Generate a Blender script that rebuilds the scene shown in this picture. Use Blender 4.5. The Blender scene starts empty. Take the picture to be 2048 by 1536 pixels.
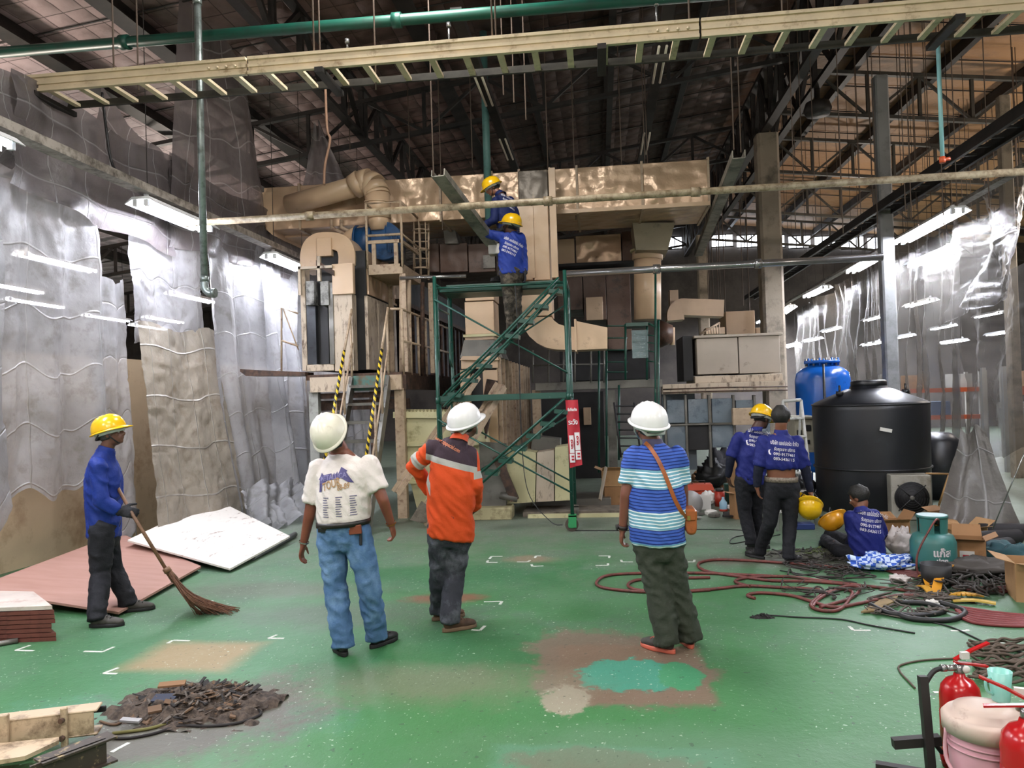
import bpy, bmesh, math, random
from mathutils import Vector as V, Matrix, noise
from mathutils.bvhtree import BVHTree
random.seed(7)
S = bpy.context.scene
COL = S.collection
# ---------------------------------------------------------------- camera
F = 1538.0
YAW, PITCH, ROLL = math.radians(6.5), 0.0143, math.radians(1.8)
CAM = V((0, 0, 1.75))
fw = V((-math.sin(YAW)*math.cos(PITCH), math.cos(YAW)*math.cos(PITCH), math.sin(PITCH)))
r0 = V((math.cos(YAW), math.sin(YAW), 0)); u0 = r0.cross(fw)
rt = r0*math.cos(ROLL) - u0*math.sin(ROLL); up = r0*math.sin(ROLL) + u0*math.cos(ROLL)
cd = bpy.data.cameras.new('camera'); cam = bpy.data.objects.new('camera', cd); COL.objects.link(cam)
cd.sensor_width = 36; cd.lens = F/2048*36; cd.clip_end = 200
cam.matrix_world = Matrix(((rt.x, up.x, -fw.x, CAM.x), (rt.y, up.y, -fw.y, CAM.y), (rt.z, up.z, -fw.z, CAM.z), (0, 0, 0, 1)))
S.camera = cam
# ---------------------------------------------------------------- world, exposure
w = bpy.data.worlds.new('world'); S.world = w; w.use_nodes = True
w.node_tree.nodes['Background'].inputs[0].default_value = (1.0, 0.97, 0.94, 1)
w.node_tree.nodes['Background'].inputs[1].default_value = 0.72
S.view_settings.view_transform = 'Standard'; S.view_settings.look = 'None'
S.view_settings.gamma = 1; S.view_settings.use_curve_mapping = False
S.view_settings.exposure = 0.3
try:
    S.cycles.max_bounces = 7; S.cycles.diffuse_bounces = 3; S.cycles.transparent_max_bounces = 12
    S.cycles.transmission_bounces = 3; S.cycles.sample_clamp_indirect = 6; S.cycles.caustics_reflective = False
except Exception: pass
# added area lights out of view, fill for the floor, workers and ducts
def overhead_fill(x, y, z, e, sx=1.3, sy=1.3):
    l = bpy.data.lights.new('overhead_fill', 'AREA'); l.shape = 'RECTANGLE'; l.size = sx; l.size_y = sy; l.energy = e
    l.color = (1.0, 0.97, 0.93); o = bpy.data.objects.new('overhead_fill', l); o.location = (x, y, z); COL.objects.link(o); return o
for x, y, e in ((-2.6, 1.5, 130), (2.2, 1.5, 120), (0, -3.5, 200), (-1.6, 7.2, 230)):
    overhead_fill(x, y, 6.9, e)
def roof_fill(x, y, z, e, r=.25):  # added point lights without fixtures, to brighten the roof from below
    l = bpy.data.lights.new('roof_fill', 'POINT'); l.energy = e; l.shadow_soft_size = r; l.color = (1.0, .87, .76); o = bpy.data.objects.new('roof_fill', l); o.location = (x, y, z); COL.objects.link(o)
for x, y, e in ((-3.0, -.8, 300), (2.6, -.8, 260), (8.5, 7.5, 200), (9.5, 15, 450), (-9, 9, 350), (-9.5, 17, 350), (7.5, 23, 350)):
    roof_fill(x, y, 4.6, e)
# ---------------------------------------------------------------- helpers
def ray(px, py): return fw + rt*((px-1024)/F) - up*((py-768)/F)
def P(px, py, Y): d = ray(px, py); return CAM + d*(Y/d.y)
def PX(px, py, X): d = ray(px, py); return CAM + d*(X/d.x)
def FL(px, py, z=0.0): d = ray(px, py); return CAM + d*((z-CAM.z)/d.z)

MATS = {}
def hexc(c):
    if isinstance(c, str):
        v = [int(c[i:i+2], 16)/255 for i in (0, 2, 4)]
        return tuple((x/12.92 if x <= .04045 else ((x+.055)/1.055)**2.4) for x in v) + (1,)
    return tuple(c) + (1,)
class NT:
    def __init__(s, name):
        s.m = bpy.data.materials.new(name); s.m.use_nodes = True; s.t = s.m.node_tree; s.b = s.t.nodes['Principled BSDF']; s.out = s.t.nodes['Material Output']
    def n(s, typ, **k):
        o = s.t.nodes.new(typ)
        for a, v in k.items():
            if a.startswith('i_'):
                key = a[2:]; key = int(key) if key.isdigit() else key.replace('_', ' ')
                sock = o.inputs[key]
                if hasattr(v, 'is_output'): s.t.links.new(v, sock)
                else: sock.default_value = v
            else: setattr(o, a, v)
        return o
    def l(s, a, b): s.t.links.new(a, b)
    def math(s, op, a, b=0.0, c=None, clamp=False):
        o = s.t.nodes.new('ShaderNodeMath'); o.operation = op; o.use_clamp = clamp
        for i, v in enumerate((a, b, c)):
            if v is None: continue
            if hasattr(v, 'is_output'): s.l(v, o.inputs[i])
            else: o.inputs[i].default_value = v
        return o.outputs[0]
    def mix(s, fac, a, b):
        o = s.t.nodes.new('ShaderNodeMix'); o.data_type = 'RGBA'
        for sock, v in ((o.inputs[0], fac), (o.inputs[6], a), (o.inputs[7], b)):
            if hasattr(v, 'is_output'): s.l(v, sock)
            else: sock.default_value = v
        return o.outputs[2]
    def coord(s, which='Object'): return s.n('ShaderNodeTexCoord').outputs[which]
    def noise(s, vec, scale, detail=4, rough=.55, out='Fac'):
        o = s.n('ShaderNodeTexNoise'); s.l(vec, o.inputs['Vector']); o.inputs['Scale'].default_value = scale
        o.inputs['Detail'].default_value = detail; o.inputs['Roughness'].default_value = rough; return o.outputs[out]
    def ramp(s, fac, stops, const=False):
        o = s.n('ShaderNodeValToRGB'); cr = o.color_ramp
        if const: cr.interpolation = 'CONSTANT'
        while len(cr.elements) < len(stops): cr.elements.new(0.5)
        for e, (p, c) in zip(cr.elements, stops): e.position = p; e.color = c
        s.l(fac, o.inputs[0]); return o.outputs[0]
    def step(s, v, lo, hi):
        o = s.n('ShaderNodeMapRange'); s.l(v, o.inputs[0]); o.inputs[1].default_value = lo; o.inputs[2].default_value = hi; o.clamp = True; return o.outputs[0]
    def bump(s, h, dist=.01, strength=1.0):
        o = s.n('ShaderNodeBump'); s.l(h, o.inputs['Height']); o.inputs['Distance'].default_value = dist; o.inputs['Strength'].default_value = strength
        s.l(o.outputs[0], s.b.inputs['Normal']); return o
def mat(name, col, rough=.5, metal=0.0, dirt=None, amt=.35, scale=3.0, bump=0.0, bscale=30.0, var=.12, spec=None, streak=False):
    """painted / worn surface: base colour with soft variation and optional blotches of dirt"""
    if name in MATS: return MATS[name]
    n = NT(name); c = n.coord(); base = hexc(col)
    f = n.noise(c, scale, 5, .6)
    dk = tuple(x*(1-var*2) for x in base[:3]) + (1,)
    colr = n.mix(n.step(f, .3, .7), dk, base)
    if dirt:
        cc = c
        if streak:
            mp = n.n('ShaderNodeMapping'); n.l(c, mp.inputs[0]); mp.inputs['Scale'].default_value = (6, 6, .7); cc = mp.outputs[0]
        g = n.noise(cc, scale*1.7, 7, .68)
        colr = n.mix(n.step(g, .62-amt*.35, .74-amt*.2), colr, hexc(dirt))
    n.l(colr, n.b.inputs['Base Color']); n.b.inputs['Roughness'].default_value = rough; n.b.inputs['Metallic'].default_value = metal
    if spec is not None: n.b.inputs['Specular IOR Level'].default_value = spec
    if bump: n.bump(n.noise(c, bscale, 4), bump)
    MATS[name] = n.m; return n.m
def emis(name, col, e):
    if name in MATS: return MATS[name]
    n = NT(name); n.b.inputs['Base Color'].default_value = (.8, .8, .8, 1); n.b.inputs['Emission Color'].default_value = hexc(col)
    n.b.inputs['Emission Strength'].default_value = e; MATS[name] = n.m; return n.m

class MB:
    def __init__(s): s.v = []; s.f = []; s.smooth = []
    def add(s, vs, fs, smooth=False):
        k = len(s.v); s.v += [V(v) for v in vs]; s.f += [tuple(i+k for i in f) for f in fs]; s.smooth += [smooth]*len(fs); return s
    def hexa(s, p):  # 8 corners: bottom 4 ccw, top 4 ccw
        return s.add(p, [(3, 2, 1, 0), (4, 5, 6, 7), (0, 1, 5, 4), (1, 2, 6, 5), (2, 3, 7, 6), (3, 0, 4, 7)])
    def box(s, x0, x1, y0, y1, z0, z1):
        return s.hexa([(x0, y0, z0), (x1, y0, z0), (x1, y1, z0), (x0, y1, z0), (x0, y0, z1), (x1, y0, z1), (x1, y1, z1), (x0, y1, z1)])
    def obox(s, c, sx, sy, sz, m=None):
        m = m or Matrix.Identity(3); c = V(c)
        p = [c + m @ V((a*sx/2, b*sy/2, d*sz/2)) for d in (-1, 1) for a, b in ((-1, -1), (1, -1), (1, 1), (-1, 1))]
        return s.hexa(p)
    def bar(s, a, b, w, h, side=None):
        a, b = V(a), V(b); d = (b-a).normalized(); q = V(side) if side else (V((0, 0, 1)) if abs(d.z) < .9 else V((0, 1, 0)))
        x = d.cross(q).normalized()*w/2; y = x.cross(d).normalized()*h/2
        return s.hexa([a-x-y, a+x-y, a+x+y, a-x+y, b-x-y, b+x-y, b+x+y, b-x+y])
    def loft(s, rings, cap=True, smooth=True):
        n = len(rings[0]); vs = [p for r in rings for p in r]; fs = []
        for i in range(len(rings)-1):
            for j in range(n): k = (j+1) % n; fs.append((i*n+j, i*n+k, (i+1)*n+k, (i+1)*n+j))
        s.add(vs, fs, smooth)
        if cap:
            k = len(s.v)-len(vs); s.f += [tuple(k+j for j in reversed(range(n))), tuple(k+(len(rings)-1)*n+j for j in range(n))]; s.smooth += [False, False]
        return s
    def tube(s, pts, r, n=8, cap=True):
        pts = [V(p) for p in pts]; rs = r if isinstance(r, (list, tuple)) else [r]*len(pts)
        rings = []; prev = None
        for i, p in enumerate(pts):
            d = ((pts[min(i+1, len(pts)-1)]-pts[max(i-1, 0)])).normalized()
            if prev is None:
                q = V((0, 0, 1)) if abs(d.z) < .9 else V((1, 0, 0)); x = d.cross(q).normalized()
            else: x = (prev - d*prev.dot(d)).normalized()
            prev = x; y = d.cross(x)
            rings.append([p + (x*math.cos(2*math.pi*k/n) + y*math.sin(2*math.pi*k/n))*rs[i] for k in range(n)])
        return s.loft(rings, cap)
    def lathe(s, prof, c=(0, 0, 0), n=24, m=None, sx=1, sy=1):
        c = V(c); rings = []
        for r, z in prof:
            ring = [V((max(r, 1e-4)*math.cos(2*math.pi*k/n)*sx, max(r, 1e-4)*math.sin(2*math.pi*k/n)*sy, z)) for k in range(n)]
            rings.append([c + (m @ p if m else p) for p in ring])
        return s.loft(rings)
    def prism(s, poly, vec):
        vec = V(vec); n = len(poly); vs = [V(p) for p in poly] + [V(p)+vec for p in poly]
        return s.add(vs, [tuple(range(n)), tuple(n+i for i in reversed(range(n)))] + [(i, i+n, (i+1) % n + n, (i+1) % n) for i in range(n)])
    def sphere(s, c, r, n=10, m=None):
        c = V(c); r = V((r, r, r)) if not isinstance(r, (tuple, list, V)) else V(r); rings = []
        for i in range(1, n):
            a = math.pi*i/n
            rings.append([c + (m @ q if m else q) for q in [V((r.x*math.sin(a)*math.cos(2*math.pi*k/(n+2)), r.y*math.sin(a)*math.sin(2*math.pi*k/(n+2)), -r.z*math.cos(a))) for k in range(n+2)]])
        return s.loft(rings)
    def cone(s, a, b, ra, rb, n=12): return s.tube([a, b], [ra, rb], n)
    def build(s, name, m, parent=None, label=None, cat=None, group=None, kind=None, bevel=0, local=False):
        me = bpy.data.meshes.new(name)
        if parent is not None:
            off = V((0, 0, 0)) if local else world_loc(parent)
        elif local: off = V((0, 0, 0))
        else:
            xs = [v.x for v in s.v]; ys = [v.y for v in s.v]; zs = [v.z for v in s.v]
            off = V(((min(xs)+max(xs))/2, (min(ys)+max(ys))/2, min(zs)))
        me.from_pydata([v-off for v in s.v], [], s.f); me.polygons.foreach_set('use_smooth', s.smooth)
        bm = bmesh.new(); bm.from_mesh(me); bmesh.ops.recalc_face_normals(bm, faces=bm.faces); bm.to_mesh(me); bm.free()
        return link(name, me, m, parent, off, label, cat, group, kind, bevel)
def world_loc(o):
    p = V(o.location)
    while o.parent: o = o.parent; p += V(o.location)
    return p
def link(name, me, m, parent=None, off=None, label=None, cat=None, group=None, kind=None, bevel=0):
    o = bpy.data.objects.new(name, me); COL.objects.link(o)
    for mm in (m if isinstance(m, (list, tuple)) else [m]):
        if mm: me.materials.append(mm)
    if parent is not None: o.parent = parent
    elif off is not None: o.location = off
    tag(o, label, cat, group, kind)
    if bevel:
        b = o.modifiers.new('bevel', 'BEVEL'); b.width = bevel; b.segments = 1; b.limit_method = 'ANGLE'
    return o
def tag(o, label=None, cat=None, group=None, kind=None):
    if label: o['label'] = label
    if cat: o['category'] = cat
    if group: o['group'] = group
    if kind: o['kind'] = kind
    return o
def thing(name, label, cat, loc, group=None, rz=0):
    o = bpy.data.objects.new(name, None); COL.objects.link(o); o.location = loc; o.rotation_euler = (0, 0, rz); o.empty_display_size = .1
    return tag(o, label, cat, group)
def copy_tree(o, loc=None, rot=None, label=None, parent=None, mats=None):
    c = o.copy(); COL.objects.link(c)
    if parent is not None: c.parent = parent
    if loc is not None: c.location = loc
    if rot is not None: c.rotation_euler = rot
    if label: c['label'] = label
    for ch in KIDS.get(o.name, []) or [x for x in o.children]: copy_tree(ch, parent=c)
    return c
KIDS = {}
def rotz(a): return Matrix.Rotation(a, 3, 'Z')
def basis(x, y, z): return Matrix((x, y, z)).transposed()
def cat_spline(pts, k=6):
    pts = [V(p) for p in pts]; out = []
    for i in range(len(pts)-1):
        p0, p1, p2, p3 = pts[max(i-1, 0)], pts[i], pts[i+1], pts[min(i+2, len(pts)-1)]
        for j in range(k):
            t = j/k; out.append(.5*((2*p1)+(p2-p0)*t+(2*p0-5*p1+4*p2-p3)*t*t+(3*p1-p0-3*p2+p3)*t**3))
    return out + [pts[-1]]
# ================================================================ structure
ROOF_RX, ROOF_RZ, SL, SR = 3.5, 8.4, .125, .12
def roof_z(x): return ROOF_RZ - (ROOF_RX-x)*SL if x < ROOF_RX else ROOF_RZ - (x-ROOF_RX)*SR
def floor_material():
    n = NT('painted_floor'); c = n.coord()
    big = n.noise(c, .35, 4, .6); med = n.noise(c, 1.6, 7, .7); fine = n.noise(c, 14, 5, .7)
    col = n.mix(n.step(big, .35, .65), hexc('346a3c'), hexc('4f7356'))
    col = n.mix(n.math('MULTIPLY', n.step(med, .5, .66), .55), col, hexc('56685d'))
    sep = n.n('ShaderNodeSeparateXYZ'); n.l(c, sep.inputs[0]); X, Y = sep.outputs[0], sep.outputs[1]
    wob = n.math('ADD', n.math('MULTIPLY', n.math('SUBTRACT', n.noise(c, 2.2, 6, .7), .5), 1.8), n.math('MULTIPLY', n.math('SUBTRACT', n.noise(c, 9, 5, .7), .5), 1.1))
    def ell(px, py, rx, ry, colr, amt=1.0, soft=.25, w=1.0):
        nonlocal col
        p = FL(px, py)
        a = n.math('DIVIDE', n.math('SUBTRACT', X, p.x), rx); b = n.math('DIVIDE', n.math('SUBTRACT', Y, p.y), ry)
        d = n.math('SQRT', n.math('ADD', n.math('MULTIPLY', a, a), n.math('MULTIPLY', b, b)))
        d = n.math('ADD', d, n.math('MULTIPLY', wob, w))
        col = n.mix(n.math('MULTIPLY', n.step(d, 1.0+soft, 1.0-soft), amt), col, hexc(colr))
    def rect(px, py, rx, ry, colr, amt=1.0, soft=.06):
        nonlocal col
        p = FL(px, py)
        a = n.math('ABSOLUTE', n.math('DIVIDE', n.math('SUBTRACT', X, p.x), rx)); b = n.math('ABSOLUTE', n.math('DIVIDE', n.math('SUBTRACT', Y, p.y), ry))
        d = n.math('ADD', n.math('MAXIMUM', a, b), n.math('MULTIPLY', wob, .25))
        col = n.mix(n.math('MULTIPLY', n.step(d, 1.0+soft, 1.0-soft), amt), col, hexc(colr))
    # greyer, dustier paint towards the work area
    g = n.math('ADD', Y, n.math('MULTIPLY', wob, 3.0))
    col = n.mix(n.math('MULTIPLY', n.step(g, 7.2, 10.3), .85), col, hexc('666c62'))
    ell(1250, 1400, 3.6, .9, '316e38', .75, .5); ell(620, 1440, 1.8, .55, '38713f', .6, .5); ell(380, 1340, 1.2, .9, '376e4c', .5, .6)
    ell(330, 1440, .8, .3, '4f8575', .6, .4); ell(880, 1150, 1.2, .5, '28603a', .7, .5); ell(1000, 1300, .9, .5, '286038', .7, .5)
    ell(700, 1230, .9, .35, '4e554d', .6, .4); ell(540, 1180, .9, .3, '59594f', .6, .4)
    ell(1170, 1290, .42, .34, '685d50', .95, .2); ell(1240, 1345, .55, .55, '695c4e', 1, .12, .7); rect(1265, 1345, .46, .50, '6d5c4c', .95)
    ell(1262, 1350, .33, .27, '3f8570', 1, .05, .8); ell(1362, 1352, .13, .24, '3b8058', 1, .06, .7)
    ell(1128, 1405, .13, .24, '8f8877', .95, .1, 1.3)
    rect(390, 1312, .37, .29, '8d7a58', .95, .25); ell(890, 1196, .3, .14, '74493a', .85, .4, 1.2); ell(400, 1435, .62, .55, '554c46', .9, .3)
    ell(860, 1365, .8, .3, '6f6f5c', .6, .5); ell(1060, 1118, .25, .16, '86705f', .7, .4); ell(1450, 1122, .3, .14, '7f7567', .6, .4)
    ell(1640, 1120, 1.2, .35, '4d5145', .9, .4); rect(1225, 1545, .58, .26, '4c8062', .85, .08); ell(1200, 1525, .45, .12, '665f50', .85, .2, 1.2)
    ell(1350, 1500, .9, .25, '5b7a62', .5, .5)
    # white chips and scratches
    ch = n.math('GREATER_THAN', n.noise(c, 38, 3, .5), .675)
    col = n.mix(n.math('MULTIPLY', ch, n.step(med, .42, .6)), col, hexc('b9c4b4'))
    sc = n.n('ShaderNodeMapping'); n.l(c, sc.inputs[0]); sc.inputs['Scale'].default_value = (9, 1.2, 1); sc.inputs['Rotation'].default_value = (0, 0, .5)
    st = n.math('GREATER_THAN', n.noise(sc.outputs[0], 5, 6, .75), .655)
    col = n.mix(n.math('MULTIPLY', st, .45), col, hexc('9fb3a0'))
    blk = n.math('GREATER_THAN', n.noise(c, 22, 2, .5), .69)
    col = n.mix(n.math('MULTIPLY', blk, .6), col, hexc('2c3a30'))
    n.l(col, n.b.inputs['Base Color'])
    n.l(n.n('ShaderNodeMapRange', i_0=med, i_3=.32, i_4=.7).outputs[0], n.b.inputs['Roughness'])
    n.bump(n.math('ADD', fine, n.math('MULTIPLY', med, 2)), .004)
    return n.m
fm = floor_material()
me = bpy.data.meshes.new('floor'); me.from_pydata([(-22, -14, 0), (24, -14, 0), (24, 31, 0), (-22, 31, 0), (-22, -14, -.2), (24, -14, -.2), (24, 31, -.2), (-22, 31, -.2)], [],
    [(0, 1, 2, 3), (7, 6, 5, 4), (0, 4, 5, 1), (1, 5, 6, 2), (2, 6, 7, 3), (3, 7, 4, 0)])
link('floor', me, fm, kind='structure')

def roof_material():
    n = NT('foil_insulation'); c = n.coord(); sep = n.n('ShaderNodeSeparateXYZ'); n.l(c, sep.inputs[0]); X, Y = sep.outputs[0], sep.outputs[1]
    w_ = n.math('ADD', X, n.math('MULTIPLY', n.noise(c, .35, 5, .7), 5.0))
    # old foil: silvery on the left, sooty over the ovens, tobacco brown on the right
    col = n.ramp(n.step(w_, -9, 15), [(0, hexc('bdb0b8')), (.16, hexc('a59292')), (.30, hexc('6f5650')), (.44, hexc('4c3832')), (.60, hexc('4a352b')), (.70, hexc('7d5c3e')), (1, hexc('9a7750'))])
    col = n.mix(n.math('MULTIPLY', n.step(n.noise(c, 1.4, 7, .7), .52, .68), .45), col, hexc('3a2c28'))
    # wire net under the foil
    def lines(v, s, wd): return n.math('LESS_THAN', n.math('FRACT', n.math('MULTIPLY', v, s)), wd)
    yy = n.math('ADD', Y, n.math('MULTIPLY', n.noise(c, 1.5, 2), .08)); xx = n.math('ADD', X, n.math('MULTIPLY', n.noise(c, 1.2, 2), .08))
    net = n.math('MAXIMUM', lines(xx, 3.3, .045), lines(yy, 2.4, .05))
    col = n.mix(n.math('MULTIPLY', n.math('MULTIPLY', net, .75), n.step(X, 4.5, 2.5)), col, hexc('2a201d'))
    n.l(col, n.b.inputs['Base Color']); n.b.inputs['Roughness'].default_value = .62; n.b.inputs['Metallic'].default_value = .05
    q = n.math('MULTIPLY', n.math('ABSOLUTE', n.math('SINE', n.math('MULTIPLY', xx, 10.4))), n.math('ABSOLUTE', n.math('SINE', n.math('MULTIPLY', yy, 7.54))))
    n.bump(n.math('ADD', n.math('MULTIPLY', q, n.step(X, 4.5, 2.5)), n.noise(c, 3, 4)), .05, .7)
    return n.m
rm = roof_material()
def roof_slab(name, x0, x1):
    b = MB(); z0, z1 = roof_z(x0), roof_z(x1); y0, y1 = -14, 31
    b.hexa([(x0, y0, z0), (x1, y0, z1), (x1, y1, z1), (x0, y1, z0), (x0, y0, z0+.12), (x1, y0, z1+.12), (x1, y1, z1+.12), (x0, y1, z0+.12)])
    me = bpy.data.meshes.new(name); me.from_pydata(b.v, [], b.f); link(name, me, rm, kind='structure')
roof_slab('ceiling', -22, ROOF_RX); roof_slab('ceiling', ROOF_RX, 24)
concrete = mat('concrete', 'a09382', .8, dirt='5d564b', amt=.4, scale=1.2, bump=.004)
wallm = mat('cream_wall', 'cfb898', .7, dirt='9c8366', amt=.3, scale=.9)
darkwall = mat('far_wall', '4a4440', .85, dirt='2e2a28', amt=.6, scale=.5)
steel_dark = mat('sooty_steel', '2b2522', .6, .1, dirt='151312', amt=.6, scale=2)
steel_green = mat('greyed_steel', '3d3a33', .6, .1, dirt='26231f', amt=.5, scale=2)
MB().box(-22, 24, 31, 31.3, 0, 9).build('wall_far', darkwall, kind='structure')
MB().box(-22.3, -22, -14, 31, 0, 6).build('wall_left', wallm, kind='structure')
MB().box(24, 24.3, -14, 31, 0, 6).build('wall_right', wallm, kind='structure')
# low cream partition behind the left tarpaulins, base slightly oblique
lw = MB(); a = V((-6.75, 3.0, 0)); b_ = V((-5.9, 19, 0))
lw.bar(a+V((0, 0, 1.2)), b_+V((0, 0, 1.2)), .12, 2.4); lw.build('wall_partition', wallm, kind='structure')
# gable windows in the far wall
for i in range(9):
    x0 = 2.6+i*.98; z = 7.62 - abs(x0-ROOF_RX)*.07
    if i in (1,): continue
    f = MB(); f.box(x0, x0+.8, 30.9, 30.96, z-.22, z+.22); fo = f.build('window_%d' % (i+1), emis('daylight_pane', 'eef4ff', 6), kind='structure')
    g = MB()
    for k in range(1, 3): g.box(x0+.8*k/3-.015, x0+.8*k/3+.015, 30.86, 30.9, z-.22, z+.22)
    g.box(x0-.03, x0+.83, 30.85, 30.9, z-.26, z-.22); g.box(x0-.03, x0+.83, 30.85, 30.9, z+.22, z+.26)
    g.build('window_frame', steel_dark, fo)

# purlins along the hall
for x in (-13.7, -12.2, -10.7, -9.2, -7.7, -6.2, -2.6, -1.1, .4, 1.9, 5.2, 6.8, 8.4, 10.0, 11.6, 13.2, 14.8):
    z = roof_z(x); b = MB(); wd = .14 if x < -2 else .06; b.box(x-.03, x+.03, -2, 30.8, z-.24, z-.02); b.box(x-wd, x+wd, -2, 30.8, z-.26, z-.24)
    b.build('ceiling_beam', steel_dark, kind='structure')
def lattice(name, a, b, depth, m, n, w=.09, seg=None, thick=.07):
    """parallel chord lattice girder between a and b (top chord centre line)"""
    a, b = V(a), V(b); t = MB(); dz = V((0, 0, -depth)); t.bar(a, b, w, thick); t.bar(a+dz, b+dz, w, thick)
    root = t.build(name, m, kind='structure'); off = world_loc(root); pr = MB()
    for i in range(n+1):
        p = a.lerp(b, i/n); pr.bar(p, p+dz, w*.6, w*.6, (0, 1, 0) if abs((b-a).normalized().y) < .5 else (1, 0, 0))
        if i < n:
            q = a.lerp(b, (i+1)/n); pr.bar(p+dz if i % 2 == 0 else p, q if i % 2 == 0 else q+dz, w*.5, w*.5)
    pr.build('truss_web', m, root); return root
lattice('ceiling_girder', (ROOF_RX, 2, 8.1), (ROOF_RX, 30.5, 8.1), 1.15, steel_dark, 34, .16)
lattice('ceiling_girder', (ROOF_RX+.45, 2, 7.95), (ROOF_RX+.45, 30.5, 7.95), .95, steel_dark, 26, .14)
lattice('ceiling_girder', (-4.1, 2, roof_z(-4.1)-.12), (-4.1, 30.5, roof_z(-4.1)-.12), .85, steel_dark, 30, .14)
for y in (13.4, 19.0, 24.5, 30):
    lattice('ceiling_truss', (-18, y, roof_z(-18)-.35), (ROOF_RX, y, roof_z(ROOF_RX)-.35), .75, steel_dark, 20, .10)
for y in (15.8, 19.8, 24, 28.5):
    lattice('ceiling_truss', (ROOF_RX, y, roof_z(ROOF_RX)-.3), (18, y, roof_z(18)-.3), .85, steel_green, 15, .10)
# battens across the slope that carry the insulation
for y in [5.5+1.45*i for i in range(17)]:
    for x0, x1 in ((-16, ROOF_RX), (ROOF_RX, 16)):
        b = MB(); b.tube([(x0, y, roof_z(x0)-.03), (x1, y, roof_z(x1)-.03)], .013, 5); b.build('ceiling_batten', steel_dark, kind='structure')
# concrete columns
def column(px0, px1, pyt, pyb, Y, name='column', m=concrete, zb=0):
    a = P(px0, pyt, Y); b = P(px1, pyt, Y); b_ = MB(); d = (b.x-a.x); c = d*.12
    pr = [(a.x+c, Y), (b.x-c, Y), (b.x, Y+c), (b.x, Y+d-c), (b.x-c, Y+d), (a.x+c, Y+d), (a.x, Y+d-c), (a.x, Y+c)]
    b_.prism([(x, y, zb) for x, y in pr], (0, 0, a.z-zb)); return b_.build(name, m, kind='structure')
column(1514, 1558, 266, 0, 16); column(1750, 1777, 150, 0, 13.6, m=mat('grey_column', '8a8b8c', .7, dirt='5a5a5a', scale=1))
column(1393, 1414, 470, 0, 24); column(2000, 2022, 190, 0, 14.5)
column(1527, 1562, 540, 0, 16.9)
# ================================================================ tarpaulins
def tarp_material(name, col, transp, transl, dirt='6f6a62', cre=1.0):
    n = NT(name); c = n.coord(); f = n.noise(c, 1.1, 5, .6); g = n.noise(c, 5, 5, .65)
    base = n.mix(n.step(f, .38, .62), hexc(col), tuple(x*.68 for x in hexc(col)[:3])+(1,))
    base = n.mix(n.math('MULTIPLY', n.step(g, .52, .68), .45), base, hexc(dirt))
    n.l(base, n.b.inputs['Base Color']); n.b.inputs['Roughness'].default_value = .38; n.b.inputs['Specular IOR Level'].default_value = .6
    uv = n.n('ShaderNodeUVMap').outputs[0]; su = n.n('ShaderNodeSeparateXYZ'); ad = n.n('ShaderNodeVectorMath', operation='ADD'); nv = n.n('ShaderNodeVectorMath', operation='SCALE'); n.l(n.noise(c, 1.6, 3, .5, 'Color'), nv.inputs[0]); nv.inputs['Scale'].default_value = .05
    n.l(uv, ad.inputs[0]); n.l(nv.outputs[0], ad.inputs[1]); n.l(ad.outputs[0], su.inputs[0])
    def crease(v, per): f_ = n.math('ABSOLUTE', n.math('SUBTRACT', n.math('FRACT', n.math('DIVIDE', v, per)), .5)); return n.step(f_, .024, 0.0)
    cr = n.math('MAXIMUM', crease(su.outputs[0], .43), crease(su.outputs[1], .62)); base = n.mix(n.math('MULTIPLY', cr, .38*cre), base, hexc('d6d6d8')); n.l(base, n.b.inputs['Base Color'])
    bu = n.bump(n.math('ADD', n.math('ADD', n.noise(c, 6, 6, .62), n.math('MULTIPLY', n.noise(c, 1.8, 3), 2)), n.math('MULTIPLY', cr, .5*cre)), .024*(.5+.5*cre), .9)
    tl = n.n('ShaderNodeBsdfTranslucent'); n.l(base, tl.inputs[0]); tp = n.n('ShaderNodeBsdfTransparent')
    m1 = n.n('ShaderNodeMixShader'); m1.inputs[0].default_value = transl; n.l(n.b.outputs[0], m1.inputs[1]); n.l(tl.outputs[0], m1.inputs[2])
    m2 = n.n('ShaderNodeMixShader'); m2.inputs[0].default_value = transp; n.l(m1.outputs[0], m2.inputs[1]); n.l(tp.outputs[0], m2.inputs[2])
    n.l(m2.outputs[0], n.out.inputs[0]); return n.m
T_L = tarp_material('sheer_grey_tarp', 'b2b2b7', .22, .35); T_B = tarp_material('dirty_beige_tarp', 'a59c90', .04, .2, '6b5a48')
T_R = tarp_material('sheer_dark_tarp', '6d6a66', .42, .25, cre=.15); T_O = tarp_material('opaque_grey_tarp', '5f5b57', .02, .1)
T_S = tarp_material('shade_dark_tarp', '716a6c', .12, .25)  # dark base colour paints in the shade above the lamp reflectors
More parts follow.
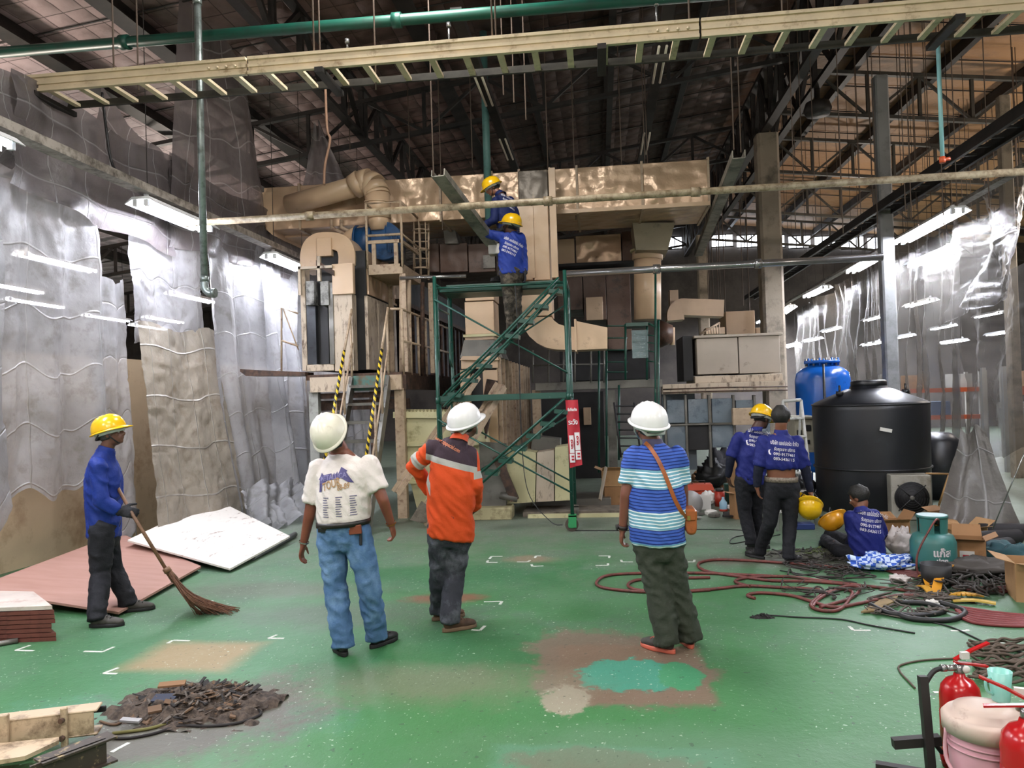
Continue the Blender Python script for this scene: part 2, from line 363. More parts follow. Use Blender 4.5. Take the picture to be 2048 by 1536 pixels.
def tarp(name, c, m, label, folds=3.0, amp=.05, crease=(4, 6), camp=.02, bulge=0.0, seed=0, skew=.4, ragged=.04, nx=56, ny=84, group=None, thick=False):
    """hanging sheet between corners TL, TR, BR, BL with drapes, packing creases and a ragged hem"""
    TL, TR, BR, BL = [V(p) for p in c]; nrm = ((TR-TL).cross(BL-TL)).normalized(); vs = []; fs = []
    for j in range(ny+1):
        v = j/ny
        for i in range(nx+1):
            u = i/nx; hem = 1 + ragged*noise.noise(V((u*5, seed, 3.3)))*2
            vv = min(v*hem, 1.08); uu = u + .02*noise.noise(V((seed, v*4, 1.1)))
            p = TL.lerp(TR, uu).lerp(BL.lerp(BR, uu), vv)
            a = amp*(.25+.9*v)*math.sin(2*math.pi*(folds*u+skew*v)+seed+1.5*noise.noise(V((u*2, v*2, seed))))
            a += amp*.8*noise.noise(V((u*4+seed, v*2.5, 7)))*2
            cu = abs(((u+.03*math.sin(v*7+seed))*crease[0]) % 1 - .5)*2; cv = abs(((v+.02*math.sin(u*6+seed))*crease[1]) % 1 - .5)*2
            s1 = 1 if int(u*crease[0]) % 2 else -1; s2 = 1 if int(v*crease[1]) % 2 else -1
            a += camp*.5*(max(0, cu-.93)/.07*s1 + max(0, cv-.93)/.07*s2) + camp*.6*noise.noise(V((u*15, v*19, seed)))
            a += bulge*math.sin(math.pi*v)*math.sin(math.pi*u)
            vs.append(p+nrm*a+V((0, 0, -.05*math.sin(math.pi*u*2.5+seed)*(1-v))))
    for j in range(ny):
        for i in range(nx):
            k = j*(nx+1)+i; fs.append((k, k+1, k+nx+2, k+nx+1))
    b = MB(); b.add(vs, fs, True)
    o = b.build(name, m, label=label, cat='tarpaulin', group=group); wd, ht = (TR-TL).length, (BL-TL).length; ul = o.data.uv_layers.new(name='uv')
    for lp in o.data.loops: i_ = lp.vertex_index; ul.data[lp.index].uv = ((i_ % (nx+1))/nx*wd, (i_//(nx+1))/ny*ht)
    return o
GL, GR = 'grey tarpaulins hung along the left side', 'grey tarpaulins hung along the right side'
XL = -5.62
def lt(y): return XL - .0*(y-7)
tarp('hanging_tarp', [(XL, 3.6, 4.95), (XL, 6.6, 4.9), (-5.75, 6.95, .75), (-5.75, 4.0, .75)], T_L, 'pale sheer tarpaulin with a folded hanging corner, nearest on the left wall', 2.2, .06, (3, 5), .03, seed=1, skew=.8, group=GL)
tarp('hanging_tarp', [(XL, 6.5, 4.9), (XL+.05, 8.0, 4.9), (-5.8, 8.35, .95), (-5.85, 6.5, .85)], T_L, 'pale tarpaulin behind the yellow helmeted sweeper on the left', 2.0, .05, (3, 7), .035, seed=2.4, group=GL)
tarp('hanging_tarp', [(XL-.1, 8.15, 3.2), (XL-.1, 8.75, 3.3), (-5.8, 8.95, .15), (-5.8, 8.3, .2)], T_L, 'narrow crumpled tarpaulin strip left of the brownish sheet', 1.2, .05, (2, 5), .03, seed=8, nx=30, group=GL)
tarp('hanging_tarp', [(XL, 8.55, 4.9), (XL, 10.4, 4.9), (-5.6, 10.55, 2.5), (-5.6, 8.75, 2.5)], T_L, 'sheer tarpaulin between the two lit lamps on the left rail', 1.5, .05, (3, 3), .03, seed=3.1, group=GL)
tarp('hanging_tarp', [(-5.55, 8.75, 2.75), (-5.55, 10.6, 2.8), (-5.15, 10.6, .05), (-5.4, 8.85, .2)], T_B, 'brownish dirty tarpaulin with square packing creases behind the white board', .8, .03, (4, 5), .03, seed=4, ragged=.02, group=GL)
tarp('hanging_tarp', [(XL, 10.3, 4.9), (XL, 12.3, 4.9), (-4.95, 11.6, .06), (-5.15, 10.5, .04)], T_L, 'long grey tarpaulin with horizontal creases trailing to the floor', 3, .07, (4, 8), .03, .1, seed=5, skew=.2, group=GL)
tarp('hanging_tarp', [(XL, 12.1, 4.9), (XL, 14.4, 4.85), (-4.75, 12.3, .05), (-4.72, 11.15, .04)], T_L, 'heavily draped grey tarpaulin beside the left oven platform', 4, .10, (3, 7), .03, .1, seed=6, skew=.3, group=GL)
tarp('hanging_tarp', [(XL, 14.2, 4.85), (XL-.1, 18.8, 4.8), (-5.3, 18, .05), (-4.9, 12.9, .05)], T_L, 'grey tarpaulin behind the left oven, farthest on the left', 5, .08, (4, 6), .03, seed=7, group=GL)
tarp('tarp_heap', [(-5.0, 10.2, .55), (-4.7, 11.5, .6), (-4.25, 11.0, .04), (-4.6, 9.6, .04)], T_L, 'crumpled foot of grey tarpaulin heaped on floor beside the white board', 4, .09, (5, 4), .05, .12, seed=9, nx=50, ny=30)
tarp('hanging_tarp', [PX(362, -40, -5.5), PX(455, -40, -5.5), PX(545, 470, -5.5), PX(330, 420, -5.5)], T_S, 'tall dark tarpaulin strip hanging from the roof behind the vertical pipe', 1.5, .07, (2, 4), .02, seed=10, skew=.1, group=GL)
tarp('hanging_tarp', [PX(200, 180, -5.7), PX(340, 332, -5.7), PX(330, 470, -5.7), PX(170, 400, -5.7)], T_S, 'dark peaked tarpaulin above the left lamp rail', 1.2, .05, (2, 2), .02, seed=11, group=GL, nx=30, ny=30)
tarp('hanging_tarp', [P(630, 246, 13.2), P(642, 246, 13.2), P(695, 376, 13.2), P(603, 376, 13.2)], T_S, 'small dark tarpaulin triangle above the slanting round duct', 1, .05, (2, 2), .02, seed=12, nx=20, ny=30)
for k, (ya, yb_, za, zb_) in enumerate(((3.4, 6.9, 3.95, 4.1), (6.7, 9.6, 3.9, 3.75), (9.4, 12.6, 3.8, 4.0), (12.4, 17, 4.0, 3.9))):  # added strips whose dark colour stands for shade above the left lamps
    tarp('hanging_tarp', [(-5.48, ya, 5.0), (-5.48, yb_, 4.95), (-5.5, yb_, zb_), (-5.5, ya, za)], T_S, 'added shade-dark upper tarpaulin strip above the left lamps, %s' % ('nearest the camera', 'around the nearest visible lamp', 'crossed by the vertical pipe', 'beside the left oven')[k], 2.5, .06, (3, 1), .02, seed=40+k, group=GL, ny=30)
XR = 5.72
tarp('hanging_tarp', [(XR, 10.9, 4.72), (XR-.1, 6.0, 4.7), (XR-.15, 6.0, 1.2), (XR, 10.7, 1.05)], T_R, 'wide sheer tarpaulin at the right edge with a drooping hem', 2.5, .09, (3, 4), .02, .25, seed=21, skew=-.5, group=GR)
tarp('hanging_tarp', [(XR+.1, 13.3, 4.55), (XR, 10.8, 4.7), (XR-.25, 10.9, 2.9), (XR-.1, 12.9, 2.7)], T_R, 'wrinkled tarpaulin panel lit by the nearest lamp of the right row', 2, .08, (5, 2), .05, .15, seed=22, group=GR)
tarp('hanging_tarp', [(XR+.3, 13.6, 3.3), (XR+.1, 10.8, 3.3), (XR+.1, 10.8, .7), (XR+.3, 13.6, .6)], T_R, 'sheer tarpaulin behind the black water tank', 3, .06, (3, 3), .03, seed=23, group=GR)
tarp('hanging_tarp', [(XR+.35, 17.2, 4.5), (XR+.15, 13.2, 4.6), (XR+.15, 13.4, .6), (XR+.3, 17.0, .6)], T_R, 'tarpaulin with shiny narrow drapes above the blue pressure tank', 7, .10, (3, 4), .03, seed=24, group=GR)
tarp('hanging_tarp', [(XR+.8, 22.0, 4.5), (XR+.35, 17.0, 4.5), (XR+.35, 17.2, .6), (XR+.8, 21.6, .6)], T_R, 'torn draped tarpaulin left of the blue pressure tank lid', 7, .12, (3, 4), .03, seed=25, group=GR)
tarp('hanging_tarp', [(XR+1.2, 28, 4.4), (XR+.8, 21.8, 4.4), (XR+.8, 21.8, .6), (XR+1.2, 28, .6)], T_R, 'farthest tarpaulin at the end of the right lamp row', 7, .12, (3, 4), .03, seed=26, group=GR)
tarp('draped_tarp', [P(1922, 860, 9.9), P(1972, 858, 9.6), P(2045, 1075, 9.3), P(1872, 1050, 9.3)], T_O, 'thick grey tarpaulin flaring down onto the floor behind the cardboard', 2.2, .03, (2, 2), .008, .06, seed=31, skew=0, nx=60, ny=60)

# ================================================================ lamps
tube_m = emis('lit_tube', 'f1f4ff', 210); hous_m = mat('lamp_housing', 'e6e8ec', .5)
dead_tube = mat('unlit_tube', 'e4dccb', .3)
def lamp_fixture(length, lit=True, name='tube_lamp', z=0):
    root = thing(name, None, 'lamp', (0, 0, 0)); L = length/2
    h = MB(); h.prism([(-.19, -L, .0), (-.18, -L, -.005), (-.1, -L, .045), (.1, -L, .045), (.18, -L, -.005), (.19, -L, 0), (.1, -L, .075), (-.1, -L, .075)], (0, 2*L, 0)); h.box(-.02, .02, -L+.1, -L+.14, .09, .13); h.build('housing', hous_m, root)
    for sx in (-.065, .065):
        t = MB(); t.tube([(sx, -L+.04, 0), (sx, L-.04, 0)], .022, 8); t.build('tube', tube_m if lit else dead_tube, root)
        for sy in (-L+.02, L-.02):
            k = MB(); k.box(sx-.025, sx+.025, sy-.02, sy+.02, -.03, .04); k.build('lamp_holder', hous_m, root)
    for sy in (-L*.8, L*.8):
        k = MB(); k.tube([(0, sy, 0), (0, sy, 1)], .005, 5); k.build('hanger_wire', steel_dark, root)
    KIDS[root.name] = list(root.children); bpy.context.view_layer.update(); return root
proto = lamp_fixture(1.45); KIDS[proto.name] = [o for o in COL.objects if o.parent == proto]
first = [True]
def place_lamp(loc, rz, label, group, sc=1.0):
    if first[0]: o = proto; first[0] = False; o.location = loc; o.rotation_euler = (0, 0, rz)
    else:
        o = proto.copy(); COL.objects.link(o); o.location = loc; o.rotation_euler = (0, 0, rz)
        for ch in KIDS[proto.name]:
            c = ch.copy(); COL.objects.link(c); c.parent = o
    o.scale = (1, sc, 1); o['label'] = label; o['group'] = group
    for ch in [x for x in COL.objects if x.parent == o and x.name.startswith('hanger_wire')]: ch.location.z = .12; ch.scale.z = max(.2, roof_z(loc[0])-.05-loc[2]-.12)
    return o
G1, G2, G3, G4 = 'lit lamps on the left rail', 'lit lamps of the right row', 'far lamps seen through the left tarpaulins', 'far lamps seen through the right tarpaulins'
for i, (y, lb) in enumerate(((8.75, 'large lit twin tube lamp on the left rail, nearest in view'), (12.15, 'second lit twin tube lamp on the left rail beside the oven'),
        (15.4, 'lit twin tube lamp on the left rail hidden behind the oven'), (5.35, 'lit twin tube lamp on the left rail above the sweeper'), (2.0, 'lit twin tube lamp on the left rail near the photographer'))):
    place_lamp((-5.02, y, 4.02), 0, lb, G1)
rr = ['nearest and largest lit lamp of the right row', 'second lit lamp along the right row', 'third lit lamp along the right row', 'fourth lit lamp along the right row', 'fifth lit lamp of the right row, just above the white cabinet']
for (x0, y0, x1, y1), lb in zip(((1920, 420, 1795, 488), (1757, 512, 1700, 545), (1652, 575, 1612, 594), (1585, 612, 1560, 630), (1515, 645, 1482, 662)), rr):
    a, b = FL(x0, y0, 4.2), FL(x1, y1, 4.2); m_ = (a+b)/2; d = b-a; m_.y = min(m_.y, 29.0)
    place_lamp((m_.x, m_.y, 4.2), math.atan2(-d.x, d.y), lb, G2, min(1.7, d.length/1.45))
place_lamp((5.25, 7.3, 4.2), 0, 'lit lamp of the right row outside the picture edge', G2); place_lamp((5.25, 3.3, 4.2), 0, 'lit lamp of the right row beside the photographer', G2)
for i, (px, py) in enumerate(((120, 527), (72, 607), (215, 637), (330, 640), (385, 596), (300, 655), (20, 575))):
    hy = 822-.0314*px; Y = min(29, 2.25*F/(hy-py)); p = P(px, py, Y); place_lamp(p, 0, 'far lit tube lamp glowing through the left tarpaulins, %s' % ('highest and brightest', 'below the brightest one', 'low beside the bright sheet', 'low behind the long sheet', 'above the row at mid height', 'lowest of the row', 'at the picture edge')[i], G3, 1.2)
for i, (px, py) in enumerate(((1840, 607), (1977, 630), (2000, 667), (1885, 655), (1907, 684), (1745, 688), (1748, 637), (1662, 660), (1582, 692), (1625, 680), (1805, 674), (1862, 517))):
    hy = 822-.0314*px; Y = min(28, 2.25*F/(hy-py)); p = P(px, py, Y)
    place_lamp(p, 0, 'far lit lamp seen through the right tarpaulins, %s' % ('right of the shiny drapes', 'high at the right edge', 'lower at the right edge', 'left of the two at the edge', 'below the hem line', 'just above the blue tank', 'higher above the blue tank', 'over the left side of the blue tank', 'beside the far cream column', 'between the column and the blue tank', 'on the middle seam', 'up by the wrinkled panel')[i], G4, 1.1)
# rails that carry the lamps
rail_m = mat('worn_cream_rail', '9c948c', .5, dirt='4d463f', amt=.5, scale=5)
b = MB(); b.box(-5.1, -4.94, 0, 19, 4.15, 4.19); b.box(-5.1, -5.07, 0, 19, 4.19, 4.24); b.box(-4.97, -4.94, 0, 19, 4.19, 4.24)
b.build('lamp_rail', rail_m, label='long worn channel rail that carries the left lamps', cat='rail')
b = MB(); a, c = FL(1960, 398, 4.3), FL(1500, 650, 4.3); c.y = min(c.y, 30); b.bar(a+(a-c)*.2+V((0, 0, .09)), c+V((0, 0, .09)), .14, .05); b.build('lamp_rail', rail_m, label='rail that carries the lamps of the right row', cat='rail')

# ================================================================ pipes and trays
green_pipe = mat('green_pipe_paint', '185244', .4, dirt='22423a', amt=.4); cream_m = mat('cream_tray', 'e0cdae', .45, dirt='9c8668', amt=.2, scale=4)
galv = mat('galvanised', '8f9a98', .35, .6, dirt='5c625f', amt=.4, scale=6); beige_pipe = mat('beige_pipe_paint', 'a89a80', .5, dirt='6b5a42', amt=.6, scale=8)
shiny = mat('bright_pipe', 'a6a6a6', .22, .8); teal_dull = mat('dull_teal_paint', '55807c', .5, dirt='3d5552', amt=.3)
# ladder tray across the picture
t = thing('cable_tray', 'long cream ladder cable tray crossing the whole picture near the top', 'cable tray', (0, 7.3, 5.0))
def raily(x, y): return y
b = MB()
for x0, x1 in ((-8.5, -3.3), (-3.28, 1.0), (1.02, 6.5)):
    b = MB(); b.box(x0, x1, 7.08, 7.1, 4.93, 5.10); b.box(x0, x1, 7.055, 7.08, 5.07, 5.10); b.box(x0, x1, 7.055, 7.08, 4.93, 4.96); b.box(x0, x1, 7.062, 7.08, 5.0, 5.03)
    for k in range(4): b.lathe([(0, 0), (.012, 0), (.012, .02), (0, .02)], (x1-.1-k*.09, 7.06, 5.015), 8, Matrix.Rotation(math.pi/2, 3, 'X'))
    b.build('side_rail', cream_m, t)
b = MB(); b.box(-8.5, 6.5, 7.52, 7.55, 4.93, 5.0); b.build('far_rail', steel_green, t)
for i in range(46):
    x = -8.3+i*.325; b = MB(); b.box(x-.03, x+.03, 7.1, 7.52, 4.935, 4.965); b.build('rung', cream_m, t)
for x in (-5.5, -2.55, .12, 3.2): b = MB(); b.box(x-.04, x+.04, 7.0, 7.62, 4.87, 4.92); b.build('support_bracket', steel_dark, t)
def pipe(name, pts, r, m, label, cat='pipe', n=12, rings=(), group=None):
    b = MB(); b.tube(pts, r, n)
    a, c = V(pts[0]), V(pts[-1])
    for q in rings:
        p = a.lerp(c, q); d = (c-a).normalized(); b.tube([p-d*.05, p+d*.05], r*1.35, n)
    return b.build(name, m, label=label, cat=cat, group=group)
p0, p1 = P(0, 105, 8), P(1270, 2, 8)
pipe('water_pipe', [p0-(p1-p0)*.15, p1+(p1-p0)*.3], .06, green_pipe, 'long green painted pipe above the cream cable tray', rings=(.25, .55))
a = P(640, 55, 8)
for px, py, l in ((897, 45, .28), (1312, 2, .28), (694, 78, .12)):
    q = P(px, py, 8.0); b = MB(); b.tube([q, q+V((0, 0, -l))], .012, 8); b.tube([q, q+V((0, 0, -.05))], .025, 8); b.tube([q+V((0, 0, -l)), q+V((0, 0, -l-.03))], .03, 8)
    b.build('sprinkler_drop', shiny, label='small chrome drop fitting under green pipe, %s' % {897: 'middle one', 1312: 'right one', 694: 'left short one'}[px], cat='pipe fitting')
pipe('beige_pipe', [P(372, 447, 8.9), P(2100, 340, 8.9)], .042, beige_pipe, 'long beige pipe in front of the workers crossing to the right', rings=(.16, .45, .62))
pipe('steel_pipe', [P(1128, 548, 11.4), P(1765, 514, 11.4)], .052, shiny, 'long bright metal pipe behind the scaffold running right', rings=(.3, .62))
pipe('steel_pipe', [P(800, 556, 11.3), P(932, 552, 11.3)], .025, shiny, 'short thin bright pipe behind the top left of the scaffold')
q0, q1 = P(393, -60, 7.6), P(412, 560, 7.6); q1.x = q0.x; q0.z = 6.9
b = MB(); z1 = q1.z; X, Yp = q1.x, 7.6
b.tube([(X, Yp, 6.95), (X, Yp, z1)] , .037, 12); b.tube([(X, Yp, 5.95), (X, Yp, 6.0)], .048); b.tube([(X, Yp, z1+.04), (X, Yp, z1-.02)], .047)
b.tube(cat_spline([(X, Yp, z1), (X+.005, Yp, z1-.09), (X+.05, Yp, z1-.14), (X+.1, Yp, z1-.14)], 4), .04, 12); b.tube([(X+.08, Yp, z1-.14), (X+.12, Yp, z1-.14)], .05)
b.build('down_pipe', galv, label='grey green vertical pipe ending in an elbow on the left', cat='pipe')
pipe('teal_pipe', [(P(968, 130, 12.3).x, 12.3, 7.66), (P(968, 130, 12.3).x, 12.3, P(985, 450, 12.3).z)], .06, teal_dull, 'vertical teal pipe behind the upper worker')
q = P(1885, 320, 7.9); b = MB(); b.tube([(q.x, 7.9, 5.1), q], .02, 10); o = b.build('thin_pipe', mat('pale_blue_pipe', '8cc0c4', .4), label='thin pale blue vertical pipe with an orange end at upper right', cat='pipe')
b = MB(); b.tube([q+V((0, 0, .03)), q-V((0, 0, .03))], .03); b.tube([q, q+V((.07, 0, .01))], .018); b.build('elbow', mat('orange_fitting', 'c8552f', .4), o)
def utray(name, a, c, w, h, m, label, thick=.012):
    a, c = V(a), V(c); b = MB(); b.bar(a, c, w, thick); d = (c-a).normalized(); s = d.cross(V((0, 0, 1))).normalized()
    for k in (-1, 1): b.bar(a+s*w/2*k+V((0, 0, h/2)), c+s*w/2*k+V((0, 0, h/2)), thick, h)
    return b.build(name, m, label=label, cat='cable tray')
trm = mat('dusty_tray', '8d887c', .6, 0, dirt='55524a', amt=.5)
utray('cable_tray', P(876, 352, 8.4), P(984, 492, 10.35), .15, .08, trm, 'hanging grey tray section that the workers are holding')
b = MB(); q = P(990, 500, 10.4); b.obox(q, .16, .2, .14); b.build('junction_box', mat('white_box', 'c9c7bf', .5), label='small white box at the low end of the held tray', cat='junction box', bevel=.01)
utray('cable_tray', P(1478, 316, 9.84), P(1397, 512, 16.2), .15, .1, trm, 'hanging grey tray section right of the big duct')
a, c = P(1990, 265, 8.97), P(1500, 578, 24.0); a = V((4.6, 5.5, 4.66)); c = V((4.85, 26, 4.7))
b = MB(); b.bar(a, c, .05, .14); b.bar(a+V((.3, 0, 0)), c+V((.3, 0, 0)), .05, .14)
for i in range(58): p = a.lerp(c, i/57); b.bar(p, p+V((.3, 0, 0)), .04, .03)
b.build('cable_tray', steel_dark, label='long dark ladder tray above the right row of lamps', cat='cable tray')
for x, ya, yb, lb in ((-1.56, 9, 15.6, 'dark overhead light trunking left of centre with bare tubes'), (.97, 8.5, 15.8, 'dark overhead light trunking right of centre with bare tubes')):
    t = thing('light_trunking', lb, 'light fitting', (x, (ya+yb)/2, 6.3)); b = MB(); b.box(x-.07, x+.07, ya, yb, 6.3, 6.4); b.build('trunking', steel_dark, t)
    for yy in (10.6, 13.4) if x < 0 else (10.2, 13.6):
        for s in (-.05, .05):
            b = MB(); b.tube([(x+s, yy, 6.26), (x+s, yy+1.2, 6.26)], .018, 8); b.build('tube', dead_tube, t)
# rafters' hanger rods and stray cords
rod_m = mat('thin_rod', '5b4b40', .6)
rods = [(752, 180, 7.5), (867, 350, 8.4), (985, 85, 7.1), (992, 80, 7.5), (945, 335, 12.2), (628, 110, 7.1), (640, 115, 7.5), (1007, 190, 9), (1028, 205, 9), (1052, 240, 9), (1096, 340, 12), (1380, 80, 7.1), (1567, 95, 7.5), (1468, 300, 9.8),
        (1482, 305, 9.9), (1290, 330, 12.6), (1298, 420, 12.6), (498, 470, 12.1), (885, 460, 12.1), (820, 340, 13), (228, 155, 7.1), (277, 180, 7.5), (700, 300, 13), (1243, 330, 12.5), (1152, 440, 12.6)]
rp = MB(); rp.tube([(0, 0, 0), (0, 0, 1)], .009, 5); rp = rp.build('hanger_rod', rod_m, local=True)
def rod(x, y, z0, z1, i, r=1.0, lab='thin hanger rod dropping from the roof structure', g='hanger rods under the roof'):
    o = rp if i == 0 else rp.copy()
    if i: COL.objects.link(o)
    o.location = (x, y, z0); o.scale = (r, r, max(.1, z1-z0)); tag(o, lab, 'rod', g)
RL = ['ending in a bare tip above the left half of the ductwork', 'holding the near end of the tray the workers hold', 'at the middle bracket of the cream tray, front side', 'at the middle bracket of the cream tray, rear side', 'passing in front of the teal pipe duct panel', 'at the cream tray bracket left of centre, front side', 'at the cream tray bracket left of centre, rear side',
 'with a loose end left of the middle light trunking', 'with a loose end right of the middle light trunking', 'longest of the loose ends near the middle trunking', 'ending on top of the corner post of the vertical duct', 'at the cream tray right of the centre', 'ending freely above the ridge girder', 'holding the right hanging tray, left side', 'holding the right hanging tray, right side', 'at the left seam of the right duct end', 'passing down over the right duct end',
 'holding the left lamp rail beside the second lamp', 'left of the held tray in front of the duct', 'left of the held tray ending on the duct top', 'at the left end of the cream tray', 'second from the left end of the cream tray', 'above the slanting round duct', 'at the middle seam of the right duct', 'below the long duct by the pale casing']
i = 0
for px, py, Y in rods:
    p = P(px, py, Y); rod(p.x, Y, p.z, roof_z(p.x)-.05, i, 1.0, 'thin hanger rod '+RL[i]); i += 1
rnd = random.Random(3)
for k in range(46):
    px = rnd.uniform(1560, 2040); Y = rnd.choice((10.5, 12.5, 15, 17.5, 20)); p = P(px, rnd.uniform(330, 470), Y)
    rod(p.x, Y, p.z, roof_z(p.x)-.05, i, .8, 'thin dark hanger wire right of the concrete column', 'hanger wires on the right'); i += 1
for k in range(10):
    px = rnd.uniform(1405, 1530); Y = 22; p = P(px, rnd.uniform(600, 640), Y); rod(p.x, Y, p.z, roof_z(p.x)-.5, i, 1.3, 'pale far hanger wire above the white cabinet', 'far hanger wires'); i += 1
def cord(name, pts, r, m, label, cat='cord', k=6, n=6, group=None):
    b = MB(); b.tube(cat_spline(pts, k), r, n); return b.build(name, m, label=label, cat=cat, group=group)
cordm = mat('frayed_rope', '8a6a55', .8)
cord('hanging_rope', [P(650, 150, 9), P(654, 255, 9), P(660, 280, 9), P(650, 330, 9), P(648, 370, 9)], .016, cordm, 'twisted rope hanging down in front of the left duct')
cord('hanging_cable', [P(204, 185, 7.6), P(212, 255, 7.6), P(222, 320, 7.6), P(236, 345, 7.6), P(262, 362, 7.9)], .014, mat('black_cable', '17171a', .5), 'black cable dropping from the tray to the left lamp')
cord('dangling_string', [P(1030, 570, 9.7), P(1038, 700, 9.7), P(1042, 850, 9.7), P(1055, 980, 9.6), P(1100, 1042, 9.5), P(1125, 1050, 9.4)], .006, mat('black_cable', '17171a', .5), 'thin cord hanging down the front of the scaffold')
# lantern like dark drum on the right girder
q = P(1594, 222, 14)+V((.35, 0, 0)); b = MB(); b.lathe([(0, -.12), (.2, -.1), (.24, 0), (.2, .12), (.05, .18), (.05, .5)], q, 20); b.build('high_bay_lamp', steel_dark, label='dark unlit bell lamp hanging under the roof beside the column', cat='lamp')
# ================================================================ ovens and ducts
def metal_mat(name, col, dirt, amt=.3, rough=.32, dent=.03, metal=.0, streak=False):
    if name in MATS: return MATS[name]
    n = NT(name); c = n.coord(); f = n.noise(c, 1.2, 4, .6); base = hexc(col)
    colr = n.mix(n.step(f, .3, .7), tuple(x*.82 for x in base[:3])+(1,), base); cc = c
    if streak:
        mp = n.n('ShaderNodeMapping'); n.l(c, mp.inputs[0]); mp.inputs['Scale'].default_value = (2.5, 2.5, .9); cc = mp.outputs[0]
    g = n.noise(cc, 4, 8, .72); colr = n.mix(n.step(g, .64-amt*.35, .72-amt*.15), colr, hexc(dirt))
    n.l(colr, n.b.inputs['Base Color']); n.b.inputs['Roughness'].default_value = rough; n.b.inputs['Metallic'].default_value = metal
    d = n.noise(c, 1.7, 2, .5); n.bump(n.math('ADD', d, n.math('MULTIPLY', n.noise(c, 25, 3), .02)), dent*4)
    MATS[name] = n.m; return n.m
DUCT = metal_mat('cream_duct_sheet', 'cfb193', '94795f', .12, .28, .05, .25); DUCT2 = metal_mat('cream_duct_paint', 'd3b595', 'a58a70', .1, .38, .012)
BROWN = metal_mat('brown_duct_sheet', '5d4538', '38281f', .3, .45, .02); PEEL = metal_mat('peeling_cream', 'c6b6a2', '4e3c30', .34, .5, .01, streak=True)
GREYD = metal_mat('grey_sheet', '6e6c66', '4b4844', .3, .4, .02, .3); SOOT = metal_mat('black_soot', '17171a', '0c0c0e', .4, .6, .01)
CREAM2 = metal_mat('pale_yellow_paint', 'cac49a', '8d855f', .25, .5, .01); BLUE = metal_mat('blue_fan_paint', '1d4a78', '0e2236', .35, .4, .01)
RAIL = mat('beige_rail_paint', 'b9a38a', .5, dirt='75594a', amt=.25, scale=8); RUST = mat('rusty_steel', '5b4235', .7, dirt='2b211b', amt=.6, scale=6)
WOODG = mat('grey_wood', '6f665a', .8, dirt='3d372f', amt=.5, scale=4)
def pb(b, x0, y0, x1, y1, Y, D):
    """box with front face at depth Y spanning the picture rectangle (taken on that plane) and D deep"""
    a, c = P(x0, (y0+y1)/2, Y), P(x1, (y0+y1)/2, Y); t, u = P((x0+x1)/2, y0, Y), P((x0+x1)/2, y1, Y)
    b.box(a.x, c.x, Y, Y+D, u.z, t.z); return a.x, c.x, u.z, t.z
def poly(px, Y, D): return [P(x, y, Y) for x, y in px], V((0, D, 0))
# main duct ------------------------------------------------------
z0, z1 = 4.66, 5.38; X0, X1 = P(528, 420, 12.4).x, P(1418, 370, 12.4).x
t = thing('air_duct', 'long cream rectangular overhead duct crossing the hall with dented shiny panels', 'duct', (0, 12.4, 4.66))
cuts = [X0, P(600, 400, 12.4).x, P(770, 400, 12.4).x, P(882, 400, 12.4).x, P(985, 390, 12.4).x, P(1040, 390, 12.4).x, P(1100, 380, 12.4).x, P(1155, 380, 12.4).x, P(1285, 370, 12.4).x, X1]
for i in range(9):
    b = MB(); b.box(cuts[i]+.006, cuts[i+1]-.006, 12.4, 13.8, z0, z1); b.build('panel', DUCT, t, bevel=.008)
    b = MB(); b.box(cuts[i+1]-.025, cuts[i+1]+.012, 12.37, 13.83, z0-.03, z1+.03); b.build('flange', RAIL, t)
b = MB(); b.box(P(1100, 380, 12.4).x, X1, 12.34, 12.4, z0-.02, z0+.04); b.build('bottom_angle', DUCT2, t)
b = MB(); q, d = poly([(520, 385), (545, 384), (545, 470), (536, 462), (522, 440)], 12.38, 1.3); b.prism(q, d); b.build('tapered_end', DUCT2, t)
# lower cream box left, below the duct
t = thing('air_duct', 'low cream duct section under the left end of the long duct', 'duct', P(660, 470, 12.9))
for x0, x1 in ((545, 640), (642, 720)): b = MB(); pb(b, x0, 452, x1, 474, 12.9, 1.0); b.build('panel', DUCT2, t, bevel=.006)
for xx in (663, 683):
    b = MB(); b.tube([P(xx, 440, 12.3), P(xx, 455, 12.3), P(xx+30, 470, 12.3)], .03, 6); b.build('strut', RAIL, t)
# round duct -----------------------------------------------------
t = thing('round_duct', 'round cream duct slanting up to a segmented elbow above the blue fan', 'duct', P(755, 430, 11.8))
A, B = P(578, 410, 12.2), P(715, 372, 11.9)
b = MB(); b.tube([A, B], .165, 24); b.build('slanting_pipe', DUCT2, t)
pts = cat_spline([P(708, 374, 11.9), P(731, 362, 11.87), P(749, 372, 11.83), P(755, 392, 11.8)], 3); segs = pts[::1]
for i in range(0, len(segs)-1, 2):
    b = MB(); j = min(i+2, len(segs)-1); dd = (segs[j]-segs[i])*.06; b.tube([segs[i]-dd, segs[j]+dd], [.195, .205], 24); b.build('elbow_segment', DUCT2, t)
b = MB(); b.tube([P(755, 388, 11.8), P(757, 438, 11.8)], .195, 24); b.tube([P(755, 404, 11.8), P(755, 407, 11.8)], .21, 24); b.build('drop_pipe', DUCT2, t)
b = MB(); b.tube([P(757, 432, 11.8), P(758, 462, 11.8)], [.19, .13], 20); b.build('cone', DUCT2, t)
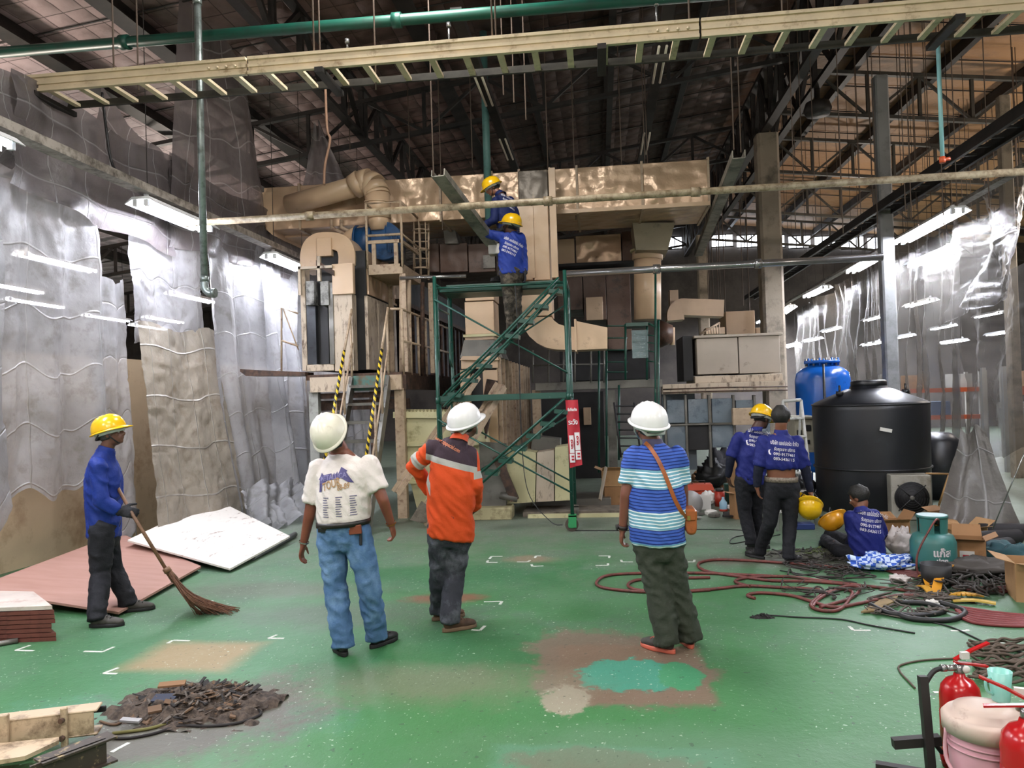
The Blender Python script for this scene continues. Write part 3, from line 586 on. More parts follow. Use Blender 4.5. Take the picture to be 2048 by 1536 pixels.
# blue fan -------------------------------------------------------
t = thing('blue_fan', 'dark blue blower fan on the railed platform above the left oven', 'fan', P(765, 505, 11.8))
b = MB(); pb(b, 742, 437, 771, 470, 11.72, .3); b.build('outlet', BLUE, t, bevel=.01)
c = P(766, 481, 11.75); b = MB(); b.tube([c, c+V((0, .32, 0))], .3, 24); b.build('scroll_housing', BLUE, t)
c = P(732, 484, 11.8); b = MB(); b.tube([c+V((-.15, .1, 0)), c+V((.1, .1, 0))], [.26, .26], 20); b.tube([c+V((-.17, .1, 0)), c+V((-.14, .1, 0))], .29, 20); b.build('inlet_flange', BLUE, t)
b = MB(); pb(b, 772, 470, 797, 503, 11.7, .35); b.build('motor', BLUE, t, bevel=.03)
b = MB()
for k in range(7): pb(b, 774+k*3.2, 468, 775+k*3.2, 505, 11.68, .02)
b.build('cooling_rib', BLUE, t)
b = MB(); c = P(712, 485, 11.9); b.tube(cat_spline([c+V((.15, 0, .08)), c+V((-.05, 0, .05)), c+V((-.18, 0, -.2)), c+V((-.2, 0, -.4))], 4), .17, 18); b.build('intake_elbow', DUCT2, t)
# fan platform ---------------------------------------------------
t = thing('fan_platform', 'small railed beige platform with posts carrying the blue fan', 'platform', P(765, 540, 11.5))
def tb(pts, r=.02, name='rail', m=RAIL): b = MB(); b.tube(pts, r, 8); return b.build(name, m, t)
x0, x1, zb, zt = P(734, 500, 11.3).x, P(804, 500, 11.3).x, P(770, 535, 11.3).z, P(770, 405, 11.3).z
b = MB(); b.box(x0, x1, 11.3, 12.5, zb-.1, zb); b.build('deck', RAIL, t)
for z in (zb+.05, zb+.42):
    b = MB(); b.box(x0, x1, 11.3, 11.34, z-.05, z); b.box(x1-.04, x1, 11.3, 12.4, z-.05, z); b.build('fan_bed', RAIL, t)
for x in (x0+.1, x1-.1): b = MB(); b.box(x-.03, x+.03, 11.31, 11.35, zb, zb+.42); b.build('bed_post', RAIL, t)
for x, y in ((x0, 11.3), (x1, 11.3), (x1, 12.5)): tb([(x, y, zb), (x, y, zt)], .02, 'post')
tb([(x0, 12.4, zt), (x0, 11.3, zt), (x1, 11.3, zt), (x1, 12.5, zt)]); tb([(x0, 11.3, (zb+zt)/2), (x1, 11.3, (zb+zt)/2), (x1, 12.5, (zb+zt)/2)])
for x, y in ((x1, 11.35), (x1+.18, 12.4), (x0+.05, 12.4)): b = MB(); b.box(x-.035, x+.035, y-.03, y+.03, 2.15, zb-.1); b.build('support_leg', RAIL, t)
# caged ladder
t = thing('caged_ladder', 'beige ladder with hoop cage behind the fan platform', 'ladder', P(840, 560, 12.6))
for px in (828, 857):
    tb([P(px, 405, 12.6), P(px, 560, 12.6)], .018, 'stile')
for k in range(9): tb([P(828, 415+k*17, 12.6), P(857, 415+k*17, 12.6)], .012, 'rung')
for k in range(4):
    y = 425+k*38; c = (P(828, y, 12.6)+P(857, y, 12.6))/2; r = (P(857, y, 12.6)-P(828, y, 12.6)).length/2
    tb([c+V((r*1.1*math.cos(a*math.pi/8), -r*1.7*math.sin(a*math.pi/8), 0)) for a in range(9)], .012, 'hoop')
for a in (2, 4, 6):
    c0 = (P(828, 425, 12.6)+P(857, 425, 12.6))/2; r = (P(857, 425, 12.6)-P(828, 425, 12.6)).length/2; o_ = V((r*1.1*math.cos(a*math.pi/8), -r*1.7*math.sin(a*math.pi/8), 0))
    tb([c0+o_, c0+o_+V((0, 0, -.95))], .01, 'cage_strap')
# brown duct behind
t = thing('brown_duct', 'dark brown duct box behind the scaffold and workers', 'duct', P(930, 545, 13.5))
for x0, x1 in ((858, 878), (880, 935), (937, 990), (992, 1035)): b = MB(); pb(b, x0, 487, x1, 544, 13.3, 1.2); b.build('panel', BROWN, t, bevel=.006)
b = MB(); pb(b, 966, 510, 990, 536, 13.26, .04); b.build('hatch', GREYD, t)
b = MB(); q, d = poly([(885, 445), (905, 445), (917, 487), (890, 487)], 13.2, .5); b.prism(q, d); b.build('stack', GREYD, t)
# vertical duct with elbow --------------------------------------
t = thing('vertical_duct', 'cream vertical duct with a dark upper hood and a curved elbow to the right', 'duct', P(1070, 690, 11.7))
b = MB(); pb(b, 1037, 340, 1096, 408, 11.85, .5); b.build('hood', metal_mat('scorched_sheet', '4e473d', '7a6d58', .2, .35, .03, .4), t, bevel=.01)
b = MB(); pb(b, 1034, 410, 1064, 560, 11.85, .6); b.build('panel', DUCT2, t, bevel=.006)
b = MB(); pb(b, 1066, 410, 1098, 560, 11.85, .6); b.build('panel', DUCT2, t, bevel=.006)
b = MB(); pb(b, 1061, 412, 1068, 556, 11.82, .04); b.build('seam', DUCT2, t)
b = MB(); pb(b, 1100, 335, 1113, 555, 11.8, .12); b.build('corner_post', DUCT2, t)
b = MB(); pb(b, 1040, 562, 1103, 632, 11.6, .6); b.build('panel', DUCT2, t, bevel=.006)
b = MB(); q, d = poly([(1040, 634), (1103, 634), (1108, 641), (1117, 648), (1130, 652), (1150, 654), (1150, 700), (1112, 699), (1092, 695), (1074, 686), (1059, 673), (1047, 655)], 11.6, .55); b.prism(q, d); b.build('elbow', DUCT2, t)
b = MB(); q, d = poly([(1152, 642), (1215, 655), (1215, 697), (1152, 700)], 11.6, .55); b.prism(q, d); b.build('outlet', DUCT2, t)
b = MB(); pb(b, 1149, 638, 1153, 703, 11.57, .62); b.build('flange', DUCT2, t)
# second vertical duct and gray hopper
t = thing('vertical_duct', 'shorter cream square duct ending in a grey hopper behind the scaffold', 'duct', P(955, 720, 12))
for y0, y1 in ((572, 601), (603, 668), (672, 680)): b = MB(); pb(b, 930, y0, 988, y1, 12, .6); b.build('panel', DUCT2, t, bevel=.006)
b = MB(); pb(b, 926, 668, 993, 673, 11.96, .7); b.build('flange', CREAM2, t)
b = MB(); q, d = poly([(928, 680), (990, 680), (1006, 716), (920, 716)], 11.9, .8); b.prism(q, d); b.build('hopper', GREYD, t)
# centre oven body with ribbed side
t = thing('tunnel_oven', 'cream tunnel oven with ribbed sooty side receding behind the scaffold', 'oven', (-1.8, 11.6, 0))
x0, x1, _, ztop = P(922, 800, 11.6).x, P(996, 800, 11.6).x, 0, P(960, 716, 11.6).z
b = MB(); b.box(x0, x1-.02, 11.7, 17, .25, ztop); b.build('core', SOOT, t)
for a_, c_, d_, e_ in ((922, 740, 942, 890), (966, 740, 996, 800), (974, 806, 996, 890), (922, 716, 996, 737)):
    b = MB(); pb(b, a_, d_ and c_, d_ if False else d_, e_, 11.58, .1) if False else pb(b, a_, c_, d_, e_, 11.58, .1); b.build('front_panel', DUCT2, t, bevel=.006)
b = MB(); q, d = poly([(925, 712), (993, 712), (998, 720), (920, 720)], 11.5, .4); b.prism(q, d); b.build('cornice', DUCT2, t)
k = 0
for i in range(11):
    y = 11.65+i*.48
    for zz0, zz1 in ((.3, 1.25), (1.3, ztop)):
        b = MB(); b.box(x1-.02, x1+.01, y+.02, y+.44, zz0, zz1); b.build('side_panel', GREYD if i % 3 else PEEL, t)
    b = MB(); b.box(x1, x1+.06, y-.03, y+.02, .3, ztop); b.build('side_rib', RAIL, t)
# left oven -------------------------------------------------------
OX0, OX1 = -4.22, -3.42
t = thing('left_oven', 'tall soot-streaked cream tunnel oven on a raised platform at left', 'oven', (-3.8, 11, 2.15))
def xz(px, py, Y): p = P(px, py, Y); return p.x, p.z
b = MB(); b.box(OX0, OX1-.03, 11.25, 20, 2.2, 4.0); b.build('body', SOOT, t)
for a_ in ((602, 535, 612, 742), (668, 588, 706, 742), (612, 729, 668, 742)):
    b = MB(); pb(b, *a_, 11.0, .2); b.build('front_panel', PEEL, t, bevel=.005)
b = MB(); pb(b, 664, 527, 706, 588, 10.95, .1); b.build('cover_plate', DUCT2, t, bevel=.004)
b = MB(); pb(b, 613, 610, 632, 728, 11.02, .1); b.build('door_leaf', metal_mat('dark_steel_door', '3a3d42', '1c1d20', .4, .35, .01, .5), t)
b = MB(); pb(b, 632, 610, 657, 728, 11.12, .1); b.build('opening', SOOT, t)
b = MB(); pb(b, 658, 565, 667, 728, 10.98, .2); b.build('door_leaf', GREYD, t)
for a_ in ((612, 562, 628, 610), (641, 562, 657, 610)): b = MB(); pb(b, *a_, 10.95, .25); b.build('insulation_block', metal_mat('speckled_wool', 'a7a7a5', '2c2c2c', .5, .8, .01), t)
b = MB(); pb(b, 628, 562, 641, 610, 11.1, .1); b.build('opening', SOOT, t)
b = MB(); q, d = poly([(632, 520), (668, 541), (668, 552), (632, 531)], 10.93, .06); b.prism(q, d); b.build('slanted_bracket', RUST, t)
b = MB()
for a_ in ((596, 532, 601, 590), (596, 532, 664, 537), (634, 512, 640, 562)): pb(b, *a_, 10.9, .06)
b.build('angle_frame', PEEL, t)
# inverted U duct on top
path = [P(617, 540, 11.2), P(617, 508, 11.2), P(624, 490, 11.2), P(640, 482, 11.2), P(668, 482, 11.2), P(686, 490, 11.2), P(693, 508, 11.2), P(693, 530, 11.2)]
b = MB(); sp = cat_spline(path, 4); rr_ = []
for i_, p in enumerate(sp):
    d = (sp[min(i_+1, len(sp)-1)]-sp[max(0, i_-1)]).normalized(); nx_ = V((d.z, 0, -d.x)); rr_.append([p+nx_*.13, p+nx_*.13+V((0, .5, 0)), p-nx_*.13+V((0, .5, 0)), p-nx_*.13])
b.loft(rr_, smooth=False); b.build('arch_duct', DUCT2, t)
b = MB(); pb(b, 633, 475, 662, 512, 11.15, .5); b.build('top_box', DUCT2, t, bevel=.005)
zu = P(712, 592, 11.2).z
for i in range(3):
    y = 11.2+i*.55; b = MB(); b.box(OX1-.05, OX1, y+.01, y+.53, 2.2, zu); b.build('side_panel', PEEL, t, bevel=.004)
for i in range(3): b = MB(); b.box(OX1-.03, OX1+.0, 11.3+i*.7, 11.98+i*.7, zu+.03, 4.0); b.build('upper_side_panel', DUCT, t)
for i in range(14):
    y = 12.95+i*.5; b = MB(); b.box(OX1-.04, OX1, y+.01, y+.47, 2.2, 3.35); b.build('soot_panel', metal_mat('sooty_panel', '26262b', '121215', .4, .45, .02, .3), t)
    b = MB(); b.box(OX1, OX1+.05, y-.03, y+.01, 2.2, 3.4); b.build('side_rib', RUST, t)
b = MB(); b.box(OX1-.04, OX1+.1, 12.8, 20, 3.38, 3.45); b.build('top_rail', RUST, t)
# platform of left oven
t = thing('oven_platform', 'worn steel platform under the left oven with peeling paint', 'platform', (-3.8, 11, 0))
PX1 = -2.86
b = MB(); b.box(OX0-.1, PX1, 10.98, 20, 2.06, 2.14); b.build('deck', RUST, t)
for x0, x1, m in ((OX0-.02, -3.62, PEEL), (-3.6, -3.06, mat('teal_peeling', '4f7f78', .6, dirt='6a5a48', amt=.5, scale=6)), (-3.04, PX1, RAIL)):
    b = MB(); b.box(x0, x1, 10.92, 11.0, 1.88, 2.1); b.build('fascia', m, t)
b = MB(); b.box(PX1-.03, PX1+.05, 11, 20, 1.88, 2.1); b.build('side_beam', RUST, t)
b = MB(); b.box(OX0, PX1, 11.3, 11.4, 1.6, 1.75); b.box(OX0, PX1, 11.1, 11.16, 1.78, 1.86); b.build('cross_beam', RUST, t)
q, d = poly([(480, 738), (530, 741), (610, 744), (610, 752), (492, 752), (480, 743)], 10.9, .35); b = MB(); b.prism(q, d); b.build('overhanging_plank', RUST, t)
for x, y, m in ((-4.22, 11.05, mat('pale_post', 'a5a7a3', .6, dirt='6a6a64')), (PX1-.06, 11.05, RAIL), (PX1-.06, 14, RUST), (-4.2, 14, RUST), (PX1-.06, 17, RUST)):
    b = MB(); b.box(x-.07, x+.07, y-.06, y+.06, 0, 1.9); b.build('post', m, t)
def tb2(pts, r=.02, name='rail', m=RAIL): b = MB(); b.tube(pts, r, 8); return b.build(name, m, t)
zr = P(782, 618, 11).z
for i, y in enumerate((11.05, 11.55, 12.05, 12.6, 13.2, 13.9)): tb2([(PX1, y, 2.1), (PX1, y, zr)], .022, 'baluster', RAIL if i < 4 else RUST)
tb2([(-3.02, 11.0, zr), (PX1, 11.05, zr), (PX1, 14.5, zr)]); tb2([(PX1, 11.05, 2.6), (PX1, 14.5, 2.6)])
for px in (498, 533, 565):  # hand rail left
    pass
tb2([P(563, 742, 11), P(563, 616, 11), P(596, 627, 11)], .015); tb2([P(563, 681, 11), P(596, 692, 11)], .015); tb2([P(566, 617, 11), P(597, 700, 11)], .01)
# side posts right of the platform
for px, y0, y1, Y in ((803, 540, 748, 11.35), (818, 560, 750, 11.8), (845, 565, 752, 12.2)):
    tb2([P(px, y0, Y), P(px, y1, Y)], .035, 'tall_post', RUST if px > 830 else RAIL)
# stairs ----------------------------------------------------------
t = thing('platform_stairs', 'steep steel stairs up to the left oven with black and yellow taped handrails', 'stairs', (-3.3, 10, 0))
SX0, SX1, yt, yb_, ztp = -3.6, -3.05, 10.95, 9.72, 2.05
for x in (SX0, SX1):
    b = MB(); b.bar((x, yt, ztp), (x, yb_, 0.05), .05, .16); b.build('stringer', GREYD, t)
for i in range(8):
    f = (i+.5)/8; z = ztp*f+.02; y = yb_+(yt-yb_)*f; b = MB(); b.box(SX0, SX1, y-.09, y+.09, z-.02, z+.02); b.build('tread', GREYD, t)
tape = NT('black_yellow_tape'); c = tape.coord(); sp_ = tape.n('ShaderNodeSeparateXYZ'); tape.l(c, sp_.inputs[0])
v = tape.math('FRACT', tape.math('MULTIPLY', tape.math('ADD', sp_.outputs[2], tape.math('MULTIPLY', sp_.outputs[0], 1.2)), 11.0))
tape.l(tape.mix(tape.math('GREATER_THAN', v, .5), hexc('16161a'), hexc('d9b92e')), tape.b.inputs['Base Color']); tape.b.inputs['Roughness'].default_value = .5
for x in (SX0, SX1):
    top, bot = V((x, yt+.05, zr+.02)), V((x, yb_, .98))
    tb2([top, top.lerp(bot, .3)], .02, 'bare_handrail'); b = MB(); b.tube([top.lerp(bot, .3), bot], .022, 8); b.build('taped_handrail', tape.m, t)
    for k in range(4):
        f = (k+.2)/3.5; p = top.lerp(bot, f); tb2([p, p-V((0, 0, .98))], .018, 'baluster')
    tb2([top-V((0, 0, .5)), bot-V((0, 0, .5))], .015, 'mid_rail')
# ---------------------------------------------------------------- scaffold
SG = metal_mat('green_scaffold_paint', '17493d', '8a9a8c', .06, .35, .003); SGD = mat('dark_green_paint', '174a3c', .4, dirt='8b9a90', amt=.2, scale=10)
SGD = metal_mat('green_plate_paint', '154539', '0f2f28', .2, .4, .003)
t = thing('scaffold', 'green wheeled tube scaffold tower with diagonal steps in the middle of the hall', 'scaffold', (-1.2, 9.8, 0))
XA, XB, YA, YB = P(873, 700, 9.8).x, P(1134, 700, 9.8).x, 9.8, 10.85
Z0, ZM, ZT = .19, 1.71, 3.32
for x in (XA, XB):
    for y in (YA, YB):
        b = MB(); b.tube([(x, y, Z0), (x, y, ZT if y == YA else ZT-.12)], .024, 12); b.tube([(x, y, ZM-.04), (x, y, ZM+.04)], .032, 12); b.build('post', SG, t)
    for lo, hi in ((Z0+.1, ZM-.04), (ZM+.05, ZT-.1)):
        b = MB(); b.tube([(x, YA, hi), (x, YB, hi)], .021, 8); b.build('frame_header', SG, t)
        for y in (YA+.14, YB-.14):
            b = MB(); b.tube(cat_spline([(x, y, hi), (x, y, lo+.65), (x, y+(.07 if y < 10 else -.07)*0, lo+.5), (x, YA if y < 10 else YB, lo+.42)], 4), .016, 8); b.build('inner_leg', SG, t)
            for q in (.2, .45, .75): b = MB(); z = lo+.6+(hi-lo-.6)*q; b.tube([(x, y, z), (x, YA if y < 10.3 else YB, z)], .012, 6); b.build('rung', SG, t)
        b = MB(); b.tube([(x, YA+.14, hi-.3), (x, YB-.14, hi-.3)], .014, 8); b.build('frame_rung', SG, t)
for z, w in ((ZM, .06), (P(1000, 575, 10.25).z-.03, .1)):
    b = MB(); b.box(XA+.02, XB-.02, YA+.2 if w > .08 else YB-.1, YB-.12 if w > .08 else YB, z-.03, z+.04)
    for k in range(2): b.tube([(XA, YA+.05+k*.95, z), (XB, YA+.05+k*.95, z)], .018, 8)
    b.build('platform_board' if w > .08 else 'walk_board', SGD, t)
b = MB(); b.bar((XA, YA+.02, ZM+.02), (XB, YA+.02, ZM+.02), .04, .07); b.build('ledger', SG, t)
b = MB(); b.bar((XA+.1, YA+.3, P(1000, 572, 10).z), (XB-.1, YA+.3, P(1000, 572, 10).z), .05, .11); b.build('board_edge', SG, t)
for z0_, z1_ in ((Z0+.3, ZM-.25), (ZM+.3, ZT-.3)):
    for y in (YA, YB):
        for s in (0, 1):
            if y == YA and s: continue
            a = V((XA if not s else XB, y-.03, z1_)); c = V((XB if not s else XA, y-.03, z0_)); b = MB(); b.tube([a, c], .012, 8); b.build('cross_brace', SG, t)
a = V((XA, YA-.03, ZM+.7)); c = V((XB, YA-.03, ZT-.1))
# diagonal ladders with treads
for (ax, ay), (bx, by) in (((888, 792), (1118, 556)), ((962, 945), (1128, 798))):
    A_, B_ = P(ax, ay, 9.72), P(bx, by, 9.72); n_ = 8 if ax < 900 else 6
    for yy in (9.66, 9.92):
        for dz in (0, -.14):
            b = MB(); b.tube([(A_.x, yy, A_.z+dz), (B_.x, yy, B_.z+dz)], .015, 8); b.build('ladder_tube', SG, t)
    for k in range(n_):
        p = A_.lerp(B_, (k+.6)/n_); b = MB(); b.obox((p.x+.03, 9.79, p.z-.1), .17, .26, .05, Matrix.Rotation(.12, 3, 'Y')); b.build('tread', SGD, t)
wheel_m = mat('wheel_rubber', '4a4038', .7); wheel_g = mat('wheel_green', '2a8a52', .5)
for x in (XA, XB):
    for y in (YA, YB):
        big = y == YA; r = .085 if big else .07
        b = MB(); b.tube([(x-.02, y, r), (x+.02, y, r)] if not big else [(x-.01, y-.025, r), (x-.01, y+.025, r)], r, 20); wo = b.build('wheel', wheel_m, t)
        b = MB(); b.tube([(x-.012, y-.03, r), (x-.012, y+.03, r)], r*.55, 14); b.build('wheel_hub', wheel_g if big else GREYD, wo)
        b = MB(); b.box(x-.05, x+.05, y-.05, y-.035, r*.6, r*2.4); b.box(x-.05, x+.05, y+.035, y+.05, r*.6, r*2.4); b.box(x-.05, x+.05, y-.05, y+.05, r*2.2, r*2.5); b.build('caster_fork', wheel_g if big else GREYD, t)
# banner
BX0, BX1 = P(1133, 870, 9.7).x+.0, P(1155, 870, 9.7).x
zt_, zb_ = P(1143, 800, 9.7).z, P(1143, 936, 9.7).z
bn = MB(); vs = []; nn = 16
for j in range(nn+1):
    for i in range(7):
        u, v = i/6, j/nn; vs.append((BX0+u*.155+.03*v, 9.70+.05*u+.012*math.sin(u*6+v*5), zt_-(zt_-zb_)*v*(1-.04*u)))
bn.add(vs, [(j*7+i, j*7+i+1, j*7+i+8, j*7+i+7) for j in range(nn) for i in range(6)], True)
banner = bn.build('safety_banner', mat('red_vinyl', 'c02738', .45), label='narrow red vinyl safety banner tied to the right scaffold post', cat='banner')
WHITEP = mat('white_print', 'e6e3e6', .5, var=.03); REDP = mat('red_print', 'b81f33', .5)
def text_mesh(s, size, bold=0.0, shear=0.0, align='CENTER'):
    c = bpy.data.curves.new('lettering', 'FONT'); c.body = s; c.size = size; c.align_x = align; c.align_y = 'CENTER'; c.offset = bold; c.shear = shear; c.resolution_u = 3
    o = bpy.data.objects.new('lettering', c); COL.objects.link(o); dg = bpy.context.evaluated_depsgraph_get(); me = bpy.data.meshes.new_from_object(o.evaluated_get(dg))
    vs = [V(v.co) for v in me.vertices]; fs = [tuple(p.vertices) for p in me.polygons]; bpy.data.objects.remove(o); bpy.data.curves.remove(c); bpy.data.meshes.remove(me); return vs, fs
bxm = BX0+.09
def onb(u, v): return V((BX0+u*.155+.03*v, 9.685+.05*u, zt_-(zt_-zb_)*v))
for s, size, v in (('พื้นที่ก่อสร้าง', .045, .145), ('ระวัง', .085, .33)):
    vs, fs = text_mesh(s, size, .002); kx = min(1, .115/(max(p.x for p in vs)-min(p.x for p in vs))); b = MB(); b.add([onb(.5+kx*p.x/.155, v-p.y/(zt_-zb_))+V((0, -.004, 0)) for p in vs], fs); b.build('lettering', WHITEP, banner)
for u0, u1, v0, v1 in ((.1, .46, .52, .78), (.54, .95, .48, .74), (.06, .46, .79, .92), (.54, .95, .75, .88)):
    b = MB(); b.add([onb(u0, v1)+V((0, -.002, 0)), onb(u1, v1)+V((0, -.002, 0)), onb(u1, v0)+V((0, -.002, 0)), onb(u0, v0)+V((0, -.002, 0))], [(0, 1, 2, 3)]); b.build('white_panel', WHITEP, banner)
for u, v in ((.28, .65), (.75, .6)):
    c = onb(u, v)+V((0, -.006, 0)); n_ = 20
    b = MB(); vs = [c+V((.024*math.cos(2*math.pi*k/n_), 0, .06*math.sin(2*math.pi*k/n_))) for k in range(n_)]+[c+V((.016*math.cos(2*math.pi*k/n_), 0, .045*math.sin(2*math.pi*k/n_))) for k in range(n_)]
    b.add(vs, [(k, (k+1) % n_, n_+(k+1) % n_, n_+k) for k in range(n_)]); b.build('pictogram_ring', REDP, banner)
    b = MB(); b.sphere(c+V((0, .001, .02)), (.008, .001, .014), 8); b.tube([c+V((0, 0, .0)), c+V((0, 0, -.035))], [.011, .006], 8); b.build('pictogram_figure', REDP, banner)
for u, v in ((.27, .83), (.27, .875), (.75, .79), (.75, .835)):
    b = MB(); c = onb(u, v)+V((0, -.006, 0)); b.box(c.x-.022, c.x+.022, c.y, c.y+.002, c.z-.013, c.z+.01); b.build('caption_bar', REDP, banner)
# hoppers and tanks on the floor ----------------------------------
t = thing('hopper', 'large pale yellow sheet hopper tapering down behind the orange jacket', 'hopper', P(870, 1020, 11.1))
b = MB(); q, d = poly([(788, 828), (962, 828), (975, 900), (965, 1020), (838, 1035)], 11.15, .8); b.prism(q, d); b.build('body', CREAM2, t)
for q_ in ([(786, 824), (964, 824), (964, 836), (786, 836)], [(797, 886), (968, 884), (968, 890), (799, 893)], [(816, 962), (968, 958), (968, 963), (818, 968)]):
    q, d = poly(q_, 11.1, .08); b = MB(); b.prism(q, d); b.build('stiffener', CREAM2, t)
b = MB()
for k in range(24): x = 790+k*7.2; q, d = poly([(x, 825), (x+3.5, 819), (x+7, 825)], 11.3, .3); b.prism(q, d)
b.build('corrugated_edge', CREAM2, t)
t = thing('steel_bin', 'scuffed grey and yellow sheet metal bin behind the scaffold legs', 'bin', P(1040, 1015, 11.2))
b = MB(); q, d = poly([(958, 884), (1012, 887), (1012, 1016), (962, 1018)], 10.95, .08); b.prism(q, d); b.build('grey_plate', GREYD, t)
for q_, m in (([(1014, 898), (1072, 905), (1070, 1004), (1014, 1008)], CREAM2), ([(1074, 905), (1108, 900), (1108, 1002), (1072, 1004)], PEEL), ([(1110, 895), (1146, 890), (1150, 1000), (1110, 1002)], CREAM2)):
    q, d = poly(q_, 11.1, .5); b = MB(); b.prism(q, d); b.build('side_plate', m, t)
b = MB(); b.bar(P(993, 912, 10.9), P(1030, 1000, 10.9), .12, .08); b.build('dark_bar', RUST, t)
b = MB(); b.tube([P(1000, 990, 10.9), P(1035, 998, 10.9)], .05, 10); b.build('shaft', GREYD, t)
b = MB(); q, d = poly([(1065, 872), (1120, 878), (1120, 900), (1062, 902)], 11.5, .4); b.prism(q, d); b.build('rear_box', GREYD, t)
b = MB(); pb(b, 940, 1016, 1023, 1042, 10.75, .4); b.build('foam_block', metal_mat('yellow_foam', 'b3aa84', '6d6447', .35, .8, .01), label='pale yellow block lying in front of the grey bin', cat='block', bevel=.02)
t = thing('floor_slab', 'grey metal slab lying on the floor right of the scaffold wheel', 'slab', (1, 11.4, 0))
a, c = FL(1040, 1020), FL(1225, 1012)
b = MB(); b.box(P(1062, 1000, 11.6).x, P(1222, 1000, 11.6).x, 11.6, 12.4, .02, .16); b.build('top_plate', GREYD, t, bevel=.01)
b = MB(); b.box(P(1045, 1030, 10.9).x, P(1270, 1030, 10.9).x, 10.95, 11.55, 0.0, .07); b.build('low_board', WOODG, t)
b = MB(); b.box(P(1055, 1035, 10.8).x, P(1250, 1030, 10.8).x, 10.85, 10.93, 0, .05); b.build('yellow_edge', CREAM2, t)
# leaning beams (diagonal channels)
for (a, c, Ya, Yc, wd, lb) in (((955, 752), (792, 985), 11.0, 10.3, .1, 'long cream channel beam leaning down left behind the orange jacket'), ((1003, 770), (842, 1045), 11.05, 10.2, .16, 'wide pale channel beam leaning on the centre oven'), ((985, 760), (962, 875), 11.3, 11.2, .16, 'dark rusty bar leaning on the centre oven front')):
    b = MB(); p0, p1 = P(*a, Ya), P(*c, Yc); b.bar(p0, p1, wd, .05); s = (p1-p0).cross(V((0, 1, 0))).normalized()
    for k in (-1, 1): b.bar(p0+s*wd*.45*k+V((0, -.04, 0)), p1+s*wd*.45*k+V((0, -.04, 0)), .015, .05)
    b.build('leaning_beam', RUST if 'dark' in lb else RAIL, label=lb, cat='beam')
b = MB(); q, d = poly([(820, 1040), (842, 1003), (862, 1018), (862, 1040), (845, 1046)], 10.1, .05); b.prism(q, d); b.build('ribbed_tray', WOODG, label='short ribbed wooden tray lying left of the orange jacket', cat='tray')
for k in range(3): pass
# ---------------------------------------------------------------- right rear plant
t = thing('drop_duct', 'cream duct dropping from the long duct into a round vertical pipe', 'duct', P(1300, 640, 14))
q, d = poly([(1265, 445), (1350, 445), (1336, 500), (1272, 500)], 13.4, .8); b = MB(); b.prism(q, d); b.build('tapered_neck', metal_mat('greyish_cream', '8a8068', '5d5544', .3, .5, .02), t)
b = MB(); b.tube([P(1295, 500, 13.9), P(1295, 520, 13.9)], .27, 24); b.tube([P(1295, 518, 13.9), P(1295, 640, 13.9)], .24, 24); b.build('round_pipe', DUCT2, t)
b = MB(); b.tube([P(1294, 500, 13.9), P(1294, 504, 13.9)], .3, 24); b.build('collar', CREAM2, t)
def boxes(name, label, cat, items, loc=None):
    t = thing(name, label, cat, loc or P(items[0][1][0], items[0][1][3], items[0][2]))
    for pn, r, Y, D, m in items: b = MB(); pb(b, *r, Y, D); b.build(pn, m, t, bevel=.006)
    return t
boxes('wall_duct', 'pale cream duct casing behind the long duct right of the workers', 'duct', [('panel', (1152, 470, 1242, 524), 15, 1, DUCT), ('panel', (1116, 478, 1149, 528), 15, 1, DUCT2), ('panel', (1244, 463, 1268, 522), 15.1, 1, BROWN), ('ledge', (1112, 524, 1270, 530), 14.9, 1.1, SOOT)])
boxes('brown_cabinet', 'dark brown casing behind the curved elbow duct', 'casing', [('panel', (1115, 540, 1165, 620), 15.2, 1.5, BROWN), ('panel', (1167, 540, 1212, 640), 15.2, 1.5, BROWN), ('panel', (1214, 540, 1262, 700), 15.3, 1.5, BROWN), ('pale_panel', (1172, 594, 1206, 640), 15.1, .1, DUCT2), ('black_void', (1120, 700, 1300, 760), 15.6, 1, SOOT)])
boxes('white_cabinet', 'big off-white cabinet with two panels on the right rear machine', 'cabinet', [('panel', (1394, 676, 1476, 748), 13.2, 1.2, metal_mat('offwhite_panel', 'b8ac9e', '8f8475', .15, .5, .004)), ('panel', (1478, 672, 1560, 746), 13.2, 1.2, MATS['offwhite_panel']), ('frame', (1388, 668, 1566, 673), 13.16, 1.3, MATS['offwhite_panel']), ('base', (1390, 750, 1566, 764), 13.1, 1.3, PEEL), ('side', (1366, 672, 1386, 762), 13.3, 1.1, SOOT)])
ob = [('beam', (1070, 762, 1325, 778), 12.9, .3, GREYD), ('beam', (1325, 765, 1570, 785), 12.95, .3, PEEL), ('side', (1326, 786, 1392, 940), 13.3, .2, metal_mat('blue_grey_panel', '5f6b74', '3d464e', .2, .35, .01)), ]
for i, (x0, y0, x1, y1) in enumerate(((1334, 800, 1372, 846), (1376, 798, 1418, 846), (1424, 797, 1468, 846), (1424, 850, 1468, 895), (1334, 850, 1372, 900), (1472, 800, 1510, 850), (1515, 830, 1540, 870))):
    ob.append(('window_panel', (x0, y0, x1, y1), 13.0, .1, metal_mat('frosted_panel', '74818c', '4d5a66', .3, .25, .02)))
for x in (1331, 1373, 1420, 1469, 1511): ob.append(('mullion', (x-2, 790, x+3, 935), 12.95, .12, GREYD))
ob.append(('mid_rail', (1330, 846, 1512, 850), 12.94, .12, GREYD)); ob.append(('dark_opening', (1376, 851, 1418, 900), 13.02, .1, SOOT)); ob.append(('control_box', (1466, 816, 1512, 850), 12.8, .15, RAIL))
boxes('rear_machine', 'blue grey panelled machine housing behind the debris on the right', 'machine', ob)
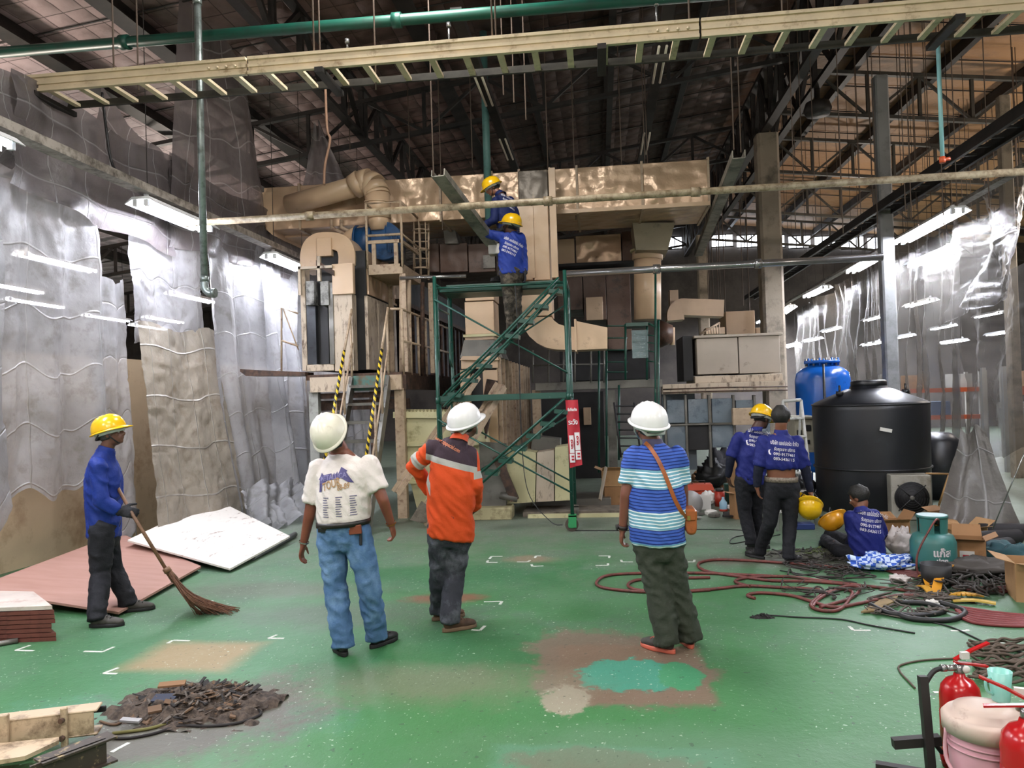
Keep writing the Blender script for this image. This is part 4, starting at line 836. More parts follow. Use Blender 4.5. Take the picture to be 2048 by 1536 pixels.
for k, z in enumerate((775, 782)):
    pipe('conduit', [P(1326, z+4, 12.8), P(1450, z, 12.8), P(1575, z-2, 12.8)], .012, RUST, ('upper' if k == 0 else 'lower')+' thin rusty conduit along the rear machine top')
t = thing('curved_duct', 'brown curved duct with elbow left of the far cream column', 'duct', P(1400, 650, 17))
pa = [P(1352, 640, 17), P(1352, 625, 17), P(1362, 614, 17), P(1384, 614, 17), P(1448, 616, 17)]; b = MB(); rr_ = []
sp = cat_spline(pa, 5)
for i_, p in enumerate(sp):
    d = (sp[min(i_+1, len(sp)-1)]-sp[max(0, i_-1)]).normalized(); n_ = V((d.z, 0, -d.x)); rr_.append([p+n_*.18, p+n_*.18+V((0, .5, 0)), p-n_*.18+V((0, .5, 0)), p-n_*.18])
b.loft(rr_, smooth=False); b.build('elbow', DUCT2, t); b = MB(); pb(b, 1340, 580, 1357, 612, 17.2, .4); b.build('stub', DUCT2, t)
b = MB(); b.tube([P(1318, 668, 16), P(1345, 668, 16)], [.3, .18], 20); b.build('cone', BROWN, t)
b = MB(); b.tube([P(1345, 690, 16), P(1345, 655, 16)], .05, 10); b.build('riser', DUCT2, t)
# green maintenance tower in the rear
t = thing('rear_tower', 'dark green access tower with plastic screen at the rear machine', 'tower', P(1290, 950, 12.6))
def tg(pts, r=.018, name='post', m=SG): b = MB(); b.tube(pts, r, 8); return b.build(name, m, t)
for px, y0, y1, Y in ((1251, 648, 760, 12.5), (1294, 645, 760, 12.5), (1311, 540, 960, 12.3), (1317, 640, 960, 12.3), (1198, 700, 945, 12.6), (1213, 700, 945, 12.8), (1238, 770, 920, 12.6)): tg([P(px, y0, Y), P(px, y1, Y)])
for y in (652, 676, 700, 724, 744): tg([P(1213, y, 12.8), P(1255, y, 12.8)], .012, 'rung')
for y in (690, 705, 722, 742): tg([P(1296, y-20, 12.4), P(1311, y-18, 12.3)], .01, 'rung')
tg([P(1251, 648, 12.5), P(1300, 648, 12.5), P(1313, 655, 12.3)], .02, 'top_rail')
b = MB(); pb(b, 1252, 645, 1296, 652, 12.4, .5); b.build('top_board', SG, t)
scr = NT('clear_plastic'); scr.b.inputs['Base Color'].default_value = hexc('8fa5a8'); scr.b.inputs['Roughness'].default_value = .15
tp = scr.n('ShaderNodeBsdfTransparent'); mx = scr.n('ShaderNodeMixShader'); mx.inputs[0].default_value = .5; scr.l(scr.b.outputs[0], mx.inputs[1]); scr.l(tp.outputs[0], mx.inputs[2]); scr.l(mx.outputs[0], scr.out.inputs[0]); scr.bump(scr.noise(scr.coord(), 5, 3), .1)
b = MB(); pb(b, 1264, 660, 1296, 716, 12.45, .01); b.build('plastic_screen', scr.m, t)
t = thing('access_ladder', 'dark ladder leaning on the blue grey housing behind the striped shirt', 'ladder', P(1250, 930, 12.2))
for px in (1228, 1268): tg([P(px, 805, 12.2), P(px+14, 915, 12.0)], .016, 'stile', SOOT)
for k in range(7): tg([P(1229+k*2, 812+k*16, 12.2-k*.02), P(1270+k*1.5, 812+k*16, 12.2-k*.02)], .012, 'rung', SOOT)
for k, (x, lb) in enumerate(((1072, 'left'), (1130, 'middle'), (1180, 'right'))):
    pass
t = thing('rear_railing', 'thin dark railing on the rear gangway right of the centre oven', 'railing', P(1130, 765, 12.9))
for x in (1066, 1097, 1127, 1150, 1182, 1208): tg([P(x, 700, 12.85), P(x, 765, 12.85)], .015, 'baluster', GREYD)
tg([P(1064, 731, 12.85), P(1212, 728, 12.85)], .014, 'rail', GREYD)
for x, lb in ((1072, 'beneath the gangway beside the centre oven'), (1222, 'beneath the gangway next to the green tower')):
    b = MB(); a = P(x, 780, 13.0); b.box(a.x-.07, a.x+.07, 13.0, 13.14, 0, a.z); b.build('gangway_post', GREYD if x > 1200 else RAIL, label='steel post '+lb, cat='post')
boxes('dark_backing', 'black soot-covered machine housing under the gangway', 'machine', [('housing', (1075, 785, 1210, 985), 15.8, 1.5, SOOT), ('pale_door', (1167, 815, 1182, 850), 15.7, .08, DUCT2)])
boxes('rear_hut', 'tan enclosure block behind the white cabinet', 'enclosure', [('wall_sheet', (1452, 622, 1510, 668), 17.5, 1, DUCT2), ('wall_sheet', (1512, 655, 1545, 668), 17.5, 1, DUCT2), ('rail_sheet', (1412, 655, 1450, 668), 16.8, .4, DUCT2)])
# stairs handrail far
t = thing('rear_handrail', 'sloping cream stair handrail behind the white cabinet', 'railing', P(1420, 668, 16))
tg([P(1400, 668, 16), P(1440, 645, 16)], .02, 'rail', RAIL)
for k in range(8): tg([P(1402+k*5.2, 668, 16), P(1402+k*5.2, 667-k*2.9, 16)], .012, 'baluster', RAIL)
# ================================================================ people
def remesh(b, name, voxel, m, parent=None, smooth=3, loc=None, wr=0.0, wseed=0, wfreq=9.0, stretch=None):
    """fuse the overlapping closed pieces of builder b into one continuous surface"""
    me = bpy.data.meshes.new('tmp'); me.from_pydata(b.v, [], b.f); bm = bmesh.new(); bm.from_mesh(me); bmesh.ops.recalc_face_normals(bm, faces=bm.faces); bm.to_mesh(me); bm.free()
    o = bpy.data.objects.new('tmp', me); COL.objects.link(o)
    r = o.modifiers.new('r', 'REMESH'); r.mode = 'VOXEL'; r.voxel_size = voxel; r.use_smooth_shade = True
    if smooth: s = o.modifiers.new('s', 'SMOOTH'); s.iterations = smooth; s.factor = .5
    dg = bpy.context.evaluated_depsgraph_get(); out = bpy.data.meshes.new_from_object(o.evaluated_get(dg)); bpy.data.objects.remove(o); bpy.data.meshes.remove(me)
    if wr:
        sx, sy, sz = stretch or (1, 1, 1); nr = [V(v.normal) for v in out.vertices]
        for v, n in zip(out.vertices, nr):
            c = v.co; q = V(((c.x+c.z*.7)*wfreq*sx*1.3+wseed, c.y*wfreq*sy*.7, (c.z-c.x*.5)*wfreq*sz*.55))
            f = noise.noise(q); v.co = c + n*wr*((abs(f)*-2.0+.95) + .4*noise.noise(c*3.1+V((wseed, 0, 0))))
    off = world_loc(parent) if parent is not None else V(loc)
    out.transform(Matrix.Translation(-off)); out.name = name; out.shade_smooth() if hasattr(out, 'shade_smooth') else None
    return link(name, out, m, parent, off if parent is None else None)
def limb(b, pts, rs, n=14, k=4, end=True):
    """tapered limb through joints, rounded at the joints"""
    P_ = [V(p) for p in pts]
    for i in range(len(P_)-1):
        a, c = P_[i], P_[i+1]; ra, rc = rs[i], rs[i+1]; b.tube([a, a.lerp(c, .33), a.lerp(c, .66), c], [ra, ra*.68+rc*.34+.004*0, ra*.33+rc*.68, rc], n)
    for i, (p, r) in enumerate(zip(P_, rs)):
        if i < len(P_)-1 or end: b.sphere(p, r*.995, 10)
def trunk(b, secs, n=22):
    rings = []
    ps = cat_spline([s[0] for s in secs], 4); m = len(secs)-1
    for i, p in enumerate(ps):
        f = i/4; k = min(int(f), m-1); u = f-k
        a, c = secs[k], secs[k+1]; w = a[1]*(1-u)+c[1]*u; d = a[2]*(1-u)+c[2]*u; X = a[3].lerp(c[3], u).normalized(); Y = a[4].lerp(c[4], u).normalized()
        rings.append([p+X*w*math.cos(2*math.pi*j/n)+Y*d*math.copysign(abs(math.sin(2*math.pi*j/n))**.9, math.sin(2*math.pi*j/n)) for j in range(n)])
    b.loft(rings)
def cloth_mat(name, col, rough=.75, var=.08, dirt=None, amt=.2, fold=.01, scale=3):
    return mat(name, col, rough, 0, dirt, amt, scale, fold*1.6, 10, var, .25)
def skin_mat(name, col):
    if name in MATS: return MATS[name]
    n = NT(name); c = n.coord(); n.l(n.mix(n.step(n.noise(c, 8, 4), .35, .65), hexc(col), tuple(x*.8 for x in hexc(col)[:3])+(1,)), n.b.inputs['Base Color'])
    n.b.inputs['Roughness'].default_value = .48; n.b.inputs['Subsurface Weight'].default_value = .05; MATS[name] = n.m; return n.m
def hand(b, w, d, pn, thumb, s=1.0, curl=.5):
    """palm, four bent fingers and a thumb; d = direction from wrist, pn = palm-facing normal, thumb = side of the thumb"""
    d = d.normalized(); pn = (pn-d*pn.dot(d)).normalized(); sd = (thumb-d*thumb.dot(d)-pn*thumb.dot(pn)).normalized()
    M_ = basis(sd, pn, d); rings = []
    for z, wd, th in ((-.012, .026, .02), (.01, .031, .019), (.035, .040, .016), (.065, .042, .015), (.088, .040, .012)):
        rings.append([w+d*z*s+sd*wd*s*math.cos(a*math.pi/8)+pn*th*s*math.sin(a*math.pi/8) for a in range(16)])
    b.loft(rings)
    for i, (off, L) in enumerate(((.030, .072), (.010, .080), (-.011, .074), (-.030, .058))):
        p = w+d*.078*s+sd*off*s; ang = curl*.5*(1+.12*i); pts = [w+d*.045*s+sd*off*.9*s, p]; rr = [.0095*s, .0098*s]; dirn = d
        for q in (.46, .30, .24):
            dirn = d*math.cos(ang)+pn*math.sin(ang)+sd*off*1.2; p = p+dirn.normalized()*L*q*s; pts.append(p); rr.append(rr[-1]*.92); ang += curl*.8
        limb(b, pts, rr, 8)
    p = w+d*.022*s+sd*.026*s; td = (d*.62+sd*.72+pn*.28).normalized(); pts = [w+d*.01*s+sd*.012*s, p, p+td*.036*s, p+td*.036*s+(td*.6+d*.6+pn*.2).normalized()*.030*s, p+td*.036*s+(td*.6+d*.6+pn*.2).normalized()*.053*s]
    limb(b, pts, [.015*s, .0135*s, .0112*s, .0105*s, .009*s], 8)
def head_frame(look, tilt=V((0, 0, 1))):
    f = V(look).normalized(); u = (V(tilt)-f*V(tilt).dot(f)).normalized(); return basis(f.cross(u), f, u)  # x = own right, y = front, z = up
def head_pieces(b, c, M_, s=1.0):
    g = lambda x, y, z: c + M_ @ V((x*s, y*s, z*s))
    b.sphere(g(0, -.008, .03), (.077*s, .094*s, .088*s), 14, M_); b.sphere(g(0, .022, -.035), (.060*s, .070*s, .075*s), 12, M_)
    b.sphere(g(0, .062, -.082), (.026*s, .022*s, .020*s), 8, M_); b.sphere(g(0, .070, .018), (.052*s, .022*s, .014*s), 8, M_)
    b.tube([g(0, .082, .012), g(0, .098, -.012), g(0, .112, -.026)], [.009*s, .011*s, .014*s], 8); b.sphere(g(0, .108, -.028), .0135*s, 8)
    b.sphere(g(.012, .098, -.031), .009*s, 6); b.sphere(g(-.012, .098, -.031), .009*s, 6)
    b.sphere(g(0, .088, -.052), (.024*s, .009*s, .0055*s), 8, M_); b.sphere(g(0, .086, -.062), (.020*s, .010*s, .006*s), 8, M_)
    for k in (-1, 1):
        b.sphere(g(.044*k, .062, -.018), (.020*s, .018*s, .016*s), 8, M_)
        b.sphere(g(.079*k, -.004, -.006), (.010*s, .019*s, .030*s), 10, M_); b.sphere(g(.084*k, -.010, .010), (.007*s, .014*s, .016*s), 8, M_)
HATM = {'yellow': metal_mat('yellow_helmet_shell', 'e3b416', 'c08d10', .05, .22, .001), 'white': metal_mat('white_helmet_shell', 'e9e9ea', 'c9c9c9', .04, .25, .001), 'cream': metal_mat('cream_helmet_shell', 'e0dccb', 'b9b29a', .12, .28, .001), 'orange': metal_mat('amber_helmet_shell', 'dd9a1c', 'b57712', .08, .3, .001)}
STRAP = mat('helmet_strap', 'b9b9b4', .6); DARKSTRAP = mat('dark_strap', '202022', .7)
def hard_hat(c, M_, color, parent=None, s=1.0, label=None, group=None, cat=None):
    """safety helmet: shell with crown ridges, brim with peak, sweatband and chin strap; origin at the rim plane centre"""
    g = lambda x, y, z: c + M_ @ V((x*s, y*s, z*s)); root = thing('hard_hat', label, cat, c, group)
    if parent is not None: root.parent = parent; root.location = c-world_loc(parent)
    A_, B_ = .122, .146; rings = []; n = 40
    for z, r in ((0, 1.0), (.02, .995), (.045, .97), (.07, .92), (.095, .82), (.115, .68), (.13, .50), (.14, .30), (.144, .08)):
        ring = []
        for k in range(n):
            a = 2*math.pi*k/n; x, y = math.cos(a)*A_*r, math.sin(a)*B_*r; rid = 0
            for rx in (-.028, 0, .028): rid = max(rid, max(0, 1-abs(x-rx)/.009))
            ring.append(g(x, y, z+rid*.006*(1 if z > .06 else .2)))
        rings.append(ring)
    m = HATM[color]
    b = MB(); b.loft(rings); sh = b.build('shell', m, root)
    b = MB(); r1 = []; r2 = []; r3 = []; r4 = []
    for k in range(n):
        a = 2*math.pi*k/n; f = max(0, math.sin(a)); e = .012 + .040*f**3 + .006*max(0, -math.sin(a))**2; drop = -.010*f**2 - .004
        x, y = math.cos(a), math.sin(a); r1.append(g(x*A_*.97, y*B_*.97, .012)); r2.append(g(x*(A_+e*.9), y*(B_+e), drop+.006)); r3.append(g(x*(A_+e*.9), y*(B_+e), drop-.001)); r4.append(g(x*A_*.95, y*B_*.95, 0))
    b.loft([r1, r2, r3, r4], cap=False); b.build('brim', m, root)
    b = MB(); b.lathe([(.098, -.028), (.106, -.028), (.112, .01), (.104, .01)], c, 28, M_ @ Matrix.Scale(s, 3), 1, 1.16); b.build('sweatband', STRAP, root)
    b = MB()
    for k in (-1, 1): b.tube([g(.1*k, .02, 0), g(.088*k, .03, -.06), g(.04*k, .06, -.122)], .006*s, 6)
    b.tube([g(.04, .06, -.122), g(-.04, .06, -.122)], .006*s, 6); b.tube([g(.09, -.05, -.01), g(.06, -.10, -.045), g(-.06, -.10, -.045), g(-.09, -.05, -.01)], .012*s, 6)
    b.build('harness_strap', DARKSTRAP if color != 'white' else STRAP, root); return root
def shoe(parent, heel, toe, m, sole_m, s=1.0, hi=.0):
    f = (toe-heel); f.z = 0; f.normalize(); sd = V((f.y, -f.x, 0)); b = MB(); z0 = heel.z
    def e(y, x, z, r): b.sphere(heel+f*y*s+sd*x*s+V((0, 0, z*s)), V(r)*s, 10, basis(sd, f, V((0, 0, 1))))
    e(.05, 0, .055, (.036, .05, .045)); e(.11, 0, .055, (.040, .07, .045)); e(.18, 0, .042, (.046, .07, .034)); e(.225, 0, .036, (.042, .045, .026)); e(.06, 0, .095+hi, (.038, .045, .035))
    o = remesh(b, 'shoe', .009, m, parent, 2)
    rings = []
    for z, k in ((0, .95), (.006, 1.0), (.024, 1.0), (.028, .93)):
        ring = []
        for j in range(24):
            a = 2*math.pi*j/24; y = .132+.142*math.sin(a); x = (.047-.010*math.cos(a*2)*0+(.006 if math.sin(a) > 0 else -.006))*math.cos(a); ring.append(heel+f*y*s*1.0+sd*x*k*s+V((0, 0, z*s+.001)))
        rings.append(ring)
    sb = MB(); sb.loft(rings); sb.build('sole', sole_m, o)
    lb = MB()
    for k in range(3):
        c = heel+f*(.115+.028*k)*s+V((0, 0, (.098-.012*k)*s)); lb.tube([c-sd*.028*s, c+V((0, 0, .004)), c+sd*.028*s], .004*s, 5)
    lb.build('lace', sole_m, o); return o
def person(label, J, look, face, Y=None, skin='7d4b35', shirt=None, trouser=None, shoes=None, hat=None, hair=None, s=1.0, z=0.0, sleeve='long', hem=.1,
           belly=0.0, under=None, gloves=None, curl=(.5, .5), palm=(None, None), tiltv=(0, 0, 1), flare=0.0, shw=1.0, cuff_m=None, waist_gap=None, collar=True):
    heelL = FL(*J['heelL'], z) if len(J['heelL']) == 2 else P(J['heelL'][0], J['heelL'][1], J['heelL'][2]); heelR = FL(*J['heelR'], z) if len(J['heelR']) == 2 else P(*J['heelR'])
    toeL = FL(*J['toeL'], z) if len(J['toeL']) == 2 else P(*J['toeL']); toeR = FL(*J['toeR'], z) if len(J['toeR']) == 2 else P(*J['toeR'])
    Y0 = Y or (heelL.y+heelR.y)/2
    def q(k): a = J[k]; return P(a[0], a[1], Y0+(a[2] if len(a) > 2 else 0))
    fc = V((face[0], face[1], 0)).normalized(); root = thing('person', label, 'person', V(((heelL.x+heelR.x)/2, (heelL.y+heelR.y)/2, min(heelL.z, heelR.z))))
    hc, nk, sL, sR, eL, eR, wL, wR, hL, hR, kL, kR = [q(k) for k in ('head', 'neck', 'shL', 'shR', 'elL', 'elR', 'wrL', 'wrR', 'hipL', 'hipR', 'knL', 'knR')]
    def ank(h, t): f = (t-h); f.z = 0; return h+f.normalized()*.055*s+V((0, 0, .10*s))
    aL, aR = (ank(heelL, toeL), ank(heelR, toeR))
    hp = (hL+hR)/2; sh = (sL+sR)/2; X = (sR-sL).normalized(); Xh = X.lerp((hR-hL).normalized(), .3).normalized(); up_ = (sh-hp).normalized()
    Yd = up_.cross(X).normalized(); Yd = Yd if Yd.dot(fc) > 0 else -Yd; shs = max((sR-sL).length/2, .15*s)*shw
    sk = skin_mat('skin_'+skin, skin)
    def sec(g): # torso sections scaled by clothing allowance g
        def at(t): return hp.lerp(sh, t)
        bl = belly
        return [(at(-.12), .125*s+g, .1*s+g, Xh, Yd), (at(0), .148*s+g, .115*s+g, Xh, Yd), (at(.22)+Yd*bl*.4, .140*s+g+bl*.4, .105*s+g+bl, Xh, Yd), (at(.5)+Yd*bl*.3, .148*s+g+bl*.3, .110*s+g+bl*.7, X, Yd),
                (at(.78), shs*.88+g, .118*s+g, X, Yd), (at(.95), shs*.93+g, .095*s+g, X, Yd), (at(1.07), shs*.66+g, .070*s+g, X, Yd), (nk, .062*s+g*.5, .062*s+g*.5, X, Yd)]
    M_ = head_frame(look, tiltv)
    # --- body, one skin
    b = MB(); trunk(b, sec(0)); limb(b, [sh.lerp(nk, .3), nk, hc+M_ @ V((0, -.02, -.05))], [.065*s, .058*s, .055*s]); head_pieces(b, hc, M_, s)
    limb(b, [sL, eL, wL], [.052*s, .040*s, .027*s]); limb(b, [sR, eR, wR], [.052*s, .040*s, .027*s])
    for h_, k_, a_ in ((hL, kL, aL), (hR, kR, aR)):
        limb(b, [h_, k_, a_], [.070*s, .05*s, .036*s]); m_ = k_.lerp(a_, .3); b.sphere(m_, (.044*s, .044*s, .08*s), 8)
    for k, (w_, e_, sd) in enumerate(((wL, eL, -1), (wR, eR, 1))):
        hd = 'haL' if k == 0 else 'haR'; d = (q(hd)-w_) if hd in J else (w_-e_); pn = V(palm[k]) if palm[k] else -X*sd; th = V(J['thL' if k == 0 else 'thR']) if ('thL' if k == 0 else 'thR') in J else fc
        if gloves and k in gloves: continue
        hand(b, w_, d, pn, th, s, curl[k])
    remesh(b, 'body', .0085, sk, root, 2)
    for k in (gloves or ()):
        gb = MB(); w_, e_ = (wL, eL) if k == 0 else (wR, eR); hd = 'haL' if k == 0 else 'haR'; d = q(hd)-w_; pn = V(palm[k]) if palm[k] else -X*(-1 if k == 0 else 1)
        hand(gb, w_, d, pn, fc, s*1.2, curl[k]); gb.tube([w_-(w_-e_).normalized()*-.02, w_+(e_-w_).normalized()*.05], .042*s, 12); remesh(gb, 'glove', .0085, cloth_mat('black_glove', '1f2024'), root, 2)
    for k in (-1, 1):
        eb = MB(); eb.sphere(hc+M_ @ V((.031*k*s, .078*s, .002*s)), .0115*s, 8); eo = eb.build('eye', mat('eye_white', 'cfcac4', .3), root)
        ib = MB(); ib.sphere(hc+M_ @ V((.031*k*s, .087*s, .002*s)), .005*s, 6); ib.build('iris', mat('iris_dark', '17100c', .2), eo)
    # --- hair
    hv = .0 if hat else .13
    hb = MB(); g = lambda x, y, z_: hc + M_ @ V((x*s, y*s, z_*s)); rings = []
    for z_, r in ((-.055, .80), (-.035, .92), (0, 1.02+hv), (.035, 1.06+hv), (.07, .97+hv), (.1, .72+hv), (.118+hv*.15, .35+hv)):
        ring = []
        for j in range(28):
            a = 2*math.pi*j/28; fr = max(0, math.sin(a)); rr = r*(1-.16*fr*(1 if z_ < .06 else .3)) - (.22*fr if z_ < .04 else 0) - (.06*abs(math.cos(a)) if z_ < .0 else 0)
            no = 1+(.03 if hat else .10)*noise.noise(V((a*6, z_*60, 2))); ring.append(g(.081*rr*math.cos(a)*no, -.010+.099*rr*math.sin(a)*no, .012+z_*.95))
        rings.append(ring)
    hb.loft(rings); hb.build('hair', mat('black_hair' if hair != 'grey' else 'grey_hair', '15130f' if hair != 'grey' else '4a4644', .6, bump=.004, bscale=120), root)
    # --- trousers
    tm, tg_ = trouser; b = MB(); dn = V((0, 0, -1)); secs = sec(.016*s)
    trunk(b, [(hp.lerp(sh, -.26), .125*s, .1*s, Xh, Yd), (hp.lerp(sh, -.12), .160*s, .118*s, Xh, Yd), (hp.lerp(sh, .02), .168*s, .128*s, Xh, Yd), (hp.lerp(sh, waist_gap or .18), .150*s+belly*.3, .118*s+belly*.4, Xh, Yd)])
    for h_, k_, a_ in ((hL, kL, aL), (hR, kR, aR)):
        limb(b, [h_-up_*.01, k_, a_+(k_-a_)*.02], [.098*s, (.073+flare*.5)*s, (.062+flare)*s], 14, end=False); b.tube([a_+(k_-a_)*.10, a_+V((0, 0, -.045*s))], [(.061+flare)*s, (.068+flare)*s], 14)
    remesh(b, 'trousers', .013, tm, root, 3, wr=tg_, wseed=len(label), wfreq=11, stretch=(1, 1, 1.6))
    # --- shirt
    sm, sg = shirt; b = MB(); base = sec(.02*s); t0 = -hem
    ss = [(hp.lerp(sh, t0), .163*s+belly*.45, .128*s+belly*.6, Xh, Yd)] + [(hp.lerp(sh, t), w+.01*s, d+.008*s, x_, y_) for t, (p_, w, d, x_, y_) in ((.25, base[2]), (.5, base[3]))] + base[4:7] + [(nk-up_*(.01 if collar else .03), (.060 if collar else .072)*s, (.062 if collar else .07)*s, X, Yd)]
    ss[1] = (ss[1][0]+Yd*belly*.4,)+ss[1][1:]; ss[2] = (ss[2][0]+Yd*belly*.3,)+ss[2][1:]
    if hem < 0: ss = [x_ for x_ in ss if (x_[0]-hp).dot(up_) >= -hem*(sh-hp).length-.001]
    trunk(b, ss)
    for S_, E_, W_ in ((sL, eL, wL), (sR, eR, wR)):
        if sleeve == 'long': limb(b, [S_, E_, E_.lerp(W_, .93)], [.066*s, .056*s, .044*s], end=False)
        else: limb(b, [S_, S_.lerp(E_, .72 if sleeve == 'short' else .9)], [.067*s, (.068 if sleeve == 'short' else .062)*s], end=False)
    so = remesh(b, 'shirt', .0115, sm, root, 3, wr=sg, wseed=len(label)*1.7, wfreq=11, stretch=(1, 1, .7))
    if collar:
        c = MB(); nd = (hc-nk).normalized(); cx = X; cy = nd.cross(cx).normalized(); rings = []
        for z_, r in ((-.03, .080), (.0, .070), (.028, .066), (.03, .060), (0, .062)): rings.append([nk-up_*.005+nd*z_*s+(cx*math.cos(2*math.pi*j/20)+cy*math.sin(2*math.pi*j/20))*r*s for j in range(20)])
        c.loft(rings, cap=False); c.build('collar', cuff_m or (sm if not isinstance(sm, list) else sm[0]), root)
    if under:
        for S_, E_, W_ in ((sL, eL, wL), (sR, eR, wR)):
            ub = MB(); limb(ub, [S_.lerp(E_, .5), E_, E_.lerp(W_, .97)], [.056*s, .050*s, .036*s], end=False); remesh(ub, 'undersleeve', .012, under, root, 2, wr=.004, wfreq=14)
    shoe(root, heelL, toeL, shoes[0], shoes[1], s); shoe(root, heelR, toeR, shoes[0], shoes[1], s)
    if hat: hard_hat(hc+M_ @ V((0, -.006*s, .028*s)), M_, hat, root, s)
    return dict(root=root, shirt=so, J=dict(hp=hp, sh=sh, sL=sL, sR=sR, eL=eL, eR=eR, wL=wL, wR=wR, nk=nk, hc=hc, M=M_, Yd=Yd, X=X, up=up_, hL=hL, hR=hR, aL=aL, aR=aR), q=q)
def bvh(o):
    off = world_loc(o); me = o.data; return BVHTree.FromPolygons([v.co+off for v in me.vertices], [tuple(p.vertices) for p in me.polygons])
def decal(pr, vs, fs, c, U, Vv, m, name='lettering', lift=.004, sub=False):
    """flat print projected onto the back of the shirt"""
    t = bvh(pr['shirt']); N = U.cross(Vv).normalized(); b = MB(); out = []
    for p in vs:
        o = c+U*p[0]+Vv*p[1]; h = t.ray_cast(o+N*.5, -N, 1.2); out.append((h[0]+N*lift) if h[0] else o+N*.1)
    b.add(out, fs); return b.build(name, m, pr['root'])
def grid_poly(poly, step=.012):
    """fine fan of a flat outline so that it can follow the cloth"""
    bm = bmesh.new(); f = bm.faces.new([bm.verts.new((x, y, 0)) for x, y in poly]); xs = [p[0] for p in poly]; ys = [p[1] for p in poly]
    for ax, lo, hi in ((0, min(xs), max(xs)), (1, min(ys), max(ys))):
        k = lo+step
        while k < hi:
            co = (k, 0, 0) if ax == 0 else (0, k, 0); no = (1, 0, 0) if ax == 0 else (0, 1, 0); bmesh.ops.bisect_plane(bm, geom=bm.verts[:]+bm.edges[:]+bm.faces[:], plane_co=co, plane_no=no); k += step
    bm.verts.index_update(); vs = [V(v.co) for v in bm.verts]; fs = [tuple(v.index for v in f.verts) for f in bm.faces]; bm.free(); return vs, fs
def region_mat(name, base, layers, rough=.7):
    """cloth dyed in parts: layers = (axis vector, origin, lo, hi, colour)"""
    n = NT(name); c = n.n('ShaderNodeNewGeometry').outputs['Position']; col = hexc(base)
    return n, c, col
DENIM = cloth_mat('blue_denim', '4f7199', .8, .12, '6f90b5', .4); BLACKT = cloth_mat('black_trousers', '1b1c21', .8); DARKJ = cloth_mat('dark_worn_denim', '33363e', .8, .1, '5c6068', .35)
OLIVE = cloth_mat('olive_trousers', '3c4138', .8, .1); CAMO = cloth_mat('mottled_trousers', '2c2924', .85, .1, '5b5348', .5, scale=8); NAVYU = cloth_mat('navy_undersleeve', '15192a', .8)
COBALT = cloth_mat('cobalt_workshirt', '1a3180', .6, .06); INDIGO = cloth_mat('indigo_workshirt', '1e266c', .65, .06); NAVY = cloth_mat('navy_workshirt', '131f4c', .7, .06); WHITET = cloth_mat('white_tshirt', 'ded6d2', .8, .03)
BLKSHOE = mat('black_shoe', '1c1c1e', .5); BLKSOLE = mat('black_sole', '121214', .7); BROWNSH = mat('brown_suede', '5b4130', .8, dirt='3a2a20', amt=.4); GREYSH = mat('grey_shoe', '3d3a36', .7); CORAL = mat('coral_sole', 'd06a55', .5)
# 1 sweeper -------------------------------------------------------
p1 = person('man in cobalt work shirt and yellow helmet standing at left holding a long broom', dict(head=(222, 868, .1), neck=(212, 899, .1), shL=(218, 930, .32), shR=(196, 930, -.06), elL=(232, 985, .36), elR=(203, 1003, -.08), wrL=(226, 945, .20), wrR=(238, 1022, -.02), haL=(229, 933, .14), haR=(262, 1025, .0),
    hipL=(213, 1058, .26), hipR=(203, 1058, .04), knL=(226, 1140, .3), knR=(201, 1150, .02), heelL=(243, 1225), toeL=(300, 1219), heelR=(180, 1255), toeR=(232, 1252)), (1, .2, .28), (1, .15), skin='6a4638', shirt=(COBALT, .015), trouser=(BLACKT, .012), shoes=(GREYSH, BLKSOLE), hat='yellow', hair='grey',
    gloves=(1,), curl=(1.0, .9), palm=((0, -1, .2), (.2, .6, -.3)), hem=.12, s=.97, flare=.006, shw=.92)
# 2 white t-shirt -------------------------------------------------
p2 = person('man in white printed t-shirt, blue jeans and cream helmet looking up', dict(head=(664, 872, -.05), neck=(680, 900, .02), shL=(637, 938), shR=(738, 930), elL=(619, 1030), elR=(766, 1000, -.02), wrL=(607, 1088, .02), wrR=(783, 1050, .06), haL=(599, 1125, .04), haR=(791, 1082, .1),
    hipL=(662, 1066), hipR=(712, 1062), knL=(672, 1180), knR=(738, 1168), heelL=(690, 1314), toeL=(668, 1285), heelR=(742, 1298), toeR=(792, 1277)), (-.25, .8, .75), (-.1, 1), skin='7a4634', shirt=(WHITET, .010), trouser=(DENIM, .013), shoes=(BLKSHOE, BLKSOLE), hat='cream', sleeve='short', belly=.03,
    hem=-.17, waist_gap=.24, collar=False, tiltv=(-.35, -.6, .9), flare=.008, curl=(.6, .9), shw=1.04)
# 3 orange jacket -------------------------------------------------
p3 = person('man in orange hi-vis jacket and white helmet with hands on hips', dict(head=(932, 850, .08), neck=(918, 876, .02), shL=(866, 897, -.02), shR=(938, 910, .06), elL=(828, 930, .05), elR=(949, 968, .05), wrL=(862, 985, .24), wrR=(950, 1018, .26), haL=(875, 1005, .26), haR=(935, 1030, .3),
    hipL=(882, 1052, .0), hipR=(922, 1052, .05), knL=(880, 1140, .05), knR=(908, 1150, .05), heelL=(866, 1242), toeL=(900, 1236), heelR=(887, 1265), toeR=(955, 1252)), (.55, .75, .35), (.25, 1), skin='5f3d2e', shirt=(COBALT, .015), trouser=(DARKJ, .013), shoes=(BROWNSH, mat('tan_sole', '6f5a45', .7)), hat='white', belly=.02,
    hem=.16, tiltv=(-.1, -.3, 1), flare=.006)
